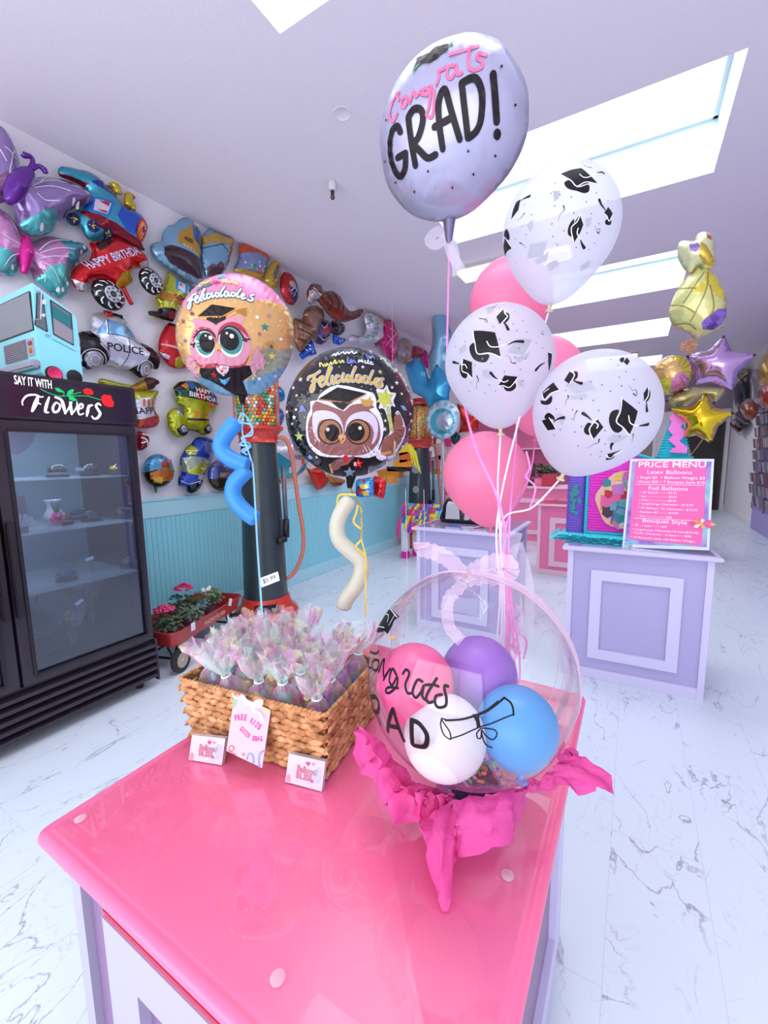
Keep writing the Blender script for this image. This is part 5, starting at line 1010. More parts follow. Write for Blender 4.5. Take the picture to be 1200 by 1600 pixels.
for i, (px, py, a, c, l) in enumerate(((-1.13, 3.45, .5, 'd82840', 'red pen lying in front of the black parcel'), (-1.18, 3.42, .15, 'e8e8f0', 'white pen lying left of the red pen on the pedestal'), (-1.1, 3.43, 1.2, 'f0c0c8', 'pale pink pen crossing the red pen'), (-1.3, 3.44, -.1, '3880d0', 'blue pen lying on the pedestal glass in front of the parcel'))):
    t = empty('pen', (px, py, .918), 0, l, 'pen'); d = V((math.cos(a), math.sin(a), 0)) * .065; c0 = V((px, py, .921 + .009 * (i == 2)))
    MB().tube([c0 - d, c0 + d * .7], .004, 8).build('barrel', M('pen_' + c, c, .3), t, True); MB().tube([c0 + d * .7, c0 + d], .0048, 8).build('cap', M('pen_cap', 'c83040', .3), t, True)
# castle pinata
m_tq = M('crepe_turquoise', (.02, .55, .66, 1), .7, bump=.8, bscale=45); m_pu = M('crepe_purple', (.22, .12, .62, 1), .7, bump=.9, bscale=45); m_mg = M('crepe_hot_pink', (.86, .04, .62, 1), .65, bump=.9, bscale=40); m_pk = M('crepe_pink', (.92, .22, .72, 1), .7, bump=.8, bscale=45)
t = empty('castle_pinata', (-.05, 3.45, .915), 0, 'castle shaped pinata in purple, hot pink and turquoise crepe behind the price menu', 'pinata')
def crepe_tube(name, cx, cy, r, z0, z1, m, r1=None, sx=1, sy=1, n=30):
    rnd = random.Random(int(cx * 99) + int(z0 * 77)); k = int((z1 - z0) / .018); pr = []
    for i in range(k + 1):
        u = i / k; rr = r + ((r1 if r1 is not None else r) - r) * u; pr += [(rr, z0 + (z1 - z0) * u), (rr + .006, z0 + (z1 - z0) * u + .012)]
    b = MB().lathe(pr + [(0, z1 + .01)], n, Matrix.Translation((cx, cy, 0)), sx, sy); return b.build(name, m, t)
crepe_tube('left_tower', -.355, 3.4, .058, .93, 1.44, m_pu)
crepe_tube('rear_tower', .24, 3.5, .06, .93, 1.5, m_pu); crepe_tube('tower_roof', .225, 3.46, .1, 1.47, 1.80, m_tq, .012); crepe_tube('tower_roof_rim', .225, 3.46, .106, 1.455, 1.485, m_tq)
bx('castle_body', -.27, .3, 3.4, 3.56, .93, 1.42, m_pu, t)
MB().add(*[( [(a, yy, c) for yy in (3.37, 3.40) for a, c in ((-.275, .965), (.3, .965), (.3, 1.42), (-.02, 1.52), (-.275, 1.4))]), [(0, 1, 2, 3, 4), (9, 8, 7, 6, 5)] + [(i, (i + 1) % 5, 5 + (i + 1) % 5, 5 + i) for i in range(5)]]).build('front_wall', m_mg, t)
e = MB().tube([(-.282, 3.365, .96), (-.282, 3.365, 1.4), (-.02, 3.365, 1.525), (.3, 3.365, 1.42), (.3, 3.365, .96), (-.282, 3.365, .96)], .012, 8); e.build('turquoise_border', m_tq, t)
e = MB()
for k in range(22):
    z = .98 + k * .02; e.tube([(-.27, 3.366, z), (-.1, 3.364, z + .006 * math.sin(k)), (.1, 3.366, z), (.29, 3.364, z + .004)], .0045, 5)
e.build('crepe_rows', m_mg, t)
ob = MB().use(M('print_gold_pink', 'f0b8a0', .6)); ob.add([(-.03, 3.355, 1.2)] + [(-.03 + .19 * math.cos(2 * PI * i / 28) * (1 + .05 * math.sin(5 * i)), 3.355, 1.2 + .2 * math.sin(2 * PI * i / 28) * (1 + .05 * math.cos(7 * i))) for i in range(28)], [(0, 1 + i, 1 + (i + 1) % 28) for i in range(28)])
rnd = random.Random(21); pal = ['d88a30', '4a3048', '58a8b0', 'c02838', 'e8c860', 'e060a0', '6a5ab0', 'e8d0c0', '2a8a90', 'f0a0c8', 'c878c0']
for k in range(70):
    a = rnd.random() * 6.28; q = .17 * math.sqrt(rnd.random()); r = .016 + .02 * rnd.random(); cx_, cz_ = -.03 + q * math.cos(a), 1.2 + q * math.sin(a) * 1.05; ob.use(M('print_' + pal[k % 11], pal[k % 11], .6))
    ob.add([(cx_ + r * math.cos(i * PI / 4) * (1 + .5 * (i % 2)), 3.354 - k * .00006, cz_ + r * math.sin(i * PI / 4) * (1 + .5 * ((i + k) % 3 == 0))) for i in range(8)], [tuple(range(8))])
ob.build('round_print', None, t)
ob = MB().use(M('print_2a8a90', '2a8a90', .6)); px = -.355
for k in range(26):
    a = rnd.random() * 6.28; z_ = 1.1 + .2 * rnd.random(); q = .03 * math.sin((z_ - 1.08) * 14); r = .014; ob.use(M('print_' + ['2a8a90', '1f6a70', '48b0a8', 'a02838'][k % 4 if z_ > 1.25 else k % 3], '2a8a90', .6))
    cx_ = px + q * math.cos(a); yy = 3.4 - .07 - k * .0001; ob.add([(cx_ + r * math.cos(i * PI / 3), yy, z_ + r * 1.3 * math.sin(i * PI / 3)) for i in range(6)], [tuple(range(6))])
ob.build('tower_print', None, t)
zz_ = [(.211,1.805),(.269,1.734),(.244,1.687),(.275,1.648),(.243,1.596),(.287,1.557),(.286,1.519),(.193,1.525),(.208,1.551),(.226,1.562),(.182,1.606),(.206,1.635),(.177,1.675),(.194,1.719),(.18,1.743)]
vs = [(a, 3.34, b) for a, b in zz_] + [(a, 3.375, b) for a, b in zz_]; n = len(zz_)
MB().add(vs, [tuple(range(n)), tuple(range(2 * n - 1, n - 1, -1))] + [(i, (i + 1) % n, n + (i + 1) % n, n + i) for i in range(n)]).build('pink_zigzag', m_pk, t)
rnd = random.Random(4); fb = MB().use(M('crepe_tq_frill', (.03, .6, .68, 1), .6))
for k in range(4): fringe(fb, (-.5 + k * .02, 3.24 - k * .01, .936 + k * .014), (.02, 3.22, .936 + k * .012), (.0, -.05, -.012), 20, rnd)
fringe(fb, (-.46, 3.5, .97), (-.46, 3.26, .955), (-.05, -.01, -.035), 12, rnd); fb.build('frill', None, t)
bx('frill_base', -.46, .33, 3.27, 3.6, .918, .938, m_tq, t, .006)
# price menu sign
FS = Fr((.19,3.16,.93),(.9998,.02,0),(-.0014,.0698,.9976),(.0199,-.9974,.0698))
t = empty('price_menu', FS.pt(0, 0, 0), 0, 'pink price menu board with white lettering leaning on the castle pinata', 'sign')
q = [(-.2125,.5589),(.2215,.5548),(.229,.0043),(-.2298,-.0185)]
def fslab(fr, L, d0, d1, name, m, parent):
    n = len(L); vs = [fr.pt(a, b, d0) for a, b in L] + [fr.pt(a, b, d1) for a, b in L]
    return MB().add(vs, [tuple(range(n)), tuple(range(2 * n - 1, n - 1, -1))] + [(i, (i + 1) % n, n + (i + 1) % n, n + i) for i in range(n)]).build(name, m, parent)
fslab(FS, q, -.008, 0, 'frame', M('sign_frame_white', 'e4e8f4', .4), t)
def flatm(name, cols, sc_=3.):
    m = M(name, cols[0], .5); nt = m.node_tree; p = nt.nodes['Principled BSDF']; tc = nt.nodes.new('ShaderNodeTexCoord'); n = nt.nodes.new('ShaderNodeTexNoise'); n.inputs['Scale'].default_value = sc_
    r = nt.nodes.new('ShaderNodeValToRGB'); nt.links.new(tc.outputs['Object'], n.inputs[0]); nt.links.new(n.outputs['Fac'], r.inputs[0]); nt.links.new(r.outputs[0], p.inputs['Base Color'])
    e = r.color_ramp.elements
    while len(e) < len(cols): e.new(.5)
    for i, c in enumerate(cols): e[i].position = .3 + .4 * i / (len(cols) - 1); e[i].color = hx(c)
    return m
q2 = [(-.2009,.5424),(.2101,.5397),(.2155,.0226),(-.2163,.0039)]
fslab(FS, q2, 0, .001, 'poster', flatm('poster_marble', ['70b8d8', '9ad0d8', 'a898d8', '7058b8', 'd0a8e0'], 5.), t)
q3 = [(-.1846,.504),(-.17,.5465),(.1775,.5374),(.1858,.5224),(.1921,.2282),(.1906,.0419),(.1764,.027),(-.1524,.037),(-.1837,.0408),(-.1942,.0627)]
fslab(FS, q3, .001, .002, 'pink_panel', M('poster_pink', 'f868b4', .5), t)
rows = [('PRICE MENU', 0.05, 0.01), ('Latex Balloons', 0.034, 0), ('• Single $2', 0.022, 0.004), ('• Balloon Weight $3', 0.024, 0.004), ('• Dozen $20', 0.022, 0.004), ('• 7 Bouquet Style $10', 0.022, 0.004), ('Foil Balloons', 0.034, 0), ('• 18" Round———$4.99', 0.018, 0.003), ('• Star———————$3.50', 0.018, 0.003), ('• Orbz——————$9.99', 0.018, 0.003), ('• Large/Large Character—$12.99', 0.018, 0.003), ('• XL Balloon / XL Character—$15.99', 0.018, 0.003), ('• Numbers 40"———$14.99', 0.018, 0.003), ('• Sets——————$20', 0.018, 0.003), ('Bouquet Style', 0.036, 0), ('• 18" - 6 latex———$27', 0.018, 0.003), ('• Large/Large Character+6 latex$35.00', 0.018, 0.003), ('• XL/XL Character - 6 latex——$40.', 0.018, 0.003), ('• All Bouquets come with Balloon Weight.', 0.018, 0.003)]
RP = [[(-.1678,.5058),(.1842,.5041)], [(-.1177,.4635),(.1184,.4619)], [(-.1693,.4329),(-.0601,.4326)], [(-.0395,.4328),(.1817,.4308)], [(-.1702,.4062),(-.0527,.4065)], [(-.0425,.4067),(.1832,.4041)], [(-.1047,.3615),(.1019,.3617)], [(-.1491,.3389),(.0467,.3396)], [(-.15,.3139),(.048,.3155)], [(-.1503,.2907),(.0466,.2896)], [(-.1506,.2675),(.135,.2677)], [(-.1515,.2406),(.1574,.2382)], [(-.1524,.2136),(.0622,.2144)], [(-.1526,.1885),(.0301,.1866)], [(-.1263,.1542),(.1095,.1536)], [(-.1804,.1273),(.0081,.1259)], [(-.1805,.1001),(.1688,.0996)], [(-.1817,.0764),(.1391,.0751)], [(-.1826,.0491),(.1581,.0458)]]
mb = MB()
for (s, z, bo), p in zip(rows, RP): flat_text('', FS, s, p[0], p[1], z, None, bold=bo, off=.0028, mb=mb)
mb.build('lettering', M('poster_white', 'ffffff', .5), t)
mb = MB()
for L in [[(-.1751,.3954),(.1824,.3957)],
[(-.1675,.1777),(.1607,.1799)]]: ribbon2(mb, L, .0025, lambda a, b: FS.pt(a, b, .0028))
mb.build('rule_lines', M('poster_white', 'ffffff', .5), t)
c0 = [(.1856,.1645)][0]; mb = MB()
for i in range(8):
    a = i * .8; mb.use(M('bow_' + ['f8c070', 'f868c0', 'fff0d0'][i % 3], ['f8c070', 'f868c0', 'fff0d0'][i % 3], .4)); p = FS.pt(c0[0], c0[1], .004); d = FS.u * math.cos(a) * 1.5 + FS.v * math.sin(a) * .7; e_ = FS.n.cross(d).normalized()
    mb.add([p, p + d * .03 + e_ * .012 + FS.n * .012, p + d * .045 + FS.n * .004, p + d * .03 - e_ * .012 + FS.n * .014], [(0, 1, 2, 3)])
mb.build('ribbon_bow', None, t)
# ================================================================ RIGHT BALLOON BOUQUET BEHIND THE PRICE MENU
GR = 'foil balloons behind the price menu'
fr = Fr((.27,3.5,2.3),(.997,-.0769,0),(-.0085,-.1101,.9939),(-.0764,-.9909,-.1104))
f = Foil('gown_balloon', fr, cr([(.0283,-.0519),(.065,-.0414),(.1186,-.0232),(.1615,.0014),(.1788,.0612),(.168,.1666),(.1385,.2445),(.0929,.3261),(.0549,.3606),(.0128,.381),(-.0086,.3603),(-.0483,.3279),(-.0875,.2731),(-.1209,.1827),(-.125,.1176),(-.0988,.0576),(-.0427,.0147),(-.0026,-.014)], 4, True), foilm('dede90', .25, .3), .2,
  [([(.0551,.3575),(.0929,.3261),(.1385,.2445),(.168,.1666),(.1315,.1638),(.0824,.2259),(.0513,.2845)], foilm('e0cc40', .25, .3)), ([(-.0008,.2437),(.0343,.2675),(.0718,.2489),(.0565,.2106),(.0103,.215)], foilm('e0cc40', .25, .3)), ([(.0506,.0314),(.0759,.0643),(.1272,.1022),(.1729,.1038),(.1762,.0617),(.1602,.0174),(.1178,-.0124),(.0623,-.003)], foilm('8a68b8', .25, .3))],
  'tall pale yellow ball gown foil balloon at the top right', GR, sp=.02, wr=.1)
f.strokes('gown_folds', [[(.0658,.3325),(.0641,.2298),(.018,.1018),(-.0069,.0523)],
[(.0809,.2469),(.1083,.1164),(.0855,.0573)],
[(.0476,.3368),(-.0264,.2068),(-.0524,.1692)],
[(-.1209,.1827),(-.0414,.1454),(.0085,.1036)],
[(-.0875,.2731),(.0085,.2417)],
[(-.0988,.0576),(-.0158,.043),(.0246,.0034)]], .006, inkm('9a8a40'))
f.polys('berries', [(ell(*p, .026, .022), inkm(c)) for p, c in zip([(.0871,.0357),(.1176,.0514),(.1472,.0723),(.107,.0108)], ('8a68c8', '6a48a0', '8a68c8', '5a3890'))])
f = Foil('bow_top_balloon', fr, cr([(-.0312,.3522),(-.0666,.395),(-.0974,.465),(-.099,.5378),(-.0719,.553),(-.0158,.5357),(-.0087,.5639),(.0219,.5753),(.0583,.5602),(.0831,.5188),(.0946,.4464),(.0999,.375),(.0824,.3489),(.0373,.3546),(.0126,.3841),(-.0086,.3603)], 4, True), foilm('e2e2b4', .25, .3), .14, [([(.0177,.5066),(.0464,.479),(.0869,.4084),(.0906,.3571),(.0446,.3784),(.0143,.4266)], foilm('c8a838')), ([(-.0416,.5123),(-.0006,.5115),(.0199,.4759),(-.0056,.452),(-.0342,.4696)], foilm('9a80b8')), ([(.0414,.5501),(.0642,.5388),(.0709,.5073),(.0481,.5185)], foilm('d87858'))], 'cream bow-shaped foil balloon sitting on top of the yellow gown balloon', GR, sp=.018, wr=.1)
fr = Fr((.18,3.4,1.75),(.9892,.1466,0),(.0049,-.0334,.9994),(.1465,-.9886,-.0338))
c0 = [(-.0065,.2713),(.1089,.2565),(-.0159,.4053)]; r = c0[1][0] - c0[0][0]
f = Foil('round_balloon', fr, ell(c0[0][0], c0[0][1], r, r * 1.07, 40), foilm('c8b828'), .26, [(ell(c0[0][0] - .06, c0[0][1] - .01, .1, .14, 20, .2), foilm('d0a868')), (ell(c0[0][0] - .06, c0[0][1] - .09, .07, .06), foilm('c8c030')), (ell(c0[0][0] + .03, c0[0][1] - .06, .05, .06), foilm('c878a8'))], 'round golden yellow foil balloon with a faded floral print', GR, wr=.04)
f.strokes('grid_lines', [[(c0[0][0] + r * .9 * math.cos(a), c0[0][1] + r * .9 * math.sin(a)), (c0[0][0] + r * .3 * math.cos(a), c0[0][1] + r * .3 * math.sin(a))] for a in (-.9, -.5, 0, .5, .9, 1.3)], .003, inkm('6a6020'))
fr = Fr((.42,3.5,1.85),(.9929,-.1191,0),(-.0056,-.0464,.9989),(-.119,-.9918,-.0468))
f = Foil('star_balloon', fr, [(.0257,.4008),(.068,.2999),(.1896,.2603),(.1082,.1656),(.0899,.059),(-.0176,.1203),(-.1012,.1127),(-.1159,.1938),(-.1658,.3023),(-.0408,.3277)], foilm('c8a0d8', .14, .85), .22, (), 'lilac star foil balloon behind the golden round balloon', GR, sp=.016, flat=.75, smooth=2)
fr = Fr((.32,3.3,1.62),(.9807,-.1954,0),(-.0029,-.0148,.9999),(-.1954,-.9806,-.0151))
f = Foil('star_balloon', fr, [(.0378,.2642),(.0849,.1716),(.1843,.132),(.1098,.0581),(.0821,-.0452),(.0026,.0092),(-.0565,-.0051),(-.053,.0895),(-.1588,.1867),(-.0361,.1873)], foilm('e8c818', .12, .9), .2, (), 'bright gold star foil balloon right above the price menu', GR, sp=.016, flat=.75, smooth=2)
f = Foil('pleated_balloon', Fr((.18,3.4,1.75),(.9892,.1466,0),(.0049,-.0334,.9994),(.1465,-.9886,-.0338)), [(-.0271,.109),(.0287,.1621),(.1235,.1891),(.2836,.1722),(.291,.1391),(.2365,.0711),(.185,.1295),(.0941,.068),(.0153,.0723)], foilm('a8a068'), .1, (), 'pale green pleated foil balloon between the lilac and gold stars', GR, sp=.016, wr=.2)
b = MB()
for i, (p, q) in enumerate((((.27, 3.5, 2.24), (.24, 3.55, 1.7)), ((.45, 3.5, 1.8), (.26, 3.55, 1.4)), ((.3, 3.4, 1.55), (.26, 3.5, 1.3)))):
    o = MB().tube(cr([p, ((p[0] + q[0]) / 2 + .02, p[1], (p[2] + q[2]) / 2), q], 6), .003, 6).build('balloon_ribbon', M('copper_ribbon', 'd09060', .3, .4)); tag(o, ['copper ribbon hanging from the yellow gown balloon', 'copper ribbon hanging from the lilac star balloon', 'copper ribbon hanging from the gold star balloon'][i], 'ribbon')
b = MB(); p = V((.262, 3.45, 2.2))
for i in range(10): a = i * 1.9; b.tube(cr([p, p + V((.03 * math.cos(a), -.01, .03 * math.sin(a))), p + V((.05 * math.cos(a + .6), 0, .045 * math.sin(a + .6))), p + V((.02 * math.cos(a + 1.3), 0, .02 * math.sin(a + 1.3)))], 4), .003, 5)
tag(b.build('curly_ribbon', M('copper_ribbon', 'd09060', .3, .4)), 'curled copper ribbon knot under the yellow gown balloon', 'ribbon')
# ================================================================ FAR LEFT CLUSTER AROUND THE SECOND MACHINE
GF = 'balloons around the farther machine'
def yf(name, Y, L, col, T, regs=(), label='', n=4, **k): return Foil(name, YF(Y), cr(L, n, True) if n else L, foilm(col), T, [(r[0], foilm(r[1])) for r in regs], label, GF, **k)
yf('tower_balloon', 6.3, [(-2.8,3.773),(-2.78,3.81),(-2.734,3.825),(-2.662,3.82),(-2.577,3.791),(-2.526,3.759),(-2.523,3.701),(-2.538,3.624),(-2.537,3.509),(-2.504,3.423),(-2.482,3.351),(-2.497,3.226),(-2.521,3.066),(-2.533,2.832),(-2.584,2.624),(-2.717,2.612),(-2.839,2.745),(-2.86,2.989),(-2.853,3.085),(-2.806,3.222),(-2.799,3.398),(-2.806,3.576),(-2.789,3.69)], '88bcd8', .3, (), 'tall pale blue bottle shaped foil balloon rising behind the printed balloons', wr=.04)
yf('crown_balloon', 6.15, [(-3.197,2.906),(-3.168,2.987),(-3.056,3.004),(-3.04,3.074),(-2.919,2.981),(-2.852,2.89),(-2.805,2.743),(-2.785,2.688),(-2.732,2.794),(-2.653,2.903),(-2.575,2.812),(-2.491,2.722),(-2.408,2.61),(-2.445,2.474),(-2.456,2.334),(-2.785,2.262),(-2.88,2.426),(-3.059,2.526),(-3.128,2.691)], '38a0d0', .22, (), 'shiny sky blue pointed foil balloon below the tall pale blue one', n=0, sp=.03, flat=.8, smooth=1)
c0 = [(-2.494,2.058),(-2.216,2.043)]; r = c0[1][0] - c0[0][0]
f = yf('snowflake_balloon', 6.0, ell(c0[0][0], c0[0][1], r, r * 1.03, 40), 'c8dcec', .18, [(ell(c0[0][0] + .02, c0[0][1] - .03, r * .68, r * .68), '40b0c0'), (ell(c0[0][0] + .06, c0[0][1] - .03, r * .45, r * .5), 'a8b4c8')], 'round white and teal snowflake-printed foil balloon', n=0)
sn = []
for i in range(11):
    a = .3 + i * .5; cx_, cz_ = c0[0][0] + r * .85 * math.cos(a), c0[0][1] + r * .85 * math.sin(a)
    for k in range(3): sn.append([(cx_ - .03 * math.cos(k * PI / 3), cz_ - .03 * math.sin(k * PI / 3)), (cx_ + .03 * math.cos(k * PI / 3), cz_ + .03 * math.sin(k * PI / 3))])
f.strokes('snowflakes', sn, .008, inkm('58a0c0')); f.tail(c0[0][0], c0[0][1] - r, .06, .03, foilm('b0b8c8'))
b = MB().tube(cr([(c0[0][0], 6.0, c0[0][1] - r - .05), (c0[0][0] + .02, 6.0, 1.3), (c0[0][0] + .01, 6.0, .3)], 5), .012, 6); tag(b.build('balloon_ribbon', M('pale_blue_ribbon', 'b8cce0', .4)), 'pale blue ribbon hanging from the snowflake balloon', 'ribbon')
yf('red_star_balloon', 6.4, [(-2.419,2.331),(-2.314,2.274),(-2.209,2.138),(-2.073,2.098),(-2.07,1.904),(-2.205,1.886),(-2.389,1.881),(-2.364,2.032),(-2.418,2.167)], 'c82808', .2, (), 'orange-red shiny foil balloon behind the pink and printed balloons', n=0, flat=.8, smooth=1, sp=.03)
yf('dark_teal_balloon', 6.6, [(-2.601,1.884),(-2.472,1.897),(-2.435,1.81),(-2.507,1.709),(-2.582,1.745)], '104048', .1, (), 'dark teal foil balloon under the orange-red one')
# pink pinata cards under the snowflake balloon
t = empty('party_banner', (-2.75, 6.9, 1.5), 0, 'pink, yellow and white paper pinata pieces hanging on the wall right of the second machine', 'party decoration')
for L, c in zip([[(-3.224,1.601),(-3.078,1.617),(-3.099,1.222),(-3.203,1.221)],
[(-3.089,1.505),(-2.895,1.54),(-2.914,1.28),(-3.078,1.279)],
[(-3.048,1.728),(-2.817,1.777),(-2.785,1.465),(-2.996,1.467)],
[(-2.837,1.833),(-2.719,1.811),(-2.718,1.683),(-2.816,1.686)],
[(-3.14,1.88),(-3.079,1.859),(-3.058,1.691),(-3.099,1.692)],
[(-3.028,1.858),(-2.987,1.838),(-3.007,1.653),(-3.048,1.728)],
[(-3.078,1.279),(-2.914,1.298),(-2.904,1.205),(-3.068,1.213)]], ('e88ab0', 'f0b0c8', 'f0c8d0', 'e83880', 'a8c028', 'b05828', 'e8a828')):
    n = len(L); vs = [(a, 6.9, b_) for a, b_ in L] + [(a, 6.93, b_) for a, b_ in L]; MB().add(vs, [tuple(range(n)), tuple(range(2 * n - 1, n - 1, -1))] + [(i, (i + 1) % n, n + (i + 1) % n, n + i) for i in range(n)]).build('paper_piece', M('paper_' + c, c, .6), t)
bx('backing_card', -2.9, -2.35, 6.94, 6.96, 1.2, 2.2, M('paper_pale_pink', 'e8c8d0', .7), t)
MB().tube([(-2.6, 6.95, 2.2), (-2.6, 6.95, CH)], .003, 5).build('hanging_cord', M('string_white', 'd8d8e0', .6), t)
# under the black owl
Yq = 3.9
wl = lambda name, X, L, col, T, regs, label, **k: wf(name, X, L, col, T, regs, label, **k)
wf('firework_balloon', -3.4, [(3.939,1.432),(4.022,1.388),(4.249,1.403),(4.372,1.226),(4.283,1.142),(4.142,1.129),(4.058,1.243)], 'd03018', .1, [([(3.939,1.432),(4.015,1.452),(4.077,1.386),(4.021,1.36)], 'c8a028')], 'red rocket-shaped foil balloon at the chair rail below the black owl balloon', n=3)
wf('boat_balloon', -3.4, [(4.364,1.317),(4.487,1.282),(4.641,1.251),(4.761,1.205),(4.663,1.147),(4.48,1.144),(4.384,1.211)], 'b88050', .08, [([(4.384,1.211),(4.665,1.187),(4.637,1.146),(4.48,1.144)], '7a4820')], 'tan and brown foil balloon right of the red rocket balloon')
Yq = 2.2
f = Foil('square_balloon', YF(2.2), cr([(-1.486,1.38),(-1.434,1.391),(-1.365,1.398),(-1.362,1.342),(-1.367,1.288),(-1.436,1.274),(-1.489,1.277),(-1.494,1.332)], 3, True), foilm('3888c8'), .06, [([(-1.487,1.332),(-1.434,1.355),(-1.375,1.328),(-1.436,1.275),(-1.48,1.281)], foilm('2848b0')), ([(-1.452,1.355),(-1.4,1.359),(-1.383,1.335),(-1.435,1.326)], foilm('d8c030')), ([(-1.47,1.325),(-1.435,1.333),(-1.427,1.297),(-1.466,1.296)], foilm('c02828')), ([(-1.435,1.312),(-1.392,1.32),(-1.384,1.291),(-1.427,1.283)], foilm('d8c030')), ([(-1.434,1.384),(-1.408,1.385),(-1.408,1.367),(-1.434,1.366)], foilm('c83028'))], 'small blue, yellow and red patterned square foil balloon just under the black owl', 'small foil balloons under the black owl', sp=.006)
f = Foil('square_balloon', YF(2.3), cr([(-1.432,1.39),(-1.384,1.398),(-1.335,1.369),(-1.338,1.314),(-1.356,1.26),(-1.412,1.271),(-1.431,1.289)], 3, True), foilm('c81820'), .06, (), 'small plain red square foil balloon just under the black owl', 'small foil balloons under the black owl', sp=.008)
for x, z, l in ((-1.17, 0, 'thin white string hanging from the patterned square balloon'), (-1.05, 0, 'thin white string hanging from the plain red square balloon')):
    q = f.fr; tag(MB().tube([(x, 2.25, 1.33), (x + .01, 2.25, .7), (x, 2.25, .012)], .0015, 5).build('balloon_string', M('string_white', 'd8d8e0', .6)), l, 'string')
t = empty('tiger_pinata', (-2.9, 5.2, 1.4), 0, 'orange and yellow paper pinata figure hanging left of the second machine', 'pinata'); rnd = random.Random(8)
for L, c in zip([[(-2.784,1.658),(-2.675,1.687),(-2.631,1.639),(-2.64,1.576),(-2.767,1.546)],
[(-2.766,1.562),(-2.649,1.576),(-2.659,1.465),(-2.758,1.45)],
[(-2.85,1.467),(-2.659,1.473),(-2.668,1.37),(-2.832,1.386)],
[(-2.963,1.378),(-2.659,1.37),(-2.669,1.33),(-2.955,1.333)],
[(-3.127,1.319),(-2.992,1.353),(-2.787,1.321),(-2.806,1.24),(-3.09,1.245)]], ('e8c030', 'd86020', 'e89020', '20161a', 'c88020')):
    n = len(L); vs = [(a, 5.15, b_) for a, b_ in L] + [(a, 5.3, b_) for a, b_ in L]; MB().add(vs, [tuple(range(n)), tuple(range(2 * n - 1, n - 1, -1))] + [(i, (i + 1) % n, n + (i + 1) % n, n + i) for i in range(n)]).build('paper_body', M('paper_' + c, c, .6), t, bevel=.01)
fb = MB(); q = [(-2.606,5.1,1.683),(-2.52,5.1,1.497),(-3.068,5.1,1.274),(-2.752,5.1,1.277)]; fringe(fb, q[0], V(q[0]) + V((.12, 0, -.1)), (.08, 0, -.3), 5, rnd, [M('crepe_e8e030', 'e8e030', .7)]); fringe(fb, q[2], q[3], (.0, 0, -.12), 12, rnd, [M('paper_e89020', 'e89020', .6), M('paper_c88020', 'c88020', .6)]); fb.build('fringe', None, t)
MB().tube([(-2.9, 5.22, 1.95), (-2.9, 5.22, CH)], .003, 5).build('hanging_cord', M('string_white', 'd8d8e0', .6), t)
# ================================================================ COUNTER THINGS AT THE BACK
def cb_(name, x, z0, w_, h, col, label, cat, y=7.6, d=.2, bev=.01): return tag(bx(name, x - w_ / 2, x + w_ / 2, y - d / 2, y + d / 2, z0, z0 + h, M('item_' + col, col, .5), None, bev), label, cat)
cr1 = [ony_ for ony_ in [(-1.535,1.007),(-1.356,1.011),(-1.256,1.1),(-1.146,1.155),(-1.335,1.336),(-1.232,1.304),(-1.109,1.262)]]
zc = 1.0
t = empty('cash_register', (cr1[0][0], 7.6, zc), 0, 'dark cash register on the pink counter, seen through the balloon ribbons', 'cash register')
bx('base', cr1[0][0] - .14, cr1[0][0] + .1, 7.5, 7.75, zc, zc + .1, M('item_302830', '302830', .4), t, .01); bx('screen', cr1[0][0] - .12, cr1[0][0] + .08, 7.6, 7.63, zc + .15, zc + .38, M('item_181418', '181418', .2), t, .01); bx('stand', cr1[0][0] - .04, cr1[0][0] + 0, 7.61, 7.65, zc + .1, zc + .16, M('item_302830', '302830', .4), t)
cb_('tissue_box', cr1[1][0], zc, .2, .12, 'f080a8', 'pink box on the back counter', 'box'); cb_('pink_bin', cr1[2][0] + .05, zc, .22, .2, 'c83050', 'dark pink box on the back counter, rightmost one', 'box', 7.55)
cb_('shelf_box', cr1[4][0], 1.75, .16, .1, '303a80', 'small navy blue box on the pink back wall shelf', 'box', 9.5); cb_('shelf_box', cr1[5][0] + .15, 1.7, .2, .18, 'e89030', 'orange box on the pink back wall shelf', 'box', 9.5); cb_('shelf_box', cr1[6][0] + .3, 1.68, .2, .14, 'c81828', 'red box on the pink back wall shelf', 'box', 9.5)
tag(bx('wall_shelf', -3.2, -1.25, 9.38, 9.6, 1.64, 1.67, m_pinkt), 'pale pink shelf on the pink back wall behind the counter', 'shelf')
t = empty('flower_pot', (cr1[1][0] + .07, 7.86, zc), 0, 'bushy green potted plant on the back counter', 'potted plant'); rnd = random.Random(2)
MB().lathe([(0, .002), (.08, .002), (.1, .14), (.09, .14), (0, .13)], 16, Matrix.Translation((cr1[1][0] + .07, 7.86, zc))).build('pot', M('item_d84878', 'd84878', .5), t, 'auto'); b = MB(); leafcluster(b, V((cr1[1][0] + .07, 7.86, zc + .13)), .16, .2, 120, .09, rnd); b.build('foliage', M('foliage_2a4a28', '2a4a28', .6), t)
b = MB(); gl = glassm('acrylic_case', base=.1)
bx('display_case', -2.1, -1.75, 7.45, 7.8, 1.0, 1.25, gl).name = 'display_case'; tag(bpy.data.objects['display_case'], 'clear acrylic display case on the pink counter', 'display case')
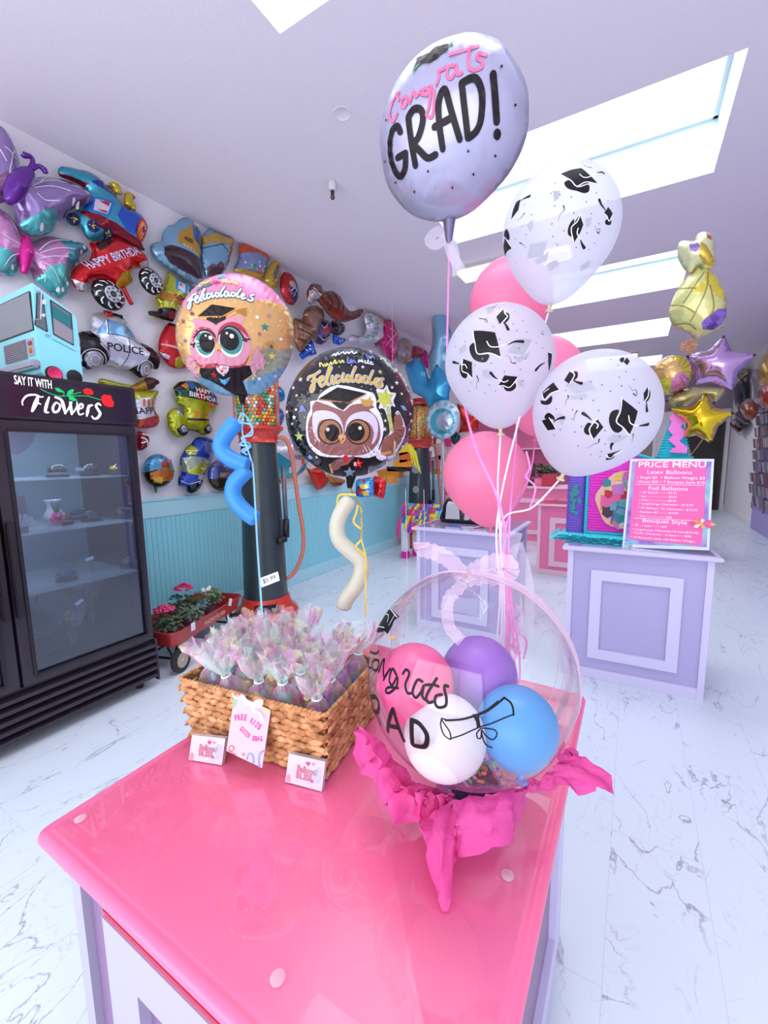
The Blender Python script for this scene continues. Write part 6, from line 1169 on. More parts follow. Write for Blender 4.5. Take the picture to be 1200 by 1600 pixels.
# ================================================================ RIGHT WALL: CARD RACK AND BALLOONS
t = empty('card_rack', (2.08, 10.4, .4), 0, 'wire greeting card rack on the lavender right wall', 'card rack')
for i in range(11): MB().tube([(2.05, 9.3, .5 + i * .22), (2.05, 11.05, .5 + i * .22)], .006, 5).build('rail', M('rack_grey', '8a8490', .4, .5), t)
for y in (9.3, 10.15, 11.05): MB().tube([(2.08, y, .4), (2.08, y, 2.85)], .008, 5).build('upright', M('rack_grey', '8a8490', .4, .5), t)
rnd = random.Random(12); cc = ['b8a8b8', '8a8098', 'c8b0b0', '6a6478', 'd0c8d0', 'a05868', '988aa8']; pr = {}
nmz = ['pale grey', 'dull violet', 'beige', 'dark slate', 'off-white', 'dusky red', 'greyish lilac']
for r_i in range(11):
    for c_i in range(12):
        if rnd.random() < .12 or (r_i == 0 and c_i > 8): continue
        k = rnd.randrange(7)
        if k not in pr: pr[k] = o = MB().box(-.008, .008, -.055, .055, 0, .18, Matrix.Rotation(-.15, 4, 'Y')).build('greeting_card', M('gcard_' + cc[k], cc[k], .5, noise=.7, bscale=35))
        else: o = pr[k].copy(); C.objects.link(o)
        o.location = (2.035, 9.4 + c_i * .145, .5 + r_i * .22); tag(o, nmz[k] + ' greeting card in the rack on the right wall', 'greeting card', nmz[k] + ' greeting cards in the rack')
GB = 'foil balloons high on the right wall'; XF = Fr((2.0, 0, 0), (0, -1, 0), (0, 0, 1), (-1, 0, 0))
def rf(name, L, col, T, regs, label, X=2.0): return Foil(name, Fr((X, 0, 0), (0, -1, 0), (0, 0, 1), (-1, 0, 0)), [(-a, b) for a, b in cr(L, 4, True)], foilm(col), T, [([(-a, b) for a, b in r[0]], foilm(r[1])) for r in regs], label, GB, sp=.04)
rf('letter_balloon', [(11.561,3.149),(10.959,3.103),(10.503,2.948),(10.32,2.474),(10.52,2.331),(11.397,2.374),(11.526,2.495),(11.047,2.621)], 'a8a8b4', .2, (), 'silver letter foil balloon on the right wall', 2.0)
rf('dark_blue_balloon', [(13.144,3.07),(12.588,3.155),(12.189,2.867),(12.28,2.451),(12.8,2.537)], '303848', .2, (), 'dark slate foil balloon left of the silver letter balloon', 2.0)
rf('black_balloon', [(11.283,2.379),(10.569,2.25),(10.205,2.091),(10.639,2.052),(11.199,2.192)], '181418', .2, (), 'black foil balloon above the striped balloon', 1.78)
rf('copper_balloon', [(9.438,2.384),(8.905,2.357),(8.588,2.161),(8.76,2.009),(9.177,2.095)], '8a4018', .2, (), 'copper foil balloon under the silver letter balloon', 1.55)
f = rf('striped_balloon', [(13.206,2.276),(12.611,2.338),(11.914,2.229),(11.793,2.07),(12.345,1.961),(13.014,2.095)], '30181c', .25, (), 'dark and pink striped round foil balloon at the right', 2.0)
f.strokes('stripes', [[(f.c[0] - .25, f.c[1] + dz + .05), (f.c[0] + .25, f.c[1] + dz - .05)] for dz in (-.2, -.08, .04, .16)], .04, inkm('d89098'))
rf('gold_balloon', [(9.295,2.962),(9.165,3.065),(8.622,2.999),(8.456,2.557),(9.068,2.532)], 'c09018', .2, (), 'gold foil balloon at the right edge of the photo', 1.7)
rf('champagne_balloon', [(13.174,3.365),(12.7,3.41),(12.203,3.308),(12.235,3.18),(12.774,3.142)], 'a89a78', .15, (), 'small champagne coloured foil balloon highest at the left of the right-wall group')
rf('orange_balloon', [(8.044,2.393),(7.461,2.435),(7.354,2.149),(7.779,2.094)], 'a03820', .18, (), 'dark orange foil balloon below the gold one at the right edge', 1.5)

# ================================================================ BIG PRINTED FOIL BALLOONS
# white graduation balloon
fr = Fr((-.502,1.272,2.454),(.9846,.175,0),(.0755,-.4247,.9022),(.1579,-.8883,-.4313))
f = Foil('round_foil_balloon', fr, cr([(-.0494,-.217),(-.1027,-.2038),(-.1478,-.1797),(-.1856,-.1408),(-.2135,-.0923),(-.2217,-.0375),(-.2209,.0134),(-.207,.0628),(-.177,.106),(-.1417,.1392),(-.0888,.1691),(-.0279,.1832),(.0369,.1824),(.0681,.1765),(.1061,.1608),(.1399,.14),(.1661,.107),(.1888,.073),(.2044,.0342),(.208,-.006),(.2054,-.0494),(.1896,-.0887),(.169,-.1186),(.1432,-.1452),(.094,-.1799),(.0471,-.2059),(-.0008,-.2172)], 4, True), M('pearl_foil', 'aaa8c4', .3, .4, bump=.25, bscale=10, coat=.3), .2, (),
  'round white foil balloon reading Congrats GRAD!, highest of the balloons', 'three big round foil balloons', sp=.014, wr=.035, wf=.028)
f.strokes('grad_lettering', [[(-.1325,.0096),(-.1408,.0238),(-.1581,.0195),(-.1714,-.004),(-.175,-.0358),(-.1669,-.0689),(-.1498,-.0872),(-.1305,-.0722),(-.1232,-.0397)],
[(-.1232,-.0397),(-.1508,-.0436)],
[(-.0969,-.0733),(-.1019,-.0184),(-.1045,.0337)],
[(-.1045,.0337),(-.0868,.0465),(-.0652,.0385),(-.0633,.0147),(-.0806,-.0159),(-.1,-.0223)],
[(-.1,-.0223),(-.0792,-.0443),(-.0581,-.0646),(-.0347,-.0622)],
[(-.0134,-.0541),(-.0178,-.0018),(-.0159,.0439),(.0011,.0655),(.0166,.0173),(.0342,-.0432)],
[(-.0314,-.0039),(.0113,.0037)],
[(.056,-.0443),(.0522,.003),(.0456,.0678)],
[(.0456,.0678),(.0787,.0708),(.0956,.0378),(.0916,-.012),(.0779,-.0354),(.0581,-.0447)],
[(.1229,.071),(.1277,.0244),(.1307,-.0253)]], .0165, inkm('1a1018'))
q = [(.131,-.0506)][0]; f.polys('exclamation_dot', [(ell(q[0], q[1], .0095, .012, 16), inkm('1a1018'))], off=.003)
f.strokes('congrats_lettering', [[(-.1325,.0959),(-.1445,.0921),(-.162,.0697),(-.1634,.0465),(-.1527,.039),(-.1391,.0513)],
[(-.1413,.0979),(-.1326,.0797)],
[(-.1217,.0756),(-.1248,.0632),(-.1135,.059),(-.1057,.0688),(-.1096,.0804),(-.1217,.0756)],
[(-.0982,.0638),(-.0868,.0823),(-.0793,.071),(-.0699,.0753),(-.0627,.08),(-.0616,.0702)],
[(-.0409,.0782),(-.0537,.0811),(-.0591,.0728),(-.0465,.0668),(-.036,.0834),(-.0423,.0433),(-.0509,.0254),(-.0359,.0188),(-.0288,.0467),(-.0285,.0722)],
[(-.0212,.08),(-.0135,.0937),(-.0145,.1062),(-.0017,.1078),(.0049,.1107)],
[(.0283,.1076),(.0131,.1088),(.0076,.0934),(.0174,.0835),(.0285,.0931),(.0324,.1066)],
[(.0324,.1066),(.0345,.0887),(.0468,.0882)],
[(.0659,.1371),(.0628,.1177),(.0656,.0934),(.0754,.0881)],
[(.015,.1336),(.0497,.1339),(.0856,.1352)],
[(.1063,.1115),(.0888,.1186),(.0845,.1095),(.0961,.1009),(.0956,.0893),(.0754,.0866)]], .0078, inkm('e0709c'))
f.polys('printed_cap', [([(-.0814,.1598),(-.0392,.1555),(-.0256,.1653),(.011,.1592),(.01,.1479),(-.0159,.1366),(-.0375,.1313),(-.0624,.1388),(-.0846,.135),(-.0785,.1487)], inkm('2a1c22')), ([(-.0844,.1364),(-.0624,.1388),(-.0765,.13),(-.0902,.1255)], inkm('4a8a58')), ([(.011,.1592),(.0193,.1615),(.0228,.1549),(.0124,.1517)], inkm('4a8a58'))], off=.0025)
f.polys('printed_dots', [(ell(p[0], p[1], .0028, .0032, 8), inkm('201820')) for p in [(-.1804,.0501),(-.2032,-.0382),(-.1721,-.0963),(-.1123,-.1314),(.0024,-.1428),(-.0612,-.0939),(.0545,-.0721),(.0637,-.1235),(.1241,-.0941),(.1766,.0023),(.1428,.084)]], off=.003)
tl = [(-.0249,-.2171)][0]; o = f.tail(tl[0] - .002, tl[1] + .01, .075, .022, M('pearl_foil_tail', '8880a0', .25, .5, bump=.4), [(-.2088,.1983)][0] and (-.1, -1))
gt = f.fr.pt(tl[0] - .008, tl[1] - .066)
def strand(name, pts, r, m, label=None, cat=None, group=None, parent=None, flat=.35, n=6):
    o = MB().tube(cr(pts, 8), r, n, flat=flat).build(name, m, parent, True); return tag(o, label, cat, group)
def wribbon(pts, w_, nrm=None):
    """thin ribbon as a solid strip in world space"""
    P = [V(p) for p in cr(pts, 8)]; vs = []; fs = []; k = len(P)
    for i, p in enumerate(P):
        t_ = (P[min(i + 1, k - 1)] - P[max(0, i - 1)]).normalized(); s = t_.cross(V(nrm) if nrm else (V((0, 0, 1.52)) - p).normalized()).normalized()
        vs += [p - s * w_ / 2, p + s * w_ / 2]
    for i in range(k - 1): fs.append((2 * i, 2 * i + 1, 2 * i + 3, 2 * i + 2))
    return vs, fs
m_prib = M('pink_curling_ribbon', 'f088d0', .35); m_tulle = filmm('pink_tulle', 'f4d4e8', .34, .6, 0); m_tullew = filmm('white_tulle', 'ece4f4', .3, .6, 0)
GA = V((-.268, 1.03, 1.36)); GB_ = V((-.240, .99, 1.02)); GC = V((-.235, .93, .86))
o = MB(); o.add(*wribbon([gt, (gt.x + .0, gt.y - .01, gt.z - .4), (gt.x + .05, gt.y - .06, 1.78), (-.36, 1.08, 1.55), GA, GB_], .006)); tag(o.build('balloon_ribbon', m_prib), 'pink ribbon running down from the white GRAD balloon', 'ribbon')
def world_child(o, parent): o.parent = parent; o.matrix_parent_inverse = worldof(parent).inverted(); return o
def bow(pc, spec, w_, m, name, label=None, parent=None):
    b = MB()
    for L in spec: vs, fs = wribbon([V(pc) + V(p) for p in L], w_); b.add(vs, fs)
    b.ball(pc, w_ * .3, 10, 6); o = b.build(name, m, parent, True)
    if label: tag(o, label, 'bow')
    return o
bow(gt + V((0, -.004, .03)), [[(0, 0, 0), (-.04, 0, .02), (-.07, 0, .0), (-.04, 0, -.02), (0, 0, 0)], [(0, 0, 0), (.05, 0, .035), (.08, 0, .02), (.05, 0, -.015), (0, 0, 0)], [(0, 0, 0), (.02, 0, -.06), (.03, 0, -.13)], [(0, 0, 0), (.005, 0, -.05), (.045, 0, -.12)]], .03, m_tullew, 'tulle_bow', 'sheer white tulle bow tied under the white GRAD balloon')
# owl balloons
def owl(fr, outline, base, regs, label, sp, S_): pass
fr = Fr((-1.301,1.144,1.994),(.6603,.751,0),(.1413,-.1242,.9821),(.7376,-.6486,-.1881))
f = Foil('round_foil_balloon', fr, cr([(-.0103,-.2355),(-.06,-.2349),(-.1072,-.2134),(-.1516,-.1741),(-.1793,-.1352),(-.196,-.089),(-.2023,-.0356),(-.1936,.0177),(-.1744,.0674),(-.143,.1104),(-.1069,.1448),(-.06,.1714),(-.0137,.1837),(.0329,.187),(.0799,.1791),(.1274,.156),(.1676,.1217),(.1984,.0814),(.2146,.0307),(.2159,-.0224),(.2062,-.073),(.1877,-.1164),(.1557,-.165),(.1151,-.2033),(.0751,-.2285),(.0362,-.2341)], 4, True), M('foil_peach', 'd8a868', .25, .4, bump=.2, bscale=12, coat=.4), .19,
  [([(-.1744,.0674),(-.143,.1104),(-.1069,.1448),(-.06,.1714),(-.0137,.1837),(.0329,.187),(.0799,.1791),(.1274,.156),(.1676,.1217),(.1921,.0888),(.167,.0983),(.0926,.0992),(.052,.0955),(-.0334,.1138),(-.1035,.0923),(-.1511,.0584)], M('foil_rose', 'e888b0', .25, .4, coat=.4)), ([(-.1793,-.1352),(-.1431,-.1656),(-.0847,-.1794),(.0391,-.1742),(.1885,-.0825),(.1877,-.1164),(.1557,-.165),(.1151,-.2033),(.0751,-.2285),(.0362,-.2341),(-.0103,-.2355),(-.06,-.2349),(-.1072,-.2134),(-.1516,-.1741)], M('foil_skyblue', '78a8c8', .25, .4, coat=.4)), ([(.1075,-.0542),(.1497,-.0681),(.2111,-.0476),(.1877,-.1164),(.104,-.1502),(.0389,-.1784),(.0495,-.1318)], M('foil_greygreen', 'a8b098', .25, .4, coat=.4)),
   ([(-.1333,-.1409),(-.0977,-.1391),(-.0735,-.1338),(0,-.126),(.0541,-.1232),(.0549,-.1524),(.0179,-.1793),(.0362,-.2341),(-.0103,-.2355),(-.0579,-.2033),(-.093,-.1839),(-.124,-.1729)], inkm('1c1418'))],
  'round peach and pink foil balloon printed with a pink owl graduate', 'three big round foil balloons', sp=.011, wr=.055, wf=.026)
I = inkm
f.polys('wings', [([(-.1701,-.0953),(-.1553,-.1023),(-.1398,-.1252),(-.1313,-.1651),(-.1438,-.1737),(-.1659,-.1586),(-.1709,-.1268)], I('c890a0')), ([(.0461,-.1154),(.0606,-.0735),(.078,-.0561),(.0831,-.0844),(.1002,-.0793),(.0953,-.0961),(.1055,-.108),(.0944,-.1212),(.0959,-.1379),(.0747,-.1347),(.0568,-.1566),(.0474,-.1319)], I('c890a0')), ([(-.133,-.1369),(-.1254,-.1405),(-.1339,-.1733),(-.1247,-.1811),(-.1367,-.1734)], I('c8a060'))], off=.001, sm=True)
f.polys('owl_face', [([(-.1391,.0146),(-.124,.0233),(-.0978,.0179),(-.0712,.0123),(-.06,.0055),(-.0393,.0225),(-.0069,.0367),(.029,.0358),(.0347,.0285),(.0237,.012),(.0429,-.0103),(.0529,-.0415),(.0489,-.0742),(.0384,-.1034),(.0165,-.1252),(-.0169,-.1351),(-.049,-.1285),(-.0732,-.1298),(-.1057,-.1395),(-.1287,-.1326),(-.1466,-.1136),(-.1532,-.0864),(-.1514,-.0551),(-.1411,-.0236),(-.13,-.0037)], I('d490a4'))], off=.0015, sm=True)
f.polys('owl_brows', [([(-.1379,-.0311),(-.115,-.0064),(-.0843,-.0079),(-.0661,-.0259),(-.062,-.0531),(-.0739,-.0265),(-.0965,-.0165),(-.12,-.0221),(-.1399,-.0544)], I('a83848')), ([(-.06,-.053),(-.0557,-.0174),(-.0363,.0073),(0,.0179),(.0312,.0007),(.046,-.03),(.0225,-.0117),(-.0089,.0016),(-.0371,-.0044),(-.0522,-.025)], I('a83848')), ([(-.1457,-.1017),(-.1245,-.1284),(-.0726,-.1216),(-.0166,-.1289),(.0253,-.1165),(.0433,-.0867),(.0336,-.116),(.0079,-.1318),(-.0494,-.1347),(-.1058,-.1416),(-.1327,-.1328)], I('a83848'))], off=.002, sm=True)
f.polys('eye_whites', [(ell(*[(-.1018,-.0616)][0], .033, .0435, 28), I('d8e8ec')), (ell(*[(-.0152,-.05)][0], .0405, .049, 28), I('d8e8ec'))], off=.0028)
f.polys('eye_irises', [(ell(*[(-.102,-.0589)][0], .030, .038, 28), I('4a8a88')), (ell(*[(-.0145,-.046)][0], .038, .0435, 28), I('4a8a88'))], off=.0034)
f.polys('pupils', [(ell(*[(-.0947,-.0553)][0], .0255, .033, 24), I('140c14')), (ell(*[(-.0195,-.0416)][0], .032, .035, 24), I('140c14'))], off=.0042)
f.polys('eye_glints', [(ell(*p, r, r, 10), I('f4f2f8')) for p, r in zip([(-.0818,-.0388),(-.097,-.0328),(-.0115,-.0292),(-.027,-.0208)], (.0066, .0035, .0075, .004))], off=.005)
f.strokes('lashes', [[(-.1328,-.0384),(-.112,-.0176),(-.085,-.0176),(-.0666,-.0338)],
[(-.1366,-.0619),(-.1445,-.0644),(-.1493,-.0628)],
[(-.1344,-.0579),(-.1413,-.072)],
[(-.0522,-.025),(-.0249,.0004),(.0067,-.005),(.0257,-.0274)],
[(.0255,-.0314),(.0375,-.0365),(.0491,-.0337)],
[(.0251,-.0394),(.0372,-.0426)]], .005, I('201018'), off=.0046)
f.polys('beak', [([(-.0685,-.0614),(-.0602,-.055),(-.0517,-.0584),(-.0502,-.0722),(-.0603,-.0868),(-.0664,-.0772)], I('d8a860')), ([(-.0592,-.0708),(-.0525,-.0703),(-.0581,-.0838),(-.0627,-.0809)], I('a83030'))], off=.0052)
f.polys('cap', [([(-.0914,.026),(-.0228,.0354),(-.0294,.0233),(-.0558,.0097),(-.0601,.0036),(-.0713,.0104),(-.0901,.0185)], I('20161a')), ([(-.1191,.0283),(-.071,.0692),(.0065,.0628),(-.0386,.0341)], I('1c1216')), ([(-.1191,.0283),(-.0386,.0341),(.0064,.0616),(.0062,.057),(-.0382,.028),(-.1184,.0223)], I('c89050')), ([(-.1184,.0223),(-.0914,.026),(-.0908,.0184),(-.1092,.0189)], I('d8a868')), ([(-.0309,.0309),(.0061,.0551),(.0095,.0458),(-.0272,.0274)], I('d8a868')), ([(.004,.053),(.0143,.0596),(.0427,.0679),(.0421,.0407),(.0175,.0465)], I('a87838'))], off=.003)
f.polys('collar', [([(-.0741,-.1319),(-.0531,-.1287),(-.0268,-.1294),(-.0298,-.146),(-.0473,-.1654),(-.0665,-.1498)], I('d8c8d0')), ([(-.0618,-.1394),(-.0493,-.1326),(-.0334,-.138),(-.043,-.1611),(-.0548,-.1554)], I('b83848')), ([(-.066,-.1724),(-.0481,-.1779),(-.0249,-.1665),(-.0343,-.1856),(-.0452,-.1965),(-.057,-.1886)], I('58a0d0')), (star(*[(-.0794,-.1619)][0], .0132), I('b82838'))], off=.002)
rs = random.Random(3); pts = [(.0771,.0397),(.1036,.0101),(.1731,.0053),(.1255,-.0861),(.1196,.0491),(.1273,.0947),(-.1876,.0032),(-.1882,-.0653),(-.138,.0372),(-.1701,.0121),(-.1682,-.0524),(.0839,-.0153),(.1245,-.0531),(.1595,-.0262),(.1384,-.1571),(.0577,-.184),(.0776,-.1683),(.1909,.0329)]
cs = ['e8e4f0', '3a8078', 'd8c060', 'e0d058', 'a878a0', 'd8d060', 'd8c060', 'd8c060', '8a4050', '9a5060', '8868a0', 'a05878', '7a3058', 'e8e4f0', 'e8e4f0', '3a8078', 'e8e4f0', 'd8d060']
f.polys('scattered_stars', [(star(p[0], p[1], .009 if i not in (1, 3) else .0155), I(c)) for i, (p, c) in enumerate(zip(pts, cs))], off=.0025)
f.polys('confetti_dots', [(ell(*p, .0022, .0022, 8), I('f0e4e0')) for p in [(-.0597,.0777),(-.0164,.076),(.0056,.0829),(.0575,.0583),(.0564,.0164),(.0593,-.0091),(-.1228,.0478),(-.1547,-.0048),(.0316,.086),(.1591,.0384),(.1522,.0198),(.1764,-.0374),(.101,-.002),(.1097,-.112)]], off=.0025)
SCRIPT_ = 1
def felic(f, L, w1, c1, w0, c0, cc=None):
    f.strokes('lettering_outline', L, w0, I(c0), off=.0022); f.strokes('lettering', L, w1, I(c1), off=.0034)
felic(f, [[(-.1505,.0779),(-.1447,.0859),(-.1337,.0969),(-.1205,.1032)],
[(-.1339,.0944),(-.139,.0789),(-.1403,.0637),(-.1451,.0519),(-.1499,.0553),(-.1462,.0682),(-.135,.0818)],
[(-.1428,.0786),(-.1297,.0835)],
[(-.1254,.0802),(-.1166,.0885),(-.1148,.095),(-.1213,.0931),(-.1247,.0828),(-.1217,.073),(-.1125,.0763)],
[(-.1108,.0815),(-.1002,.1026),(-.0914,.1172),(-.0939,.1177),(-.1031,.0973),(-.1069,.0819),(-.1019,.0798)],
[(-.0939,.1007),(-.0974,.0878),(-.0938,.0844),(-.0869,.09)],
[(-.0744,.1026),(-.082,.1044),(-.0856,.0914),(-.0806,.0881),(-.0723,.0952)],
[(-.0662,.1084),(-.0695,.098),(-.066,.0933),(-.059,.1003)],
[(-.048,.1076),(-.0545,.1083),(-.0564,.0992),(-.0515,.0946),(-.0429,.1056)],
[(-.0255,.1313),(-.0371,.1137),(-.0419,.1006),(-.0382,.0971),(-.0298,.1043)],
[(-.0161,.1132),(-.0239,.115),(-.0273,.102),(-.0209,.0988),(-.0135,.1109),(-.0141,.102),(-.0088,.1012)],
[(.0052,.1127),(-.0028,.1133),(-.0046,.1041),(.0018,.1009),(.0104,.1107)],
[(.0275,.129),(.0188,.1166),(.0127,.1032),(.0165,.0997),(.0248,.1031)],
[(.0275,.102),(.0372,.1081),(.0375,.1133),(.0306,.1113),(.0275,.102),(.0312,.0959),(.0409,.0994)],
[(.0702,.1138),(.0591,.1102),(.0602,.1038),(.0668,.0992),(.0596,.092),(.0488,.095)]], .0056, 'f0f2f8', .0105, '3a6878')
f.strokes('small_lettering', [[(-.0994,.1449),(-.1075,.1391),(-.1096,.1291),(-.1029,.1335)],
[(-.0988,.1363),(-.0959,.1416),(-.0921,.1407)],
[(-.0895,.1422),(-.0866,.1462),(-.0897,.1398),(-.0842,.144)],
[(-.0816,.1455),(-.0774,.1497),(-.0804,.1432)],
[(-.0736,.1488),(-.0682,.1531)],
[(-.0268,.1525),(-.0333,.1518),(-.0271,.1474),(-.0338,.1448)],
[(-.0229,.1516),(-.0219,.1467),(-.0163,.1516),(-.0167,.1465)],
[(-.0125,.1502),(-.0071,.152),(-.0114,.1461),(-.0061,.1471)],
[(-.0032,.1512),(-.0022,.1462),(.0008,.1516),(.0032,.1468)],
[(.0073,.1497),(.0114,.1514),(.0098,.1462),(.0058,.1471)],
[(.0153,.1493),(.0125,.1477),(.0177,.1445),(.0122,.1427)]], .0034, I('e0e070'), off=.003)
f.strokes('small_lettering_teal', [[(-.1158,.1148),(-.1062,.1232),(-.0956,.1292),(-.0825,.1331),(-.0718,.1379)]], .008, I('3a7878'), off=.003); f.strokes('small_lettering_pink', [[(-.0667,.1371),(-.0595,.1491),(-.0562,.1407),(-.0477,.1503),(-.0456,.143),(-.0401,.1473)]], .005, I('b03878'), off=.003); f.strokes('small_lettering_blue', [[(-.047,.1615),(-.0387,.1698),(-.0365,.1639),(-.0281,.1722),(-.0246,.1664)]], .006, I('58b0c8'), off=.003)
fr_p = f
tlp = [(.0144,-.2304)][0]; f.tail(tlp[0], tlp[1] + .02, .06, .02, inkm('141014'), (-.02, -1))
# black owl
fr = Fr((-.84,1.204,1.67),(.8201,.5722,0),(.0408,-.0585,.9975),(.5707,-.818,-.0713))
f = Foil('round_foil_balloon', fr, cr([(.0061,-.2158),(-.0333,-.2151),(-.0723,-.2046),(-.1106,-.1843),(-.1482,-.1564),(-.1773,-.1213),(-.1981,-.0791),(-.2089,-.0338),(-.2092,.0108),(-.1985,.0584),(-.1797,.0983),(-.154,.1342),(-.1193,.1664),(-.0815,.1896),(-.044,.204),(-.003,.2113),(.0343,.2115),(.0715,.2012),(.1166,.1818),(.1506,.1532),(.1812,.1206),(.2045,.0801),(.2184,.0353),(.2208,-.0138),(.2132,-.0597),(.1975,-.0983),(.1697,-.1332),(.1378,-.1643),(.0978,-.1914),(.0538,-.2106)], 4, True), M('foil_black', '14101a', .16, .5, bump=.12, bscale=10, coat=.7), .19,
  [([(-.0975,-.1454),(-.0701,-.138),(-.0391,-.1423),(.0077,-.1468),(.047,-.1434),(.0984,-.1323),(.1259,-.1562),(.098,-.1756),(.0642,-.179),(.0618,-.2108),(.0061,-.2158),(-.0333,-.2151),(-.0723,-.2046),(-.0952,-.1884)], inkm('141014'))],
  'round black foil balloon printed with a brown owl holding a star wand', 'three big round foil balloons', sp=.011, wr=.055, wf=.026)
f.polys('white_halo', [([(-.1192,.0326),(-.0983,.0362),(-.0864,.0546),(-.0327,.082),(.0638,.0617),(.081,.0543),(.0884,.032),(.0882,.0133),(.0996,-.0056),(.111,-.0436),(.1067,-.0858),(.0946,-.1206),(.1103,-.1286),(.0627,-.1475),(.0156,-.143),(-.0392,-.1443),(-.0857,-.1417),(-.1124,-.1298),(-.1342,-.0988),(-.1383,-.0607),(-.1326,-.0156),(-.1201,.0104)], I('dcdcee')), ([(.0888,.0691),(.1119,.0691),(.1235,.0838),(.133,.0616),(.1542,.0579),(.1445,.0355),(.1503,.0149),(.1347,.015),(.1442,-.0553),(.1502,-.0059),(.1619,.0016),(.1776,-.025),(.1894,-.0557),(.1856,-.0827),(.1658,-.1253),(.1498,-.1526),(.11,-.16),(.0864,-.1439),(.0985,-.1206),(.1146,-.082),(.1324,-.0629),(.1152,.0056),(.0959,.0095),(.1,.0319)], I('dcdcee'))], off=.001, sm=True)
f.polys('owl_face', [([(-.1142,.0178),(-.1023,.0325),(-.0873,.0288),(-.0573,.0176),(-.0272,.0063),(-.012,.0025),(.0114,.021),(.0575,.0246),(.0824,.0133),(.0649,.0059),(.0879,-.0169),(.0992,-.0512),(.0988,-.0857),(.0828,-.1127),(.059,-.1319),(.0235,-.1392),(-.0078,-.1369),(-.039,-.1384),(-.0777,-.1341),(-.1042,-.1183),(-.1263,-.095),(-.1318,-.0607),(-.1273,-.0269),(-.1151,-.0045)], I('8a5a58')), ([(.1146,-.082),(.1422,-.0669),(.1463,-.0172),(.16,-.0021),(.1736,-.0212),(.1796,-.0441),(.1855,-.0557),(.1777,-.0865),(.1578,-.1213),(.1379,-.1446),(.1023,-.1324)], I('8a5a50'))], off=.002, sm=True)
f.polys('brow_patches', [([(-.1092,-.0008),(-.0806,.0047),(-.0503,-.0011),(-.0279,-.02),(-.0173,-.0541),(-.022,-.0846),(-.0401,-.0425),(-.0663,-.0235),(-.0933,-.0308),(-.102,-.061),(-.0993,-.0915),(-.1136,-.0647),(-.116,-.0269)], I('c8c0dc')), ([(-.0135,-.0541),(-.005,-.0239),(.0185,-.0052),(.0571,.0003),(.084,-.0168),(.0933,-.0511),(.0871,-.0856),(.0711,-.1048),(.0795,-.0663),(.0643,-.0357),(.0297,-.0241),(.0024,-.0352),(-.0117,-.0617)], I('c8c0dc'))], off=.0028, sm=True)
f.polys('eye_rings', [(ell(*[(-.0599,-.0621)][0], .0394, .0405, 32), I('20141c')), (ell(*[(.0289,-.0628)][0], .0394, .0405, 32), I('20141c'))], off=.0034)
f.polys('eye_irises', [(ell(*[(-.0599,-.0621)][0], .0355, .0365, 32), I('9a6a48')), (ell(*[(.0289,-.0628)][0], .0355, .0365, 32), I('9a6a48'))], off=.004)
f.polys('pupils', [(ell(*[(-.0542,-.0652)][0], .0235, .027, 24), I('140c10')), (ell(*[(.0219,-.0628)][0], .028, .0293, 24), I('140c10'))], off=.0048)
f.polys('eye_glints', [(ell(*p, .0056, .0056, 12), I('f4f2f8')) for p in [(-.0673,-.0544),(.035,-.0507)]], off=.0056)
f.polys('beak', [([(-.0352,-.0749),(-.0234,-.0673),(-.0101,-.0751),(-.0124,-.0885),(-.0244,-.1018),(-.0299,-.0902)], I('c89868')), ([(-.0199,-.0808),(-.0141,-.0808),(-.0223,-.0961),(-.0268,-.0922)], I('a83828'))], off=.0058)
f.polys('cap', [([(-.055,.0306),(.0154,.0303),(-.0001,.0211),(-.0177,.0044),(-.0346,.0138)], I('1a1014')), ([(-.0944,.0399),(-.0329,.0747),(.0561,.0562),(.0001,.0285)], I('140e12')), ([(-.0944,.0399),(.0001,.0293),(.0561,.0562),(.0564,.0525),(.0008,.0248),(-.0938,.0362)], I('a87848')), ([(-.0853,.0325),(-.055,.0306),(-.0572,.0213),(-.0761,.0243)], I('d8d8e8')), ([(.0367,.0396),(.0577,.0358),(.0713,.0488),(.0692,.0358),(.0788,.032),(.0728,.0171),(.0497,.0153),(.0421,.0247)], I('b89048'))], off=.0036)
f.polys('wand', [(star(*[(.1163,.0412)][0], .032, .017, 6, .4), I('b8c050')), ([(.1192,.0169),(.1289,.0187),(.1442,-.0515),(.1402,-.063),(.1324,-.0591)], I('b0b868'))], off=.0032)
f.strokes('feather_lines', [[(.15,-.0669),(.1737,-.0826)],
[(.154,-.0554),(.1776,-.0633)],
[(.1461,-.0785),(.1658,-.098)]], .002, I('5a3838'), off=.004)
f.polys('gown_details', [([(-.0692,-.1692),(-.0432,-.15),(-.0196,-.1426),(.0038,-.1448),(.0078,-.139),(.0176,-.1411),(-.0086,-.1701),(-.0283,-.1737),(-.0364,-.1854),(-.0602,-.1929),(-.0643,-.2008)], I('7a5050')), ([(-.0691,-.1673),(-.0614,-.1693),(-.0565,-.2009),(-.0644,-.2027)], I('c89858')), ([(.1023,-.1324),(.138,-.125),(.1419,-.1368),(.1062,-.1403)], I('c89858')), ([(-.0195,-.1387),(-.0078,-.1369),(-.0023,-.1545),(-.0123,-.1642),(-.0207,-.1543)], I('c81828')), (star(*[(.0277,-.1667)][0], .018), I('d01828')), (star(*[(-.0014,-.1978)][0], .022, .01), I('7088a0')), ([(.146,-.0901),(.1539,-.0979),(.1558,-.1409),(.1478,-.1487)], I('c8c090')), ([(.0622,-.179),(.0657,-.2108),(.0625,-.2128)], I('dcdcee'))], off=.0035)
q = [(.019,-.1697)][0]; f.text('badge', '#1', .019, q[0] - .006, q[1] - .003, 0, I('f0e8f0'), bold=.02, off=.0045)
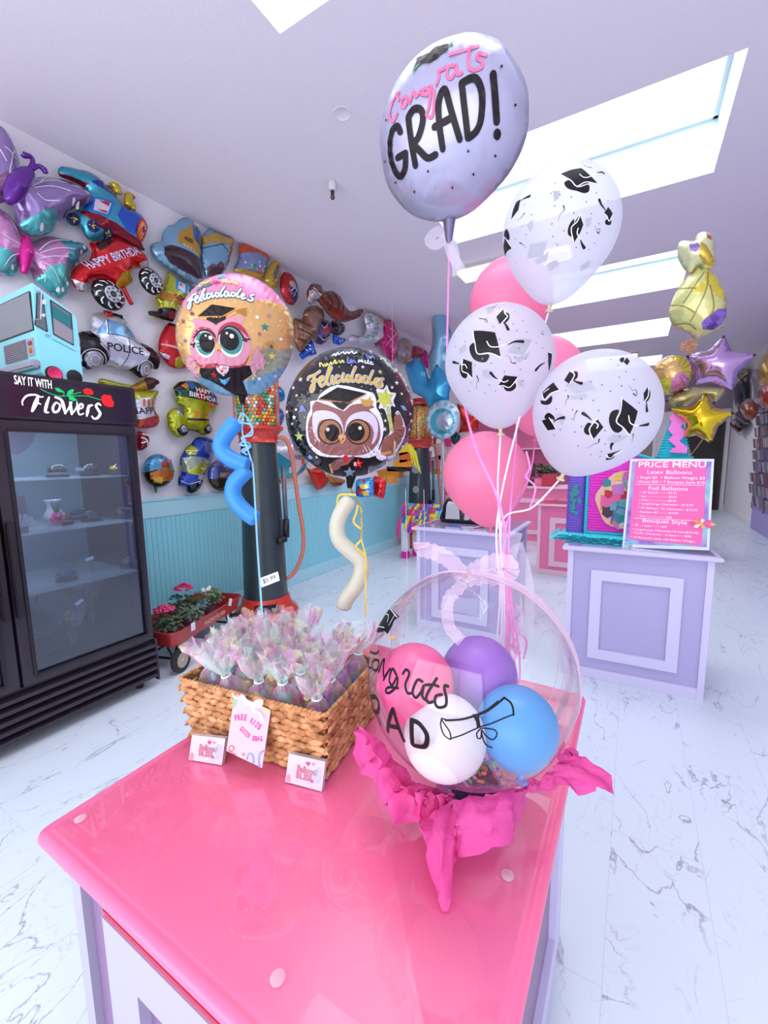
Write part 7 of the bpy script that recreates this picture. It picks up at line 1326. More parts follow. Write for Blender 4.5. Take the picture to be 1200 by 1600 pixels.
rs = random.Random(1); st_ = [(-.1517,.1037),(-.1652,.0529),(-.177,.0784),(-.2032,.0034),(-.1681,.0088),(-.1845,-.0358),(-.176,-.0153),(-.1091,-.1445),(.0479,.1377),(.1028,.1241),(.1408,.0764),(.1736,.0571),(.1574,.0912),(.1089,.1692),(.205,-.0061),(.211,-.029),(.2033,-.0577),(.1169,-.0284),(.1148,-.0551),(.1278,-.1681),(.1817,-.1138),(.0268,-.1706)]
f.polys('scattered_stars', [(star(p[0], p[1], .0065 if i % 3 else .0085), I('d0c890' if i % 2 else 'd8d8e4')) for i, p in enumerate(st_[:-1])] + [(star(*[(-.1629,-.0756)][0], .0175), I('b0b868'))], off=.0025)
f.polys('printed_caps', [([(-.1537,.018),(-.146,.0235),(-.1318,.003),(-.1564,.0013)], I('7880b8')), ([(-.1419,-.1449),(-.1319,-.1353),(-.1215,-.1451),(-.1327,-.1547)], I('88a0d0')), ([(.1678,.0205),(.1814,.0185),(.1932,.0034),(.1775,.0054)], I('88a0d0'))], off=.0025)
f.polys('confetti_dots', [(ell(p[0] + rs.uniform(-.003, .003), p[1], .0017, .0017, 8), I('d8d4e0')) for p in [(-.1769,.0802),(-.1399,.0327),(-.1483,.0547),(-.0841,.0656),(-.1244,.0437),(-.1923,.0328),(-.169,-.0266),(-.142,-.0155),(.0141,.1437),(-.0236,.1382),(.0697,.0691),(.0431,.0765),(.1582,.1132),(.1074,-.0056),(.1114,.0094),(.0994,-.0321),(.1185,-.0821),(.1975,-.0828),(.1892,.0317),(-.1573,-.1023),(-.1276,-.1257),(-.0966,-.1222),(-.0253,.0765),(-.1693,-.1137)]], off=.0025)
felic(f, [[(-.1263,.1015),(-.1222,.1089),(-.1094,.1126),(-.0912,.1224),(-.0885,.1261)],
[(-.1057,.1089),(-.1063,.0941),(-.1071,.0742),(-.1139,.063),(-.1175,.0693),(-.1131,.0817),(-.1025,.0941)],
[(-.1125,.0965),(-.0972,.099)],
[(-.0911,.0916),(-.0793,.099),(-.0777,.1077),(-.0868,.104),(-.0886,.0891),(-.0826,.0792),(-.0721,.0867)],
[(-.0693,.0916),(-.0582,.1188),(-.0513,.1348),(-.0564,.136),(-.0649,.1089),(-.0656,.0891),(-.0594,.0829)],
[(-.0483,.1089),(-.0514,.0916),(-.0451,.0867),(-.0385,.0941)],
[(-.0278,.109),(-.0355,.109),(-.0385,.0941),(-.0322,.0891),(-.023,.0966)],
[(-.0135,.1164),(-.0178,.0991),(-.0128,.0929),(-.0036,.1016)],
[(.0056,.109),(-.0021,.109),(-.0037,.0966),(.0027,.0929),(.012,.1041)],
[(.0242,.1362),(.0162,.1189),(.0106,.0991),(.0156,.0929),(.0261,.0991)],
[(.0392,.1091),(.0289,.1103),(.0273,.0966),(.035,.0916),(.043,.1066),(.0415,.0941),(.0492,.0929)],
[(.0598,.1066),(.0521,.1078),(.0506,.0941),(.0583,.0892),(.0675,.1016)],
[(.0795,.1265),(.0702,.1066),(.0661,.0917),(.0725,.0867),(.083,.0917)],
[(.0843,.0892),(.0948,.0942),(.0948,.1017),(.087,.0992),(.0856,.0867),(.092,.0791),(.1012,.0842)],
[(.1118,.1017),(.1026,.0992),(.1065,.0892),(.1064,.0791),(.0959,.0766),(.092,.0791)]], .006, 'c8a850', .0108, 'b0b0c8')
f.strokes('small_lettering', [[(-.0867,.1408),(-.0875,.153),(-.0801,.1481),(-.0753,.1408)],
[(-.0725,.1481),(-.0677,.1408),(-.0648,.1506),(-.0612,.1433)],
[(-.0573,.1458),(-.052,.1531),(-.0497,.1458)],
[(-.0445,.1482),(-.0391,.1605),(-.0368,.1495),(-.0316,.1532)],
[(-.0264,.1581),(-.0215,.1508),(-.0162,.1593),(-.0113,.152)]], .0048, I('c8c070'), off=.003)
f.strokes('small_lettering_white', [[(.0349,.1534),(.0363,.1608),(.0413,.1559),(.0453,.1608),(.0477,.1522)],
[(.0529,.1547),(.0568,.1596),(.0554,.151),(.0631,.1523)],
[(.0658,.1621),(.0644,.1511),(.0708,.1499)],
[(.0786,.1536),(.0735,.1548),(.0734,.1487),(.0811,.1475)],
[(-.0462,.175),(-.0409,.1823),(-.0361,.175),(-.0307,.1848),(-.0259,.1775)],
[(-.0206,.1824),(-.0129,.1873),(-.008,.18),(-.0002,.1873),(.0048,.1825),(.0151,.1886),(.0201,.1814),(.0304,.1863)]], .0045, I('d0d0e0'), off=.003)
f.strokes('small_lettering_blue', [[(.0018,.1655),(.0002,.1521),(.0066,.1509),(.0107,.1607),(.0143,.1509),(.0196,.1583),(.0246,.1522)],
[(.061,.1804),(.0634,.1682),(.0686,.1756),(.0736,.167),(.0789,.1756),(.0852,.1683)]], .006, I('6a78b8'), off=.003)
tlb = [(.0043,-.2098)][0]; f.tail(tlb[0], tlb[1] + .012, .06, .022, inkm('141014'), (-.12, -1)); fr_b = f
# squiggle balloons and their ribbons
def squiggle(name, L, rr, m, label, n=8):
    P = cr(L, n); k = len(P); rad = [rr * (math.sqrt(max(0, 1 - max(0, 1 - i / 4) ** 2)) if i < 5 else math.sqrt(max(0.02, 1 - max(0, 1 - (k - 1 - i) / 4) ** 2)) if i > k - 6 else 1) + .0008 for i in range(k)]
    return tag(MB().tube(P, rad, 16).build(name, m, None, True), label, 'balloon')
m_blue = latexm('latex_blue', '48a8f0', .03, .35); m_cream = latexm('latex_cream', 'e4e2d0', .05, .35)
squiggle('squiggle_balloon', [(-1.0529,.9194,1.6373),(-1.076,.9013,1.6071),(-1.0931,.8861,1.5725),(-1.0877,.8847,1.5418),(-1.0637,.8954,1.5196),(-1.0324,.9114,1.5039),(-1.0178,.9194,1.4993)], .0245, m_blue, 'upper curve of the sky blue twisted balloon under the pink owl balloon')
squiggle('squiggle_balloon', [(-1.0184,.9177,1.4906),(-1.0309,.9081,1.4755),(-1.0521,.8911,1.4453),(-1.054,.8848,1.4104),(-1.0371,.89,1.3796),(-1.009,.9022,1.3508),(-.9852,.9135,1.3329)], .024, m_blue, 'lower curve of the sky blue twisted balloon, hanging in front of the dark machine')
squiggle('squiggle_balloon', [(-.7409,1.0667,1.3979),(-.7635,1.0476,1.3589),(-.7745,1.0346,1.3154),(-.7664,1.0328,1.2717),(-.736,1.0454,1.2363),(-.7099,1.0567,1.2097),(-.7025,1.0565,1.179),(-.7152,1.0419,1.1312),(-.7394,1.0211,1.0879),(-.7454,1.0131,1.0575)], .0235, m_cream, 'long cream squiggle balloon under the black owl balloon')
m_brib = M('pale_blue_curl', '78b8e8', .35); m_yrib = M('gold_ribbon', 'd0a830', .3, .3)
p0 = fr_p.fr.pt(tlp[0], tlp[1] - .035)
b = MB(); b.add(*wribbon([p0] + [(-1.0403,.9287,1.6502),(-1.0394,.9214,1.5978)] + [(-.9755,.8893,1.5231),(-.9659,.8886,1.481)] + [(-.8689,.8002,1.2912)] + [(-.7506,.6952,1.1417)], .0045)); tag(b.build('balloon_ribbon', m_brib), 'light blue ribbon running from the pink owl balloon down into the basket', 'ribbon')
for i, L in enumerate(([(-1.0488,.9369,1.66),(-1.0323,.9433,1.6378),(-1.023,.9441,1.6069),(-1.0445,.9275,1.5808),(-1.0244,.9367,1.5629),(-1.0465,.9211,1.5456),(-1.0304,.9285,1.5322)], [(-1.0366,.9204,1.6579),(-1.0427,.9129,1.6321),(-1.0121,.9295,1.6229),(-1.0067,.9282,1.5925),(-1.0326,.9117,1.5843),(-1.0161,.9174,1.558)], [(-1.029,.9249,1.5802),(-1.0432,.9139,1.563),(-1.0164,.929,1.5582),(-1.0344,.9158,1.541)])): b = MB(); b.add(*wribbon(L, .0055)); tag(b.build('curly_ribbon', m_brib), ['long light blue ribbon curl beside the gumball drum', 'second light blue ribbon curl in front of the red collar', 'short light blue ribbon curl over the blue squiggle knot'][i], 'ribbon')
p0 = fr_b.fr.pt(tlb[0] - .006, tlb[1] - .045)
b = MB(); b.add(*wribbon([p0] + [(-.7277,1.0935,1.369),(-.7213,1.09,1.3202)] + [(-.6803,1.0262,1.2804)] + [(-.6419,.9851,1.2455)] + [(-.6116,.9378,1.2015),(-.6056,.9246,1.0899)], .0045)); tag(b.build('balloon_ribbon', m_yrib), 'gold ribbon running down from the black owl balloon', 'ribbon')
for i, L in enumerate(([(-.73,1.0744,1.4064),(-.7718,1.0499,1.4071),(-.778,1.0424,1.381),(-.7754,1.042,1.3678)], [(-.7227,1.0741,1.3758),(-.7269,1.0677,1.3496),(-.7312,1.0613,1.3235),(-.7091,1.0709,1.3014)], [(-.6966,1.0509,1.2746),(-.7104,1.0396,1.2533),(-.6945,1.0463,1.2359),(-.6845,1.0502,1.2229)])): b = MB(); b.add(*wribbon(L, .006)); tag(b.build('curly_ribbon', m_yrib), ['gold ribbon curl left of the black owl balloon neck', 'gold ribbon curl beside the top of the cream squiggle', 'gold ribbon curl beside the middle of the cream squiggle'][i], 'ribbon')
FT = Fr((-.8004,.7696,1.2088),(.9285,.3714,0),(-.0343,.0858,.9957),(.3698,-.9245,.0925))
q = [(-.0263,.0026),(.0246,.0223),(.0296,-.0008),(-.0195,-.0207)]
t = empty('price_tag', FT.pt(0, 0, 0), 0, 'small white tag reading $5.99 on the light blue ribbon', 'price tag'); fslab(FT, q, -.0008, 0, 'card', M('card_bright', 'e8e8f0', .5), t)
q = [(-.0159,-.0105),(.0209,.004)]; flat_text('handwriting', FT, '$5.99', q[0], q[1], .016, M('pen_black', '303040', .5), t, bold=.0, shear=.2, off=.001)

# ================================================================ LATEX BALLOONS
def latex(c, R, up, m, label, group='latex balloons in the graduation bouquet', taper=.24, knotm=None, name='latex_balloon'):
    c = V(c); up = V(up).normalized(); n, k = 40, 26; vs = []; fs = []; q = up.to_track_quat('Z', 'Y').to_matrix()
    for i in range(k + 1):
        a = PI * i / k; ca = math.cos(a); z = ca * R * (1 + (taper * (-ca) ** 3 if ca < 0 else .02)); r = math.sin(a) * R * (1 - (.12 * (-ca) ** 2 if ca < 0 else 0))
        for j in range(n): w_ = 2 * PI * j / n; vs.append(q @ V((r * math.cos(w_), r * math.sin(w_), z)))
    for i in range(k):
        for j in range(n): fs.append((i * n + j, (i + 1) * n + j, (i + 1) * n + (j + 1) % n, i * n + (j + 1) % n))
    o = mesh(name, vs, fs, m, None, None, True); o.location = c
    bm = bmesh.new(); bm.from_mesh(o.data); bmesh.ops.remove_doubles(bm, verts=bm.verts, dist=1e-5); bm.to_mesh(o.data); bm.free()
    tag(o, label, 'balloon', group); bot = -up * R * (1 + taper); T = Matrix.Translation(bot) @ q.to_4x4()
    MB().lathe([(.012, .012), (.006, .002), (.004, -.006), (.007, -.012), (.012, -.014), (.009, -.019), (.003, -.016)], 14, T).build('knot', knotm or m, o, True)
    bv = BVHTree.FromPolygons([V(v) for v in vs], fs); return o, bv, c, c + bot - up * .012
def onb(bv, c, p, off=.0008):
    d = (V(p) - c).normalized(); h = bv.ray_cast(d * .001, d); return h[0] + d * off
def patch3(mb, bv, c, P, off=.0008, sp=.012):
    P = [V(p) for p in P]; m0 = sum(P, V((0, 0, 0))) / len(P); d = (m0 - c).normalized(); a = d.orthogonal().normalized(); b = d.cross(a)
    fl = [((p - m0).dot(a), (p - m0).dot(b)) for p in P]; Q, F, _, _ = triang(fl, [], sp); mb.add([onb(bv, c, m0 + a * x + b * y, off) for x, y in Q], [tuple(t_) for t_ in F])
def line3(mb, bv, c, L, wd, off=.0014):
    P = [V(p) for p in (cr(L, 5) if len(L) > 2 else cr(L, 6))]; vs = []; fs = []; k = len(P)
    for i in range(k):
        p = onb(bv, c, P[i], off); n_ = (p).normalized(); a = onb(bv, c, P[max(0, i - 1)], off); b = onb(bv, c, P[min(k - 1, i + 1)], off); s = (b - a).cross(n_)
        if s.length < 1e-9: s = n_.orthogonal()
        s.normalize(); w_ = (wd(i / (k - 1)) if callable(wd) else wd) / 2; vs += [p - s * w_, p + s * w_]
    fs = [(2 * i, 2 * i + 1, 2 * i + 3, 2 * i + 2) for i in range(k - 1)]; mb.add(vs, fs)
    for e in (0, k - 1):
        p = V(vs[2 * e] + vs[2 * e + 1]) / 2 if False else (V(vs[2 * e]) + V(vs[2 * e + 1])) / 2; r = (V(vs[2 * e]) - p).length; n_ = p.normalized(); a = n_.orthogonal().normalized(); b = n_.cross(a)
        mb.add([p] + [p + (a * math.cos(q) + b * math.sin(q)) * r for q in [2 * PI * i / 8 for i in range(8)]], [(0, 1 + i, 1 + (i + 1) % 8) for i in range(8)])
m_clear = latexm('latex_frosted', 'e8e8f4', .3, .5); m_pinkl = latexm('latex_pink', 'ff9cc4', .0, .4); m_knotw = latexm('latex_knot', 'e8dcc0', .0, .3)
mk, mw_, mg_ = inkm('120c12'), inkm('f4f2f8'), M('cap_rear_print', '3a3440', .5)
def printed(o, bv, c, boards, bases, whites, tassels, squigs, dots, rear):
    b = MB().use(mk)
    for L in bases: patch3(b, bv, c, cr(L, 4, True), .0007)
    for L in boards: patch3(b, bv, c, L, .0011)
    for L in tassels: line3(b, bv, c, L, lambda u: .0012 + .006 * u, .0014)
    for L in squigs: line3(b, bv, c, L, lambda u: .0006 + .0022 * u * u, .0008)
    for p in dots: line3(b, bv, c, [p, V(p) + V((.0004, 0, .0004))], .0024, .0008)
    b.use(mw_)
    for L in whites: line3(b, bv, c, L, .0022, .0019)
    for p in rear: b.use(mk); patch3(b, bv, c, p, -.0012)
    return b.build('cap_print', None, o)
o, bv, c, k1 = latex(*[(V(x), y) for x, y in [(V((-.196,1.234,2.086)),0.14)]][0], (.12, -.1, 1), m_clear, 'highest frosted balloon with black graduation caps, beside the white GRAD balloon', knotm=m_knotw)
printed(o, bv, c, [[(-.181,1.108,2.146),(-.159,1.116,2.151),(-.138,1.126,2.154),(-.123,1.126,2.137),(-.104,1.133,2.116),(-.117,1.122,2.117),(-.142,1.107,2.108),(-.157,1.106,2.127)],
[(-.135,1.112,2.053),(-.128,1.123,2.034),(-.134,1.127,2.021),(-.147,1.132,2.004),(-.149,1.12,2.019),(-.153,1.113,2.029)],
[(-.082,1.154,2.072),(-.073,1.171,2.063),(-.08,1.166,2.047),(-.083,1.158,2.054),(-.09,1.147,2.057)],
[(-.28,1.13,2.128),(-.267,1.12,2.126),(-.272,1.117,2.102),(-.292,1.132,2.093),(-.288,1.132,2.115)],
[(-.313,1.159,2.07),(-.293,1.148,2.034),(-.309,1.167,2.039),(-.326,1.205,2.042),(-.326,1.191,2.059)]],
  [[(-.169,1.101,2.122),(-.157,1.105,2.126),(-.142,1.107,2.107),(-.121,1.119,2.112),(-.119,1.118,2.098),(-.128,1.112,2.094),(-.144,1.105,2.1),(-.16,1.1,2.107)],
[(-.146,1.11,2.045),(-.154,1.109,2.038),(-.159,1.113,2.026),(-.157,1.119,2.017),(-.149,1.123,2.015),(-.148,1.116,2.028)],
[(-.086,1.157,2.047),(-.08,1.164,2.05),(-.075,1.173,2.05),(-.076,1.176,2.043),(-.082,1.167,2.04),(-.086,1.16,2.041)],
[(-.32,1.169,2.081),(-.309,1.151,2.084),(-.3,1.142,2.069),(-.3,1.146,2.054),(-.313,1.16,2.068)]],
  [[(-.181,1.108,2.146),(-.168,1.106,2.134),(-.155,1.105,2.123),(-.143,1.106,2.109),(-.127,1.116,2.117),(-.104,1.132,2.113)],
[(-.135,1.113,2.052),(-.14,1.114,2.04),(-.152,1.114,2.029),(-.148,1.13,2.006)],
[(-.14,1.116,2.136),(-.132,1.117,2.129),(-.122,1.123,2.129),(-.109,1.138,2.14)],
[(-.138,1.12,2.028),(-.14,1.124,2.019),(-.134,1.134,2.01)],
[(-.09,1.147,2.057),(-.084,1.156,2.054),(-.08,1.166,2.047),(-.073,1.172,2.062)],
[(-.313,1.159,2.069),(-.303,1.151,2.05),(-.293,1.147,2.034)]],
  [[(-.134,1.135,2.009),(-.131,1.143,2.002),(-.127,1.152,1.996)],
[(-.108,1.141,2.142),(-.1,1.152,2.147),(-.096,1.157,2.146)],
[(-.086,1.15,2.063),(-.094,1.139,2.072),(-.099,1.133,2.081)],
[(-.267,1.118,2.121),(-.255,1.112,2.121),(-.244,1.107,2.119)]],
  [[(-.178,1.101,2.045),(-.175,1.099,2.057),(-.166,1.099,2.064),(-.168,1.098,2.073)],
[(-.274,1.118,2.08),(-.263,1.111,2.081),(-.255,1.107,2.086)],
[(-.255,1.128,2.017),(-.262,1.126,2.026),(-.27,1.128,2.033)],
[(-.106,1.141,2.034),(-.103,1.147,2.027),(-.096,1.153,2.03),(-.097,1.158,2.022),(-.101,1.152,2.024)],
[(-.14,1.14,2.174),(-.131,1.135,2.161),(-.12,1.14,2.157)]],
  [(-.188,1.1,2.126),(-.195,1.095,2.105),(-.153,1.101,2.088),(-.176,1.096,2.097),(-.186,1.095,2.076),(-.147,1.106,2.056),(-.192,1.101,2.043),(-.167,1.111,2.026),(-.191,1.111,2.02),(-.182,1.121,2.004),(-.123,1.115,2.076),(-.113,1.126,2.054),(-.105,1.128,2.095),(-.121,1.136,2.02),(-.118,1.163,1.994),(-.106,1.164,2.005),(-.261,1.113,2.061),(-.252,1.114,2.041),(-.238,1.101,2.075),(-.257,1.11,2.105),(-.282,1.131,2.045),(-.303,1.169,2.024),(-.289,1.168,2.004),(-.098,1.146,2.038),(-.083,1.152,2.084),(-.143,1.141,1.996)],
  [[(-.297,1.33,2.077),(-.291,1.333,2.114),(-.246,1.358,2.126),(-.258,1.359,2.084)],
[(-.281,1.345,2.075),(-.261,1.358,2.084),(-.243,1.365,2.099),(-.248,1.363,2.072),(-.27,1.35,2.061)],
[(-.224,1.287,2.212),(-.208,1.295,2.211),(-.212,1.31,2.202),(-.225,1.313,2.198)],
[(-.294,1.305,2.156),(-.279,1.311,2.168),(-.279,1.323,2.155),(-.289,1.323,2.141)],
[(-.149,1.349,2.152),(-.132,1.341,2.149),(-.134,1.35,2.133),(-.147,1.358,2.13)],
[(-.247,1.362,2.063),(-.224,1.37,2.072),(-.213,1.37,2.055),(-.242,1.356,2.035)],
[(-.158,1.358,2.034),(-.133,1.351,2.044),(-.131,1.342,2.025),(-.151,1.346,2.015)]])
o, bv, c, k2 = latex(*[(V(x), y) for x, y in [(V((-.323,1.157,1.764)),0.14)]][0], (-.05, 0, 1), m_clear, 'printed graduation cap balloon in the middle, left of the lowest printed one', knotm=m_knotw)
printed(o, bv, c, [[(-.35,1.031,1.818),(-.296,1.025,1.804),(-.287,1.022,1.774),(-.281,1.024,1.748),(-.306,1.018,1.758),(-.334,1.018,1.759),(-.342,1.02,1.787)],
[(-.288,1.065,1.863),(-.282,1.056,1.852),(-.276,1.051,1.842),(-.288,1.034,1.821),(-.299,1.044,1.843)],
[(-.373,1.027,1.755),(-.349,1.021,1.743),(-.352,1.032,1.708),(-.363,1.03,1.721),(-.377,1.033,1.728)],
[(-.275,1.038,1.707),(-.248,1.056,1.704),(-.266,1.059,1.682),(-.292,1.046,1.685)],
[(-.192,1.107,1.765),(-.186,1.127,1.764),(-.188,1.131,1.74),(-.192,1.134,1.721),(-.192,1.114,1.742)]],
  [[(-.356,1.022,1.781),(-.343,1.02,1.786),(-.334,1.018,1.759),(-.307,1.018,1.755),(-.313,1.019,1.74),(-.327,1.019,1.74),(-.343,1.019,1.748),(-.353,1.02,1.763)],
[(-.281,1.057,1.853),(-.274,1.058,1.85),(-.27,1.05,1.838),(-.274,1.042,1.828),(-.28,1.039,1.826),(-.275,1.051,1.842)],
[(-.384,1.033,1.742),(-.377,1.03,1.74),(-.377,1.033,1.727),(-.365,1.031,1.719),(-.37,1.037,1.71),(-.381,1.04,1.715),(-.386,1.037,1.729)],
[(-.279,1.051,1.684),(-.266,1.059,1.681),(-.26,1.055,1.691),(-.254,1.061,1.689),(-.255,1.067,1.681),(-.265,1.067,1.674),(-.277,1.059,1.675)]],
  [[(-.351,1.03,1.816),(-.342,1.02,1.787),(-.334,1.018,1.76),(-.306,1.018,1.758),(-.281,1.025,1.746)],
[(-.287,1.064,1.862),(-.282,1.054,1.849),(-.275,1.05,1.84),(-.287,1.034,1.821)],
[(-.313,1.019,1.785),(-.304,1.019,1.772),(-.285,1.022,1.77),(-.273,1.027,1.774)],
[(-.376,1.028,1.753),(-.378,1.033,1.728),(-.363,1.031,1.72),(-.353,1.032,1.707)],
[(-.363,1.027,1.732),(-.368,1.027,1.741),(-.377,1.03,1.741)],
[(-.292,1.046,1.685),(-.281,1.049,1.686),(-.267,1.058,1.682),(-.248,1.056,1.702)],
[(-.269,1.047,1.696),(-.278,1.045,1.693),(-.288,1.038,1.699)],
[(-.192,1.107,1.763),(-.187,1.126,1.763)]],
  [[(-.267,1.029,1.773),(-.253,1.037,1.78),(-.237,1.047,1.78)],
[(-.285,1.039,1.83),(-.277,1.039,1.823),(-.269,1.036,1.809)],
[(-.384,1.032,1.745),(-.393,1.037,1.749),(-.405,1.044,1.754)],
[(-.291,1.037,1.7),(-.298,1.033,1.705),(-.305,1.027,1.714)],
[(-.197,1.102,1.738),(-.204,1.09,1.731),(-.213,1.083,1.72)]],
  [[(-.309,1.106,1.894),(-.31,1.082,1.881),(-.314,1.068,1.872)],
[(-.318,1.043,1.845),(-.325,1.037,1.837),(-.317,1.035,1.832),(-.323,1.04,1.84),(-.34,1.045,1.847)],
[(-.346,1.046,1.682),(-.343,1.037,1.695),(-.337,1.033,1.7),(-.34,1.028,1.711)],
[(-.27,1.028,1.751),(-.262,1.032,1.745),(-.259,1.036,1.734),(-.251,1.041,1.733)],
[(-.202,1.107,1.813),(-.206,1.092,1.805),(-.202,1.098,1.802)]],
  [(-.369,1.067,1.861),(-.302,1.03,1.819),(-.26,1.046,1.822),(-.251,1.044,1.805),(-.243,1.064,1.831),(-.232,1.058,1.802),(-.263,1.068,1.854),(-.212,1.072,1.779),(-.285,1.024,1.787),(-.37,1.029,1.795),(-.4,1.043,1.79),(-.398,1.059,1.83),(-.378,1.042,1.821),(-.303,1.022,1.735),(-.275,1.035,1.715),(-.242,1.052,1.719),(-.231,1.054,1.742),(-.244,1.041,1.765),(-.252,1.038,1.746),(-.239,1.069,1.695),(-.3,1.051,1.675),(-.312,1.04,1.688),(-.326,1.051,1.672),(-.367,1.054,1.68),(-.358,1.039,1.698),(-.39,1.041,1.723),(-.342,1.021,1.735),(-.295,1.085,1.88),(-.335,1.091,1.887),(-.301,1.067,1.869),(-.201,1.089,1.769)],
  [[(-.338,1.286,1.817),(-.3,1.269,1.845),(-.259,1.259,1.835),(-.29,1.288,1.801)],
[(-.32,1.292,1.8),(-.29,1.288,1.801),(-.269,1.278,1.809),(-.273,1.284,1.795),(-.304,1.294,1.785)],
[(-.351,1.137,1.9),(-.337,1.15,1.903),(-.35,1.186,1.898),(-.362,1.181,1.896)],
[(-.446,1.19,1.823),(-.432,1.206,1.837),(-.434,1.221,1.82),(-.449,1.198,1.809)],
[(-.405,1.27,1.771),(-.384,1.282,1.773),(-.379,1.284,1.746),(-.401,1.272,1.749)],
[(-.302,1.293,1.737),(-.288,1.289,1.732),(-.286,1.281,1.712),(-.301,1.288,1.72)]])
o, bv, c, k3 = latex(*[(V(x), y) for x, y in [(V((-.089,1.144,1.618)),0.14)]][0], (.4, -.1, .9), m_clear, 'lowest printed graduation cap balloon, just above the castle pinata', knotm=m_knotw, taper=.14)
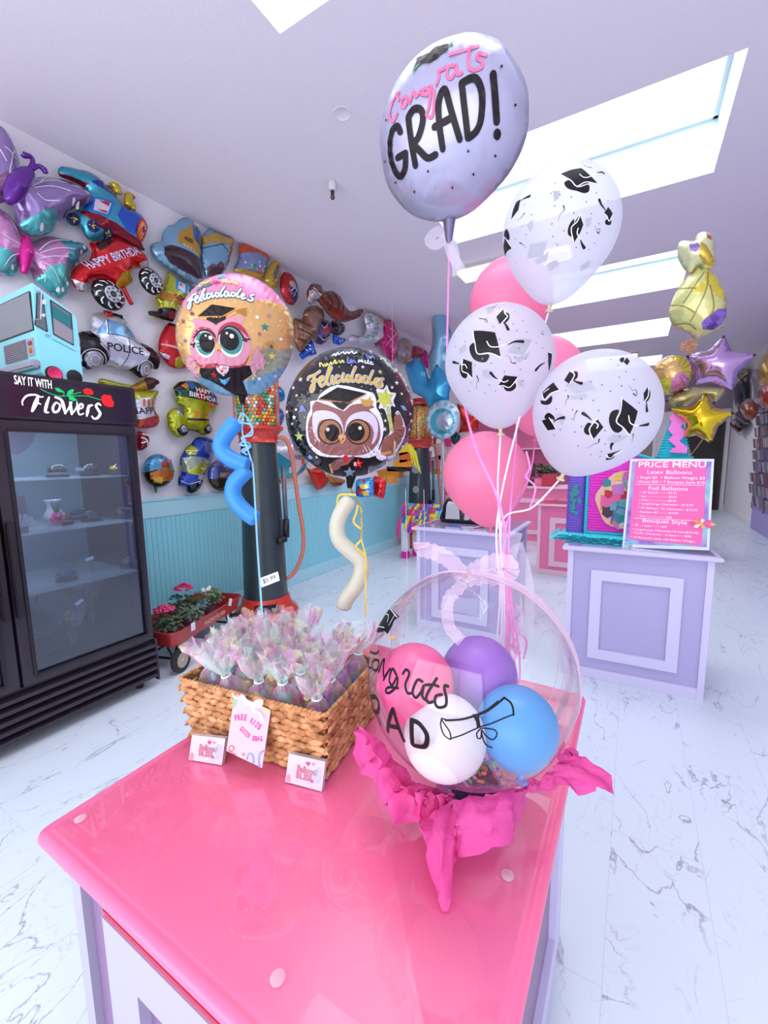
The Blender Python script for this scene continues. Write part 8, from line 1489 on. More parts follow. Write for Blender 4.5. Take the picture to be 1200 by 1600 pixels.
printed(o, bv, c, [[(-.031,1.018,1.634),(-.017,1.024,1.622),(0,1.036,1.607),(-.003,1.037,1.59),(-.012,1.043,1.56),(-.024,1.028,1.574),(-.037,1.017,1.588),(-.032,1.016,1.607)],
[(-.167,1.046,1.682),(-.15,1.025,1.66),(-.17,1.036,1.656),(-.184,1.044,1.644),(-.193,1.062,1.664)],
[(-.132,1.04,1.701),(-.12,1.028,1.69),(-.13,1.021,1.671),(-.142,1.031,1.681)],
[(-.191,1.05,1.599),(-.171,1.031,1.602),(-.161,1.027,1.59),(-.155,1.028,1.577),(-.176,1.043,1.575)],
[(-.072,1.007,1.594),(-.06,1.014,1.576),(-.078,1.021,1.552),(-.087,1.011,1.573)],
[(-.024,1.058,1.529),(-.036,1.058,1.521),(-.05,1.064,1.51),(-.053,1.052,1.518)],
[(-.027,1.072,1.721),(-.021,1.065,1.711),(-.025,1.052,1.702),(-.032,1.055,1.71)],
[(.015,1.058,1.657),(.016,1.053,1.638),(.009,1.045,1.625),(.008,1.046,1.643)]],
  [[(-.045,1.011,1.608),(-.033,1.016,1.609),(-.038,1.017,1.587),(-.025,1.028,1.573),(-.032,1.028,1.564),(-.042,1.022,1.568),(-.049,1.015,1.582),(-.05,1.011,1.597)],
[(-.181,1.041,1.642),(-.168,1.033,1.651),(-.166,1.029,1.638),(-.176,1.035,1.632),(-.192,1.051,1.637),(-.195,1.057,1.646)],
[(-.124,1.035,1.698),(-.116,1.031,1.696),(-.115,1.023,1.684),(-.123,1.022,1.678),(-.121,1.028,1.69)],
[(-.182,1.039,1.61),(-.172,1.031,1.614),(-.16,1.024,1.604),(-.159,1.025,1.594),(-.165,1.028,1.6),(-.183,1.041,1.602)],
[(-.09,1.008,1.586),(-.082,1.009,1.583),(-.088,1.012,1.572),(-.083,1.016,1.562),(-.092,1.016,1.562),(-.097,1.012,1.572)],
[(-.054,1.064,1.509),(-.045,1.061,1.515),(-.036,1.066,1.515),(-.043,1.072,1.507),(-.053,1.069,1.505)],
[(-.039,1.06,1.718),(-.032,1.068,1.721),(-.032,1.056,1.711),(-.037,1.052,1.71)],
[(.016,1.058,1.652),(.02,1.06,1.641),(.017,1.053,1.628),(.01,1.046,1.627)]],
  [[(-.03,1.018,1.634),(-.031,1.017,1.607),(-.037,1.018,1.587),(-.024,1.028,1.574),(-.013,1.042,1.559)],
[(-.016,1.026,1.598),(-.013,1.031,1.585),(-.005,1.039,1.579),(.003,1.046,1.579)],
[(-.193,1.062,1.663),(-.184,1.045,1.645),(-.17,1.036,1.656),(-.15,1.025,1.66)],
[(-.175,1.046,1.668),(-.187,1.055,1.662)],
[(-.131,1.039,1.7),(-.121,1.028,1.689),(-.129,1.021,1.672)],
[(-.171,1.031,1.603),(-.161,1.028,1.588),(-.155,1.027,1.577)],
[(-.072,1.007,1.594),(-.086,1.011,1.573),(-.079,1.021,1.552)],
[(-.072,1.012,1.575),(-.07,1.01,1.582),(-.078,1.008,1.588)],
[(.015,1.058,1.655),(.016,1.053,1.638),(.009,1.045,1.625)],
[(-.053,1.052,1.518),(-.046,1.065,1.511),(-.024,1.059,1.527)]],
  [[(.003,1.046,1.578),(.011,1.054,1.579),(.02,1.064,1.581)],
[(-.161,1.027,1.593),(-.149,1.019,1.599),(-.138,1.014,1.6)],
[(-.082,1.007,1.591),(-.09,1.005,1.599),(-.099,1.005,1.606)],
[(-.123,1.022,1.678),(-.115,1.018,1.673),(-.106,1.015,1.669)],
[(-.044,1.047,1.528),(-.045,1.041,1.535),(-.043,1.036,1.541)],
[(.014,1.05,1.625),(.015,1.05,1.616),(.016,1.052,1.608)]],
  [[(-.135,1.012,1.625),(-.134,1.013,1.637),(-.13,1.012,1.641),(-.131,1.014,1.646)],
[(-.018,1.03,1.658),(-.012,1.031,1.649),(-.005,1.037,1.649),(-.005,1.034,1.638),(-.01,1.031,1.642)],
[(-.09,1.034,1.532),(-.078,1.028,1.54),(-.069,1.027,1.544),(-.067,1.023,1.551)],
[(-.117,1.009,1.592),(-.115,1.007,1.605),(-.111,1.006,1.612)],
[(-.007,1.058,1.544),(-.005,1.051,1.554),(-.005,1.047,1.561)]],
  [(-.088,1.014,1.671),(-.067,1.013,1.662),(-.051,1.013,1.648),(-.032,1.023,1.658),(-.037,1.028,1.676),(-.026,1.04,1.688),(-.01,1.041,1.671),(-.081,1.005,1.631),(-.07,1.005,1.61),(-.12,1.008,1.615),(-.121,1.009,1.596),(-.102,1.01,1.579),(-.115,1.016,1.568),(-.146,1.024,1.575),(-.155,1.021,1.62),(-.179,1.037,1.625),(-.161,1.037,1.563),(-.109,1.031,1.538),(-.084,1.046,1.518),(-.063,1.043,1.524),(-.056,1.032,1.541),(-.03,1.033,1.556),(-.057,1.017,1.569),(-.137,1.019,1.658),(-.104,1.006,1.636),(-.055,1.051,1.717),(-.066,1.053,1.514),(.001,1.037,1.623),(-.041,1.043,1.702),(-.212,1.077,1.611),(-.196,1.06,1.584)],
  [[(-.169,1.225,1.699),(-.152,1.231,1.708),(-.135,1.247,1.701),(-.112,1.245,1.712),(-.095,1.265,1.688),(-.143,1.259,1.677)],
[(-.163,1.247,1.678),(-.143,1.26,1.675),(-.118,1.265,1.682),(-.117,1.271,1.668),(-.141,1.266,1.664),(-.158,1.255,1.667)],
[(-.193,1.238,1.628),(-.178,1.251,1.634),(-.17,1.258,1.61),(-.177,1.251,1.596)],
[(-.066,1.268,1.558),(-.046,1.269,1.571),(-.016,1.251,1.564),(-.044,1.253,1.543)]])
def lat(x, y, d, R, up, label):
    pass
PK = [((-.431, 1.41, 1.456), .142, (-.12, 0, 1), 'pink latex balloon lowest and leftmost in the bouquet, nearest to the black parcel'), ((-.330, 1.76, 1.80), .165, (.05, 0, 1), 'pink latex balloon behind the two lower printed balloons'), ((-.46, 1.804, 2.13), .16, (.0, 0, 1), 'pink latex balloon peeking out behind the top of the middle printed balloon')]
kk = []
for c_, R, up, l in PK: o, bv, c, k_ = latex(c_, R, up, m_pinkl, l, taper=.26); kk.append(k_)
GL = ['white ribbon from the highest printed balloon to the bouquet tie', 'white ribbon from the middle printed balloon to the bouquet tie', 'white ribbon from the lowest printed balloon to the bouquet tie', 'pink ribbon from the lowest pink balloon', 'pink ribbon from the pink balloon behind the printed ones', 'pink ribbon from the topmost pink balloon']
m_wrib = M('white_satin_ribbon', 'e8d8ec', .35)
for i, (k_, m) in enumerate(zip([k1, k2, k3] + kk, [m_wrib] * 3 + [m_prib] * 3)):
    mid = (k_ + GA) / 2 + V((.01 * (i - 2), 0, -.02)); b = MB(); b.add(*wribbon([k_, mid, GA + V((.006 * (i - 2.5), 0, .0)), (GA + GB_) / 2 + V((.005 * (i - 2.5), 0, 0)), GB_ + V((.012 * (i - 2.5), 0, 0)), GC + V((.01 * (i - 2.5), 0, .0))], .0045)); tag(b.build('balloon_ribbon', m), GL[i], 'ribbon')
for i, L in enumerate(([(-.2922,1.0929,1.3751),(-.296,1.0853,1.339),(-.2805,1.0912,1.3174),(-.2978,1.0774,1.2931),(-.2806,1.0835,1.2665),(-.2965,1.0707,1.2438)], [(-.2545,1.1969,1.5307),(-.2432,1.1971,1.4876),(-.2508,1.1888,1.462),(-.2285,1.198,1.4359),(-.2311,1.1913,1.4017),(-.2375,1.1845,1.3812)], [(-.2502,1.0295,1.1775),(-.2544,1.02,1.1306),(-.2223,1.0329,1.0909),(-.2366,1.0187,1.052),(-.2153,1.0288,1.036)], [(-.2425,1.0317,1.1617),(-.2203,1.04,1.1301),(-.2391,1.0243,1.099),(-.2074,1.0381,1.0672),(-.2103,1.0294,1.0202)], [(-.2318,1.0309,1.1146),(-.2511,1.0126,1.0678),(-.2252,1.0242,1.044),(-.234,1.0132,1.0049)])): b = MB(); b.add(*wribbon(L, .005)); tag(b.build('curly_ribbon', m_prib), ['pink ribbon curl left of the bouquet tie', 'pink ribbon curl under the pink balloon behind', 'pink ribbon curl low behind the clear bubble, left strand', 'pink ribbon curl low behind the clear bubble, right strand', 'pink ribbon curl lowest behind the clear bubble'][i], 'ribbon')
b = MB()
for L, w_ in (([(-.2494,1.0421,1.336),(-.2587,1.025,1.2585),(-.2393,1.02,1.1496),(-.2353,1.0038,1.0254)], .05), ([(-.2456,1.0624,1.3007),(-.2207,1.0651,1.2212),(-.21,1.0571,1.1262),(-.2182,1.0405,1.0472)], .035)): b.add(*wribbon(L, w_))
tag(b.build('tulle_streamer', m_tullew, None, True), 'sheer white tulle streamer hanging behind the clear bubble balloon', 'ribbon')

# ================================================================ CLEAR BUBBLE BALLOON GIFT
bc, bR = V((-.262,.77,1.092)),0.2
t = empty('bubble_balloon', bc, 0, 'large clear bubble balloon lettered Congrats GRAD with small balloons inside', 'balloon')
bub = MB().ball((0, 0, 0), bR, 64, 40).build('bubble', glassm('bubble_film', ior=1.3, base=.035, rough=.02), t, True)
bub.matrix_parent_inverse = Matrix(); bub.location = (0, 0, 0)
bvb = BVHTree.FromPolygons([v.co.copy() for v in bub.data.vertices], [tuple(p.vertices) for p in bub.data.polygons])
b = MB()
for L in [[(-.3849,.6314,1.1675),(-.398,.6384,1.1568),(-.4365,.6824,1.1355),(-.4357,.6875,1.1469),(-.4355,.6899,1.151)],
[(-.4355,.6899,1.151),(-.4361,.6837,1.1392),(-.4353,.6756,1.1246),(-.4338,.6698,1.1129),(-.4097,.6393,1.125),(-.4019,.6327,1.1316)],
[(-.393,.6301,1.1491),(-.4008,.634,1.1392),(-.396,.6272,1.1324),(-.3814,.6163,1.1381),(-.3757,.6157,1.1489),(-.3794,.6208,1.1549),(-.393,.6301,1.1491),(-.404,.6362,1.1358)],
[(-.3728,.6106,1.1399),(-.3677,.6135,1.1579),(-.3625,.6134,1.1652),(-.3615,.6086,1.1556),(-.3562,.6003,1.1401),(-.3436,.5998,1.1582)],
[(-.3436,.5998,1.1582),(-.3561,.5988,1.1349)],
[(-.3265,.5915,1.155),(-.3379,.5981,1.1605),(-.3417,.5933,1.1414),(-.3328,.5886,1.1374),(-.3243,.5901,1.1533),(-.3234,.5855,1.1387),(-.3388,.5877,1.1217),(-.3484,.5918,1.1198),(-.3418,.5905,1.1296),(-.3196,.584,1.1377)],
[(-.3134,.5898,1.162),(-.3083,.5915,1.1696),(-.3007,.5883,1.166),(-.3054,.5829,1.1478),(-.299,.5788,1.1376),(-.2898,.578,1.1407)],
[(-.275,.5829,1.1616),(-.2839,.5838,1.1615),(-.2901,.5787,1.143),(-.283,.5759,1.1354),(-.2742,.5783,1.1477),(-.2714,.5814,1.1578),(-.2719,.5764,1.1412),(-.2629,.575,1.1364)],
[(-.2516,.5867,1.1714),(-.2619,.5789,1.1509),(-.2648,.576,1.1407),(-.26,.5746,1.1347),(-.2535,.5754,1.1376)],
[(-.2687,.5815,1.1585),(-.2553,.5826,1.1616),(-.2472,.5829,1.1611)],
[(-.2323,.5857,1.1638),(-.2374,.5851,1.164),(-.2362,.5824,1.1564),(-.2326,.5802,1.1479),(-.2327,.5772,1.1362),(-.2437,.5748,1.1315),(-.2495,.5756,1.1373),(-.2492,.5781,1.1468),(-.2406,.5801,1.151)]]: line3(b, bvb, V(bc), L, .0046, .0012)
b.build('congrats_lettering', mk, bub)
b = MB()
for L in [[(-.4219,.6514,1.073),(-.4263,.6561,1.0859),(-.4242,.6535,1.082),(-.4194,.6484,1.0707),(-.4139,.6442,1.0588),(-.4059,.6397,1.044)],
[(-.4151,.6453,1.0602),(-.4176,.6476,1.0633),(-.4113,.6431,1.052),(-.4066,.6401,1.0447)],
[(-.3994,.6252,1.0788),(-.4021,.6387,1.0359)],
[(-.3968,.6228,1.0793),(-.3755,.6053,1.093),(-.3678,.6005,1.0826),(-.3761,.6082,1.0636),(-.4052,.6403,1.0404)],
[(-.3833,.6143,1.0595),(-.3702,.609,1.0432)],
[(-.3478,.5961,1.0429),(-.3315,.5825,1.0918),(-.3257,.5804,1.0947),(-.3075,.5797,1.0506)],
[(-.3378,.5874,1.062),(-.3176,.5791,1.0707)],
[(-.2884,.5718,1.0973),(-.2892,.5759,1.0522)],
[(-.2884,.5718,1.0973),(-.2748,.5705,1.0969),(-.2621,.5701,1.0848),(-.2611,.5711,1.0707),(-.2677,.5731,1.0575),(-.2877,.5759,1.0513)]]: line3(b, bvb, V(bc), L, .0086, .0012)
b.build('grad_lettering', mk, bub)
b = MB()
for L, w_ in zip([[(-.2374,.5728,1.1145),(-.2383,.5719,1.1053),(-.233,.5721,1.0908),(-.2231,.5739,1.085)],
[(-.2312,.5738,1.1159),(-.2375,.5729,1.1157),(-.2347,.5728,1.1113),(-.2244,.5737,1.0982),(-.2219,.5741,1.0867)],
[(-.2311,.5737,1.1146),(-.2085,.5793,1.12),(-.1908,.5864,1.1269),(-.1759,.5943,1.1336),(-.164,.6032,1.1428),(-.1526,.6143,1.1534)],
[(-.1604,.6076,1.1494),(-.1741,.5961,1.1371),(-.1865,.5886,1.1296)],
[(-.2231,.5739,1.0864),(-.2053,.5783,1.0965),(-.1832,.5871,1.1105),(-.1663,.5962,1.1173),(-.1521,.606,1.1241),(-.1392,.6165,1.1288)],
[(-.1526,.6143,1.1534),(-.1437,.6181,1.1461),(-.1398,.6181,1.1368),(-.1386,.6168,1.128)],
[(-.1799,.5885,1.1095),(-.1745,.591,1.1098),(-.1617,.5977,1.1075),(-.1583,.5992,1.0998),(-.1633,.596,1.0921),(-.1719,.5915,1.0972),(-.1787,.5888,1.1071)],
[(-.1809,.5879,1.1082),(-.1851,.5856,1.1016),(-.1838,.5859,1.0939),(-.1795,.5878,1.0943),(-.1791,.5885,1.1058)],
[(-.1791,.5884,1.1046),(-.1762,.5894,1.0918),(-.1718,.5918,1.0826),(-.1643,.596,1.0786)]], [.0022, .0022, .0034, .0018, .0022, .003, .0022, .0022, .0022]): line3(b, bvb, V(bc), L, w_, .0012)
patch3(b, bvb, V(bc), [(-.1931,.5859,1.129),(-.1823,.591,1.1322),(-.1828,.5891,1.1239),(-.18,.5886,1.1108),(-.1854,.5861,1.1091),(-.1869,.5866,1.1188)], .001)
b.build('diploma_drawing', mk, bub)
b = MB().use(mk); 
for L in [[(-.4264,.7126,1.1905),(-.4168,.7317,1.2127),(-.3557,.6586,1.2292),(-.3669,.6575,1.2198),(-.3668,.648,1.2109),(-.3714,.6411,1.1988),(-.3852,.6531,1.1976),(-.4058,.6668,1.1851),(-.4329,.7012,1.17),(-.4313,.7064,1.1775),(-.4285,.7112,1.186)]]: patch3(b, bvb, V(bc), L, .001)
b.use(mw_)
for L in [[(-.4271,.7129,1.1893),(-.4185,.7304,1.2101),(-.3614,.6599,1.2262)],
[(-.428,.7124,1.1876),(-.4244,.7199,1.1974),(-.3956,.6868,1.2154),(-.3856,.6662,1.2101)],
[(-.3759,.6552,1.2096),(-.3704,.6702,1.2272)],
[(-.4323,.7028,1.1726),(-.4193,.6893,1.1855),(-.3894,.6603,1.2004)]]: line3(b, bvb, V(bc), L, .0013, .0018)
b.use(inkm('d89050'))
for L in [[(-.3672,.6365,1.1975),(-.3553,.6301,1.2004),(-.3463,.6288,1.2058)]]: line3(b, bvb, V(bc), L, .004, .001)
b.build('cap_sticker', None, bub)
# seam lines of the film and the small balloons inside
b = MB()
for dq in (0, .12): b.tube([V((bR * 1.0 * math.sin(a) * math.cos(.62 + dq), bR * math.sin(a) * math.sin(.62 + dq), bR * math.cos(a))) for a in [PI * i / 40 for i in range(1, 40)]], .0006, 5)
b.build('seam', M('film_seam', 'd8c8dc', .2), bub)
BI = [((-0.3366, 0.6797, 1.0939), .0727, 'latex_hot_pink', 'ff70b0', 'hot pink small balloon inside the clear bubble'), ((-0.2512, 0.8012, 1.0755), .0765, 'latex_purple', 'b478e0', 'purple small balloon at the back inside the clear bubble'), ((-0.2626, 0.6485, 1.0285), .0722, 'latex_white', 'f0eef4', 'white small balloon at the front inside the clear bubble'), ((-0.1556, 0.7250, 1.0369), .071, 'latex_sky', '60b0ec', 'sky blue small balloon at the right inside the clear bubble')]
for c_, R, n_, col, l in BI: latex(c_, R, (random.uniform(-.2, .2), -.4 if 'front' in l else .2, 1), latexm(n_, col, .0, .35), l, 'small balloons inside the clear bubble', .05)
# iridescent shred at the bottom of the bubble
b = MB(); rnd = random.Random(6)
for i in range(150):
    a = rnd.random() * 6.28; r = .095 * math.sqrt(rnd.random()); p = V(bc) + V((r * math.cos(a), r * math.sin(a), -math.sqrt(.194 ** 2 - r * r) + .03 * rnd.random())); d = V((rnd.uniform(-1, 1), rnd.uniform(-1, 1), rnd.uniform(-.3, .6))).normalized(); s = d.orthogonal().normalized() * .0025; L = rnd.uniform(.008, .02)
    b.use([M('shred_green', '3ac878', .15, .6), M('shred_violet', '8868c0', .15, .6), M('shred_silver', 'b8b8c0', .2, .7), M('shred_orange', 'c87848', .3, .3)][i % 4]); b.add([p - s, p + s, p + s + d * L, p - s + d * L], [(0, 1, 2, 3)])
tag(b.build('shredded_film', None), 'iridescent shredded filler in the bottom of the clear bubble', 'filler', None, 'stuff')
# gift box and tissue paper
bx_, by_ = -.245, .745
t = empty('gift_box', (bx_, by_, .8025), 0, 'small shiny lilac gift box holding the bubble balloon on the pink table', 'gift box'); T = Matrix.Translation((bx_, by_, .803)) @ Matrix.Rotation(math.radians(40), 4, 'Z')
MB().box(-.056, .056, -.056, .056, 0, .08, T).build('box', M('gift_box_lilac', '9a88c8', .25, .3), t, bevel=.002)
MB().box(-.046, .046, -.046, .046, .078, .086, T).build('dark_filling', M('gift_box_dark', '281848', .3, .3, bump=.8, bscale=80), t)
m_tis = latexm('tissue_pink', 'f860b4', .0, .4); nt = m_tis.node_tree
nz = nt.nodes.new('ShaderNodeTexNoise'); nz.inputs['Scale'].default_value = 22; nz.inputs['Detail'].default_value = 5; tc = nt.nodes.new('ShaderNodeTexCoord'); bp = nt.nodes.new('ShaderNodeBump'); bp.inputs['Strength'].default_value = .7; bp.inputs['Distance'].default_value = .012
nt.links.new(tc.outputs['Object'], nz.inputs[0]); nt.links.new(nz.outputs[0], bp.inputs['Height'])
for n_ in nt.nodes:
    if n_.type == 'BSDF_PRINCIPLED': n_.inputs['Roughness'].default_value = .65; nt.links.new(bp.outputs[0], n_.inputs['Normal'])
def sheet(inner, outer, bulge, label, seed, rows=14, cols=26, cr_=.006):
    rnd = random.Random(seed); rs_ = lambda L: [V(L[0]).lerp(V(L[0]), 0)] 
    def resamp(L):
        P = [V(p) for p in cr(L, 4)]; d = [0]
        for a, b in zip(P[:-1], P[1:]): d.append(d[-1] + (b - a).length)
        out = []
        for i in range(cols + 1):
            s = d[-1] * i / cols; k = max(j for j in range(len(d)) if d[j] <= s + 1e-9); k = min(k, len(P) - 2); u = (s - d[k]) / max(1e-9, d[k + 1] - d[k]); out.append(P[k].lerp(P[k + 1], u))
        return out
    A, B = resamp(inner), resamp(outer); vs = []; ph = [rnd.random() * 6 for _ in range(6)]
    for r in range(rows + 1):
        u = r / rows
        for c in range(cols + 1):
            p = A[c].lerp(B[c], u) + V(bulge) * math.sin(PI * u) ; w_ = cr_ * (1.2 if 0 < r else .3)
            p += V((0, 0, w_ * 1.6 * math.sin(c * .9 + ph[0] + u * 2.3) * (.4 + .6 * u if u < .95 else .7))) + V((w_ * math.sin(c * 1.7 + ph[1] + u * 4), w_ * math.sin(c * 1.3 + ph[2] - u * 5), 0)) * .7 + V((rnd.uniform(-1, 1), rnd.uniform(-1, 1), rnd.uniform(-1, 1))) * .0022
            p.z = max(p.z, .8045 if not (p.x > -.09 or p.y < .28) else p.z); vs.append(p)
    fs = [(r * (cols + 1) + c, r * (cols + 1) + c + 1, (r + 1) * (cols + 1) + c + 1, (r + 1) * (cols + 1) + c) for r in range(rows) for c in range(cols)]
    return tag(mesh('tissue_paper', vs, fs, m_tis, None, None, True), label, 'tissue paper', 'pink tissue sheets around the gift box')
sheet([(-.2976,.6378,.8564),(-.2747,.6547,.8795),(-.2478,.673,.8958)] + [(-.2109,.6743,.9159),(-.1787,.6944,.9237)] + [(-.1338,.7541,.9124)], [(-.286,.613,.84)] + [(-.256,.581,.812),(-.227,.546,.812)] + [(-.218,.546,.806)] + [(-.221,.572,.815),(-.235,.629,.815)] + [(-.217,.621,.85),(-.181,.635,.85)] + [(-.161,.649,.86),(-.145,.679,.86)] + [(-.145,.714,.87),(-.138,.791,.87)], (0, -.012, .02), 'front pink tissue sheet with a long point hanging towards the table edge', 11)
sheet([(-.4426,.6638,.9736),(-.4124,.6772,.9449),(-.3904,.6859,.9163)] + [(-.3558,.6807,.9024),(-.3385,.6874,.8792)] + [(-.2909,.6928,.8849),(-.2584,.7085,.8619)], [(-.492,.733,.91),(-.482,.685,.91)] + [(-.453,.658,.88),(-.396,.64,.88)] + [(-.364,.62,.85)] + [(-.356,.637,.83),(-.31,.66,.83)] + [(-.279,.665,.845)], (-.01, -.01, .02), 'left pink tissue sheet spread towards the basket', 12)
sheet([(-.4426,.6637,.9727),(-.4083,.6796,.9448),(-.3814,.689,.9021),(-.3466,.7038,.8639),(-.3171,.7188,.8484)], [(-.4091,.6171,.9985),(-.3815,.6253,.9456),(-.3612,.6339,.9234),(-.3268,.6485,.8857),(-.295,.6686,.8953)], (0, -.01, .0), 'bright pink tissue sheet folded up against the left of the bubble', 13, 8)
sheet([(-.14,.7912,.8725),(-.1252,.8027,.8904),(-.1065,.8166,.9106)] + [(-.0998,.8778,.9026)], [(-.136,.795,.87),(-.073,.832,.87)] + [(-.017,.844,.88),(.002,.865,.88)] + [(-.011,.871,.9),(-.042,.868,.9)] + [(-.062,.873,.92),(-.079,.871,.92)], (0, 0, .012), 'right pink tissue sheet stretching past the table edge', 14)
sheet([(-.3141,.6679,.8877),(-.2946,.6788,.8838),(-.2748,.689,.8747),(-.2548,.6988,.8611)], [(-.314,.636,.85)] + [(-.299,.657,.845),(-.286,.682,.845)] + [(-.258,.695,.86)], (0, -.015, .03), 'small crumpled inner fold of pink tissue left of the front sheet', 15, 8)
# bow on top of the bubble, drape ribbons round it
kn = V((-.262, .77, 1.295)); kn = V([(-.2829,.7918,1.2801)][0])
b = MB()
for L, w_ in (([(-.2829,.7918,1.2801),(-.3043,.7836,1.309),(-.3319,.7703,1.3284),(-.3555,.7576,1.3364)] + [(-.3494,.7402,1.3519)], .03), ([(-.2829,.7918,1.2801),(-.2637,.805,1.2931),(-.2381,.8224,1.308),(-.2116,.8381,1.3095)] + [(-.1984,.832,1.2949),(-.2107,.8225,1.28),(-.2404,.8057,1.2842),(-.2728,.7859,1.2791)], .03), ([(-.2795,.7823,1.2811),(-.285,.7762,1.2623),(-.3004,.7644,1.2438),(-.3039,.7584,1.2175),(-.2971,.7573,1.1836)] + [(-.2728,.7566,1.1612)], .022), ([(-.2795,.7823,1.2811),(-.2719,.7839,1.2621),(-.2582,.7902,1.2507)] + [(-.2345,.7895,1.2313),(-.24,.7836,1.2128)], .002)):
    r_v, r_f = wribbon(L, w_); r_v = [v + (v - V(bc)).normalized() * .0025 * math.sin(i * .9) for i, v in enumerate(r_v)]; b.add(r_v, r_f)
    if w_ > .01:
        for e_ in (0, 1): b.tube(r_v[e_::2], .0007, 5)
        b.tube([(p + q) / 2 + (p - q) * .18 * math.sin(i * .7) for i, (p, q) in enumerate(zip(r_v[::2], r_v[1::2]))], .0005, 5)
b.ball(kn, .007, 10, 6); tag(b.build('sheer_bow', m_tulle, None, True), 'sheer pale pink organza bow on top of the clear bubble balloon', 'bow')
def drape(pts, w0, w1, label):
    vs = []; fs = []; P = [V(p) for p in pts]; k = len(P)
    for i, p in enumerate(P):
        n_ = (p - V(bc)).normalized(); t_ = (P[min(i + 1, k - 1)] - P[max(0, i - 1)]).normalized(); s = t_.cross(n_).normalized(); w_ = w0 + (w1 - w0) * math.sin(PI * i / (k - 1))
        for e in range(-3, 4): q = p + s * w_ * e / 6; q = V(bc) + (q - V(bc)).normalized() * (bR + .004 + .002 * math.sin(e * 2.1 + i * .25)); vs.append(q)
    fs = [(i * 7 + j, i * 7 + j + 1, i * 7 + 8 + j, i * 7 + 7 + j) for i in range(k - 1) for j in range(6)]
    tag(mesh('organza_ribbon', vs, fs, m_tulle, None, None, True), label, 'ribbon')
def arcp(ang, sgn, n=26, tmax=1.9): 
    e = V((math.cos(ang), math.sin(ang), 0)); return [V(bc) + (V((0, 0, 1)) * math.cos(a) + e * math.sin(a)) * (bR + .004) for a in [.02 + tmax * i / (n - 1) for i in range(n)]]
drape(arcp(math.radians(165), 1), .012, .05, 'sheer pink organza ribbon over the left of the clear bubble')
drape(arcp(math.radians(10), 1), .012, .05, 'sheer pink organza ribbon over the right of the clear bubble')
drape(arcp(math.radians(30), 1, tmax=2.2), .012, .04, 'second sheer organza ribbon over the right rear of the clear bubble')

# ================================================================ BASKET OF GOODIE BAGS
bo = V((-.958, .628, .8025)); ba = math.radians(7.9); bu = V((math.cos(ba), math.sin(ba), 0)); bv_ = V((-math.sin(ba), math.cos(ba), 0)); BW, BD, BH, FL = .40, .255, .165, .014
def bpt(x, y, z):
    fx = FL * z / BH; cx_, cy_ = x - BW / 2, y - BD / 2; return bo + bu * (BW / 2 + cx_ * (1 + fx * 2 / BW)) + bv_ * (BD / 2 + cy_ * (1 + fx * 2 / BD)) + V((0, 0, z))
t = empty('wicker_basket', bo, 0, 'rectangular woven water hyacinth basket full of goodie bags', 'basket')
m_wick = bpy.data.materials.new('water_hyacinth'); m_wick.use_nodes = True; nt = m_wick.node_tree; p = nt.nodes['Principled BSDF']; tc = nt.nodes.new('ShaderNodeTexCoord'); n1 = nt.nodes.new('ShaderNodeTexNoise'); n1.inputs['Scale'].default_value = 38; n1.inputs['Detail'].default_value = 4
rp = nt.nodes.new('ShaderNodeValToRGB'); nt.links.new(tc.outputs['Object'], n1.inputs[0]); nt.links.new(n1.outputs['Fac'], rp.inputs[0]); nt.links.new(rp.outputs[0], p.inputs['Base Color'])
e = rp.color_ramp.elements; e[0].position = .3; e[0].color = hx('8a5a38'); e[1].position = .7; e[1].color = hx('e0b080'); e.new(.5).color = hx('c48a58'); p.inputs['Roughness'].default_value = .6
n2 = nt.nodes.new('ShaderNodeTexNoise'); n2.inputs['Scale'].default_value = 300; b_ = nt.nodes.new('ShaderNodeBump'); b_.inputs['Strength'].default_value = .3; b_.inputs['Distance'].default_value = .002; nt.links.new(tc.outputs['Object'], n2.inputs[0]); nt.links.new(n2.outputs[0], b_.inputs['Height']); nt.links.new(b_.outputs[0], p.inputs['Normal'])
wb = MB().use(m_wick); ib = MB(); rows = 10; rnd = random.Random(3)
def lump(mb, c, ax_, up_, out_, L, H, D, tilt):
    a = (ax_ * math.cos(tilt) + up_ * math.sin(tilt)); u = (up_ * math.cos(tilt) - ax_ * math.sin(tilt)); vs = []; fs = []; n, k = 8, 6
    for i in range(k + 1):
        s = i / k * 2 - 1; r = (1 - abs(s) ** 2.2) ** .7 if abs(s) < 1 else .02
        for j in range(n): q = 2 * PI * j / n; vs.append(c + a * s * L + u * math.cos(q) * H * r + out_ * math.sin(q) * D * r)
    fs = [(i * n + j, i * n + (j + 1) % n, (i + 1) * n + (j + 1) % n, (i + 1) * n + j) for i in range(k) for j in range(n)]; mb.add(vs, fs)
for (x0_, y0_, x1_, y1_) in ((0, 0, BW, 0), (BW, 0, BW, BD), (BW, BD, 0, BD), (0, BD, 0, 0)):
    L = math.hypot(x1_ - x0_, y1_ - y0_); n = int(L / .026); ax_ = (bu * (x1_ - x0_) + bv_ * (y1_ - y0_)).normalized(); out_ = ax_.cross(V((0, 0, 1)))
    for r in range(rows):
        z = (r + .5) * BH / rows
        for k in range(n + 1):
            s = (k + (.5 if r % 2 else 0)) / n
            if s > 1: continue
            s = .03 + .94 * s
            c = bpt(x0_ + (x1_ - x0_) * s, y0_ + (y1_ - y0_) * s, z) + out_ * .003 * (1 if (k + r) % 2 else -.2) ; lump(wb, c + V((0, 0, rnd.uniform(-.001, .001))), ax_, V((0, 0, 1)), out_, .0205 * rnd.uniform(.9, 1.12), .0088, .0055, (.22 if r % 2 else -.14) + rnd.uniform(-.1, .1))
wb.build('woven_wall', None, t, True)
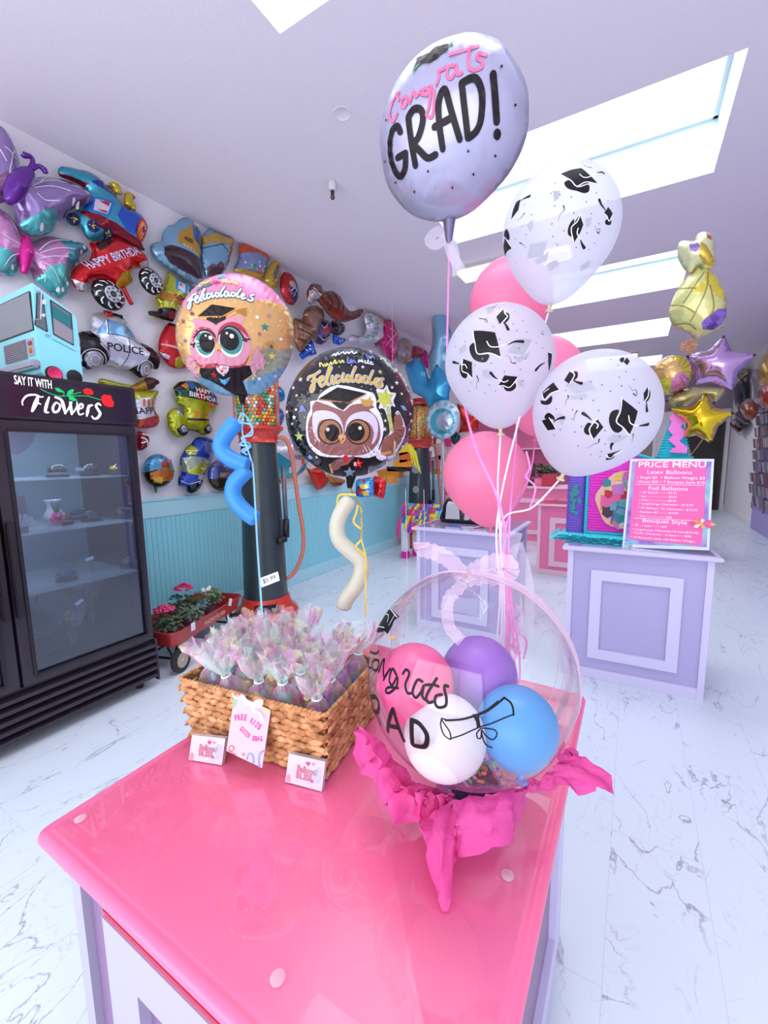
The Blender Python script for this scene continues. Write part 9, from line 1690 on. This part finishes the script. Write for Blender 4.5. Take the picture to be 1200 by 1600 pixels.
c8 = [bpt(0, 0, 0), bpt(BW, 0, 0), bpt(BW, BD, 0), bpt(0, BD, 0), bpt(0, 0, BH), bpt(BW, 0, BH), bpt(BW, BD, BH), bpt(0, BD, BH)]; cc_ = sum(c8, V((0, 0, 0))) / 8
c8 = [V((c.x + (cc_.x - c.x) * .02, c.y + (cc_.y - c.y) * .02, c.z)) for c in c8]
MB().add(c8, [(0, 1, 2, 3), (0, 1, 5, 4), (1, 2, 6, 5), (2, 3, 7, 6), (3, 0, 4, 7)]).build('lining', M('basket_lining', '9a6438', .7), t)
rb = MB()
cs = [bpt(0, 0, BH), bpt(BW, 0, BH), bpt(BW, BD, BH), bpt(0, BD, BH)]
for i in range(4):
    a, b_2 = cs[i], cs[(i + 1) % 4]; n = int((b_2 - a).length / .012); ax_ = (b_2 - a).normalized(); out_ = ax_.cross(V((0, 0, 1)))
    for k in range(n): lump(rb, a.lerp(b_2, (k + .5) / n), ax_, V((0, 0, 1)), out_, .009, .0042, .0055, .35)
rb.build('braided_rim', m_wick, t, True)
# goodie bags
m_irid = filmm('iridescent_cellophane', 'd8e0f0', .22, .1, .05, ['58dcd8', 'd8fff8', 'ffffff', 'f8b4f0', 'fffcc8', 'a8ecff', 'ffffff'], 10.)
candy_c = ['e83858', '28a050', '2858c8', 'f09028', 'e8d038', '8838a8', '20b0a8', '5a3020']
def goodie_mesh(seed, ht):
    rnd = random.Random(seed); n = 44; prof = [(.004, .0), (.026, .004), (.036, .02), (.038, .05), (.034, .08), (.022, .105), (.0085, .122), (.0075, .128), (.015, .14), (.03, .155), (.042, .168), (.05, ht), (.056, ht + .018)]; vs = []
    ph = [rnd.random() * 6.3 for _ in range(5)]
    for i, (r, z) in enumerate(prof):
        for j in range(n):
            a = 2 * PI * j / n; w_ = (1 + (.14 * math.sin(3 * a + ph[0]) + .1 * math.sin(7 * a + ph[1] + z * 30))) if i < 6 else (1 + .3 * math.sin(9 * a + ph[2]) + .15 * math.sin(15 * a + ph[3]))
            rr = r * w_ * rnd.uniform(.93, 1.07); fl = .62 if i > 8 else .9
            vs.append((rr * math.cos(a), rr * math.sin(a) * fl, z + (rnd.uniform(-.006, .006) + .010 * math.sin(5 * a + ph[4]) if i > 10 else 0)))
    fs = [(i * n + j, i * n + (j + 1) % n, (i + 1) * n + (j + 1) % n, (i + 1) * n + j) for i in range(len(prof) - 1) for j in range(n)]
    return vs, fs
rnd = random.Random(17); protos = []
rowsn = ['front', 'second', 'third', 'back']; ords = ['leftmost', 'second from the left', 'third from the left', 'fourth from the left', 'rightmost']
lay = [(ri, ci) for ri in range(4) for ci in range(5)]
for (ri, ci) in lay:
    x = .045 + ci * (BW - .09) / 4 + rnd.uniform(-.008, .008); y = .04 + ri * (BD - .08) / 3 + rnd.uniform(-.006, .006); lift = .052 + rnd.uniform(0, .012) + .004 * ri
    p = bpt(x, y, 0) + V((0, 0, lift)); lbl = 'iridescent cellophane goodie bag in the basket, %s row, %s' % (rowsn[ri], ords[ci]); k = (ri * 5 + ci) % 5
    tilt = Matrix.Rotation(rnd.uniform(-.16, .16) + (-.0 if ri else .08), 4, 'X') @ Matrix.Rotation((ci - 2) * .07 + rnd.uniform(-.1, .1), 4, 'Y'); rz = rnd.uniform(0, 6.28)
    if len(protos) <= k:
        g = empty('goodie_bag', (0, 0, 0), 0, lbl, 'goodie bag', 'goodie bags in the basket'); vs, fs = goodie_mesh(40 + k, .176 + .009 * (k % 3)); kids = [mesh('cellophane_bag', vs, fs, m_irid, g, None, True)]
        kids.append(MB().tube([(.011 * math.cos(a), .011 * math.sin(a), .125) for a in [i * PI / 6 for i in range(13)]], .0022, 5).build('tie_ribbon', M('tie_white', 'f0ecf8', .4), g))
        for q in range(8):
            col = rnd.choice(candy_c); a = rnd.random() * 6.28; r = rnd.uniform(.004, .022); z = .014 + .0105 * q; m = M('candy_' + col, col, .25, coat=.3); T = Matrix.Translation((r * math.cos(a), r * math.sin(a), z)) @ Matrix.Rotation(rnd.uniform(-1, 1), 4, 'X') @ Matrix.Rotation(rnd.uniform(0, 3), 4, 'Z')
            kids.append((MB().box(-.017, .017, -.0045, .0045, -.011, .011, T).build('treat', m, g, bevel=.002) if q % 2 else MB().ball(T.translation, .0105, 12, 8).build('treat', m, g, True)))
        protos.append((g, kids)); r_ = g
    else:
        g, kids = protos[k]; r_ = g.copy(); C.objects.link(r_); tag(r_, lbl, 'goodie bag', 'goodie bags in the basket')
        for ch in kids: c2 = ch.copy(); C.objects.link(c2); c2.parent = r_
    r_.matrix_world = Matrix.Translation(p) @ tilt @ Matrix.Rotation(rz, 4, 'Z')
# goodie bag sign
FG = Fr((-.768,.6,.88),(.9439,.3304,0),(-.0759,.2168,.9733),(.3215,-.9186,.2297))
t = empty('paper_sign', FG.pt(0, 0, 0), 0, 'pink and white card reading FREE KIDS GOODI EBAG tied to the front of the basket', 'sign')
fslab(FG, [(-.0009,.0918),(.0079,.0982),(.0922,.072),(.079,-.0546),(-.0113,-.0281)], -.002, 0, 'card', M('sign_card', 'd8bcd4', .45), t)
for nm, L, col in zip(['green_shape', 'mint_shape', 'gold_shape', 'peach_shape', 'orange_dot'], [[(-.0005,.0912),(.0081,.0957),(.0076,.0831),(.0041,.0728),(-.0025,.0646)],
[(.0162,.0814),(.0263,.0786),(.0374,.0809),(.035,.0757),(.0266,.0749),(.0193,.078)],
[(.0732,.0781),(.092,.0719),(.0871,.0659),(.0806,.0604),(.0732,.0683)],
[(-.0096,-.0132),(-.0095,-.0242),(.0003,-.0311),(.0218,-.0378),(.0389,-.0419),(.0611,-.0223),(.0524,-.0172),(.0336,-.0267),(.0171,-.031),(.002,-.0168)],
[(.0267,-.0275),(.032,-.0232),(.0371,-.0263),(.0355,-.0338),(.0293,-.0345)]], ('8ac0a0', 'a8e0d0', 'd8c890', 'f4c0cc', 'f0b890')): fslab(FG, L, 0, .0005, nm, M('sign_' + col, col, .5), t)
mb = MB()
for L in [[(.0414,-.0392),(.0435,-.0292),(.0496,-.0267),(.0548,-.0315),(.0578,-.0457)],
[(.0726,-.0512),(.0703,-.037),(.0723,-.0247),(.0794,-.0178)]]: ribbon2(mb, dens(cr(L, 5), .002, False), .0048, lambda a, b: FG.pt(a, b, .001))
mb.build('blue_arches', M('sign_blue', '90a0e0', .5), t); mb = MB()
for L in [[(-.0058,-.0263),(.0013,-.0267),(.0074,-.0223),(.0055,-.0164),(-.0016,-.016),(-.0046,-.0225),(.0015,-.0291),(.0131,-.0327)]]: ribbon2(mb, dens(cr(L, 5), .002, False), .003, lambda a, b: FG.pt(a, b, .001))
mb.build('red_squiggle', M('sign_coral', 'e07078', .5), t)
mb = MB(); mgt = M('sign_magenta', 'd82898', .5)
def arctext(mb, fr, s, p0, p1, p2, size, w=1):
    n = len(s)
    P = cr([p0, p1, p2], 12); d = [0]
    for a, b in zip(P[:-1], P[1:]): d.append(d[-1] + math.dist(a, b))
    for i, ch in enumerate(s):
        if ch == ' ': continue
        u = d[-1] * (i + .5) / n; k = min(max(j for j in range(len(d)) if d[j] <= u), len(P) - 2); f_ = (u - d[k]) / (d[k + 1] - d[k]); x = P[k][0] + (P[k + 1][0] - P[k][0]) * f_; y = P[k][1] + (P[k + 1][1] - P[k][1]) * f_; an = math.atan2(P[k + 1][1] - P[k][1], P[k + 1][0] - P[k][0])
        cw = d[-1] / n * .86; w0 = textw(ch, size, 1, .02); textmesh(mb, ch, size, x - math.cos(an) * cw / 2, y - math.sin(an) * cw / 2, an, 0, .02, lambda a, b: fr.pt(a, b, .0012), cw / max(w0, size * .45))
q = [(.005,.0404),(.0344,.0434),(.0676,.0259),(.0175,.0231),(.0469,.0029),(.0773,.0038)]
arctext(mb, FG, 'FREE KIDS', q[0], q[1], q[2], .0185); arctext(mb, FG, 'GOODI EBAG', q[3], q[4], q[5], .0155); mb.build('lettering', mgt, t)
b = MB()
for L, w_ in (([(-.001,.1037),(.008,.097),(.0255,.0911),(.0399,.0862),(.0499,.0834)], .003), ([(.0499,.0834),(.0368,.0896),(.0265,.0962),(.0218,.1032)], .009), ([(.0499,.0834),(.0593,.0892),(.0716,.0928),(.0721,.0842),(.0584,.0817),(.0513,.0829)], .008), ([(.0499,.0834),(.0576,.0729),(.0693,.0642),(.0812,.0506)], .006)): b.add(*wribbon([FG.pt(a, c, .008 + .006 * (i % 2)) for i, (a, c) in enumerate(L)], w_))
b.build('ribbon_bow', M('tie_white', 'f0ecf8', .4), t)
# business card boxes
for FC, L, l in ((Fr((-.8889,.568,.803),(.9536,.3011,0),(-.0649,.2056,.9765),(.294,-.9311,.2156)), [(.0006,.0001),(.0896,0),(.0948,.0614),(.0047,.0575)], 'left small box of pink business cards leaning against the basket'), (Fr((-.6356,.6292,.803),(.9752,.2212,0),(-.0478,.2106,.9764),(.216,-.9522,.216)), [(.0009,.0009),(.0905,-.0008),(.0949,.0621),(.0053,.0623)], 'right small box of pink business cards leaning against the basket')):
    t = empty('business_card_box', FC.pt(0, 0, 0), 0, l, 'card box', 'business card boxes on the pink table')
    fslab(FC, L, -.012, -.0006, 'box', filmm('clear_card_box', 'e8e4f0', .45, .2, 0), t); fslab(FC, L, -.0006, 0, 'card', flatm('card_print', ['d4ccdc', 'dcc4d8', 'c0c0e0'], 60.), t)
    ux_ = V((L[1][0] - L[0][0], L[1][1] - L[0][1])); uy_ = V((L[3][0] - L[0][0], L[3][1] - L[0][1])); P_2 = lambda a, b: (L[0][0] + ux_.x * a + uy_.x * b, L[0][1] + ux_.y * a + uy_.y * b)
    for s, a0, b0, a1 in (('Balloon', .27, .48, .80), ('BLISS', .27, .24, .70)):
        mb = MB(); flat_text('', FC, s, P_2(a0, b0), P_2(a1, b0), ux_.length * .21, None, bold=.03, off=.0008, mb=mb); mb.build('lettering_shadow', M('logo_shadow', '9a3050', .5), t)
        mb = MB(); flat_text('', FC, s, P_2(a0 + .004, b0 + .006), P_2(a1, b0 + .006), ux_.length * .21, None, bold=.008, off=.0014, mb=mb); mb.build('lettering', M('logo_pink', 'e08098', .5), t)
    mb = MB()
    for (a, c), s, col in (((.56, .82), .13, 'd84070'), ((.70, .84), .1, 'e890a8')):
        h = [(16 * math.sin(q) ** 3 / 34, (13 * math.cos(q) - 5 * math.cos(2 * q) - 2 * math.cos(3 * q) - math.cos(4 * q)) / 34) for q in [2 * PI * i / 22 for i in range(22)]]; mb.use(M('logo_' + col, col, .4)); o_ = P_2(a, c); mb.add([FC.pt(o_[0] + x * s * ux_.length, o_[1] + y * s * ux_.length, .0012) for x, y in h], [tuple(range(22))])
    mb.use(M('logo_star', '88b8c0', .3, .4)); o_ = P_2(.79, .62); mb.add([FC.pt(x, y, .0016) for x, y in star(o_[0], o_[1], .06 * ux_.length)], [tuple(range(10))])
    mb.use(M('logo_d84070', 'd84070', .4)); o_ = P_2(.72, .26); mb.add([FC.pt(x, y, .0016) for x, y in star(o_[0], o_[1], .055 * ux_.length, .02 * ux_.length, 6)], [tuple(range(12))])
    mb.use(M('logo_lilac', 'c0b8e8', .5)); o_ = P_2(.85, .5); mb.add([FC.pt(x, y, .0004) for x, y in ell(o_[0], o_[1], .1 * ux_.length, .2 * ux_.length)], [tuple(range(28))])
    mb.use(M('logo_e890a8', 'e890a8', .4)); o_ = P_2(.08, .14); mb.add([FC.pt(x, y, .0004) for x, y in ell(o_[0], o_[1], .06 * ux_.length, .11 * ux_.length)], [tuple(range(28))])
    mb.build('logo', None, t)
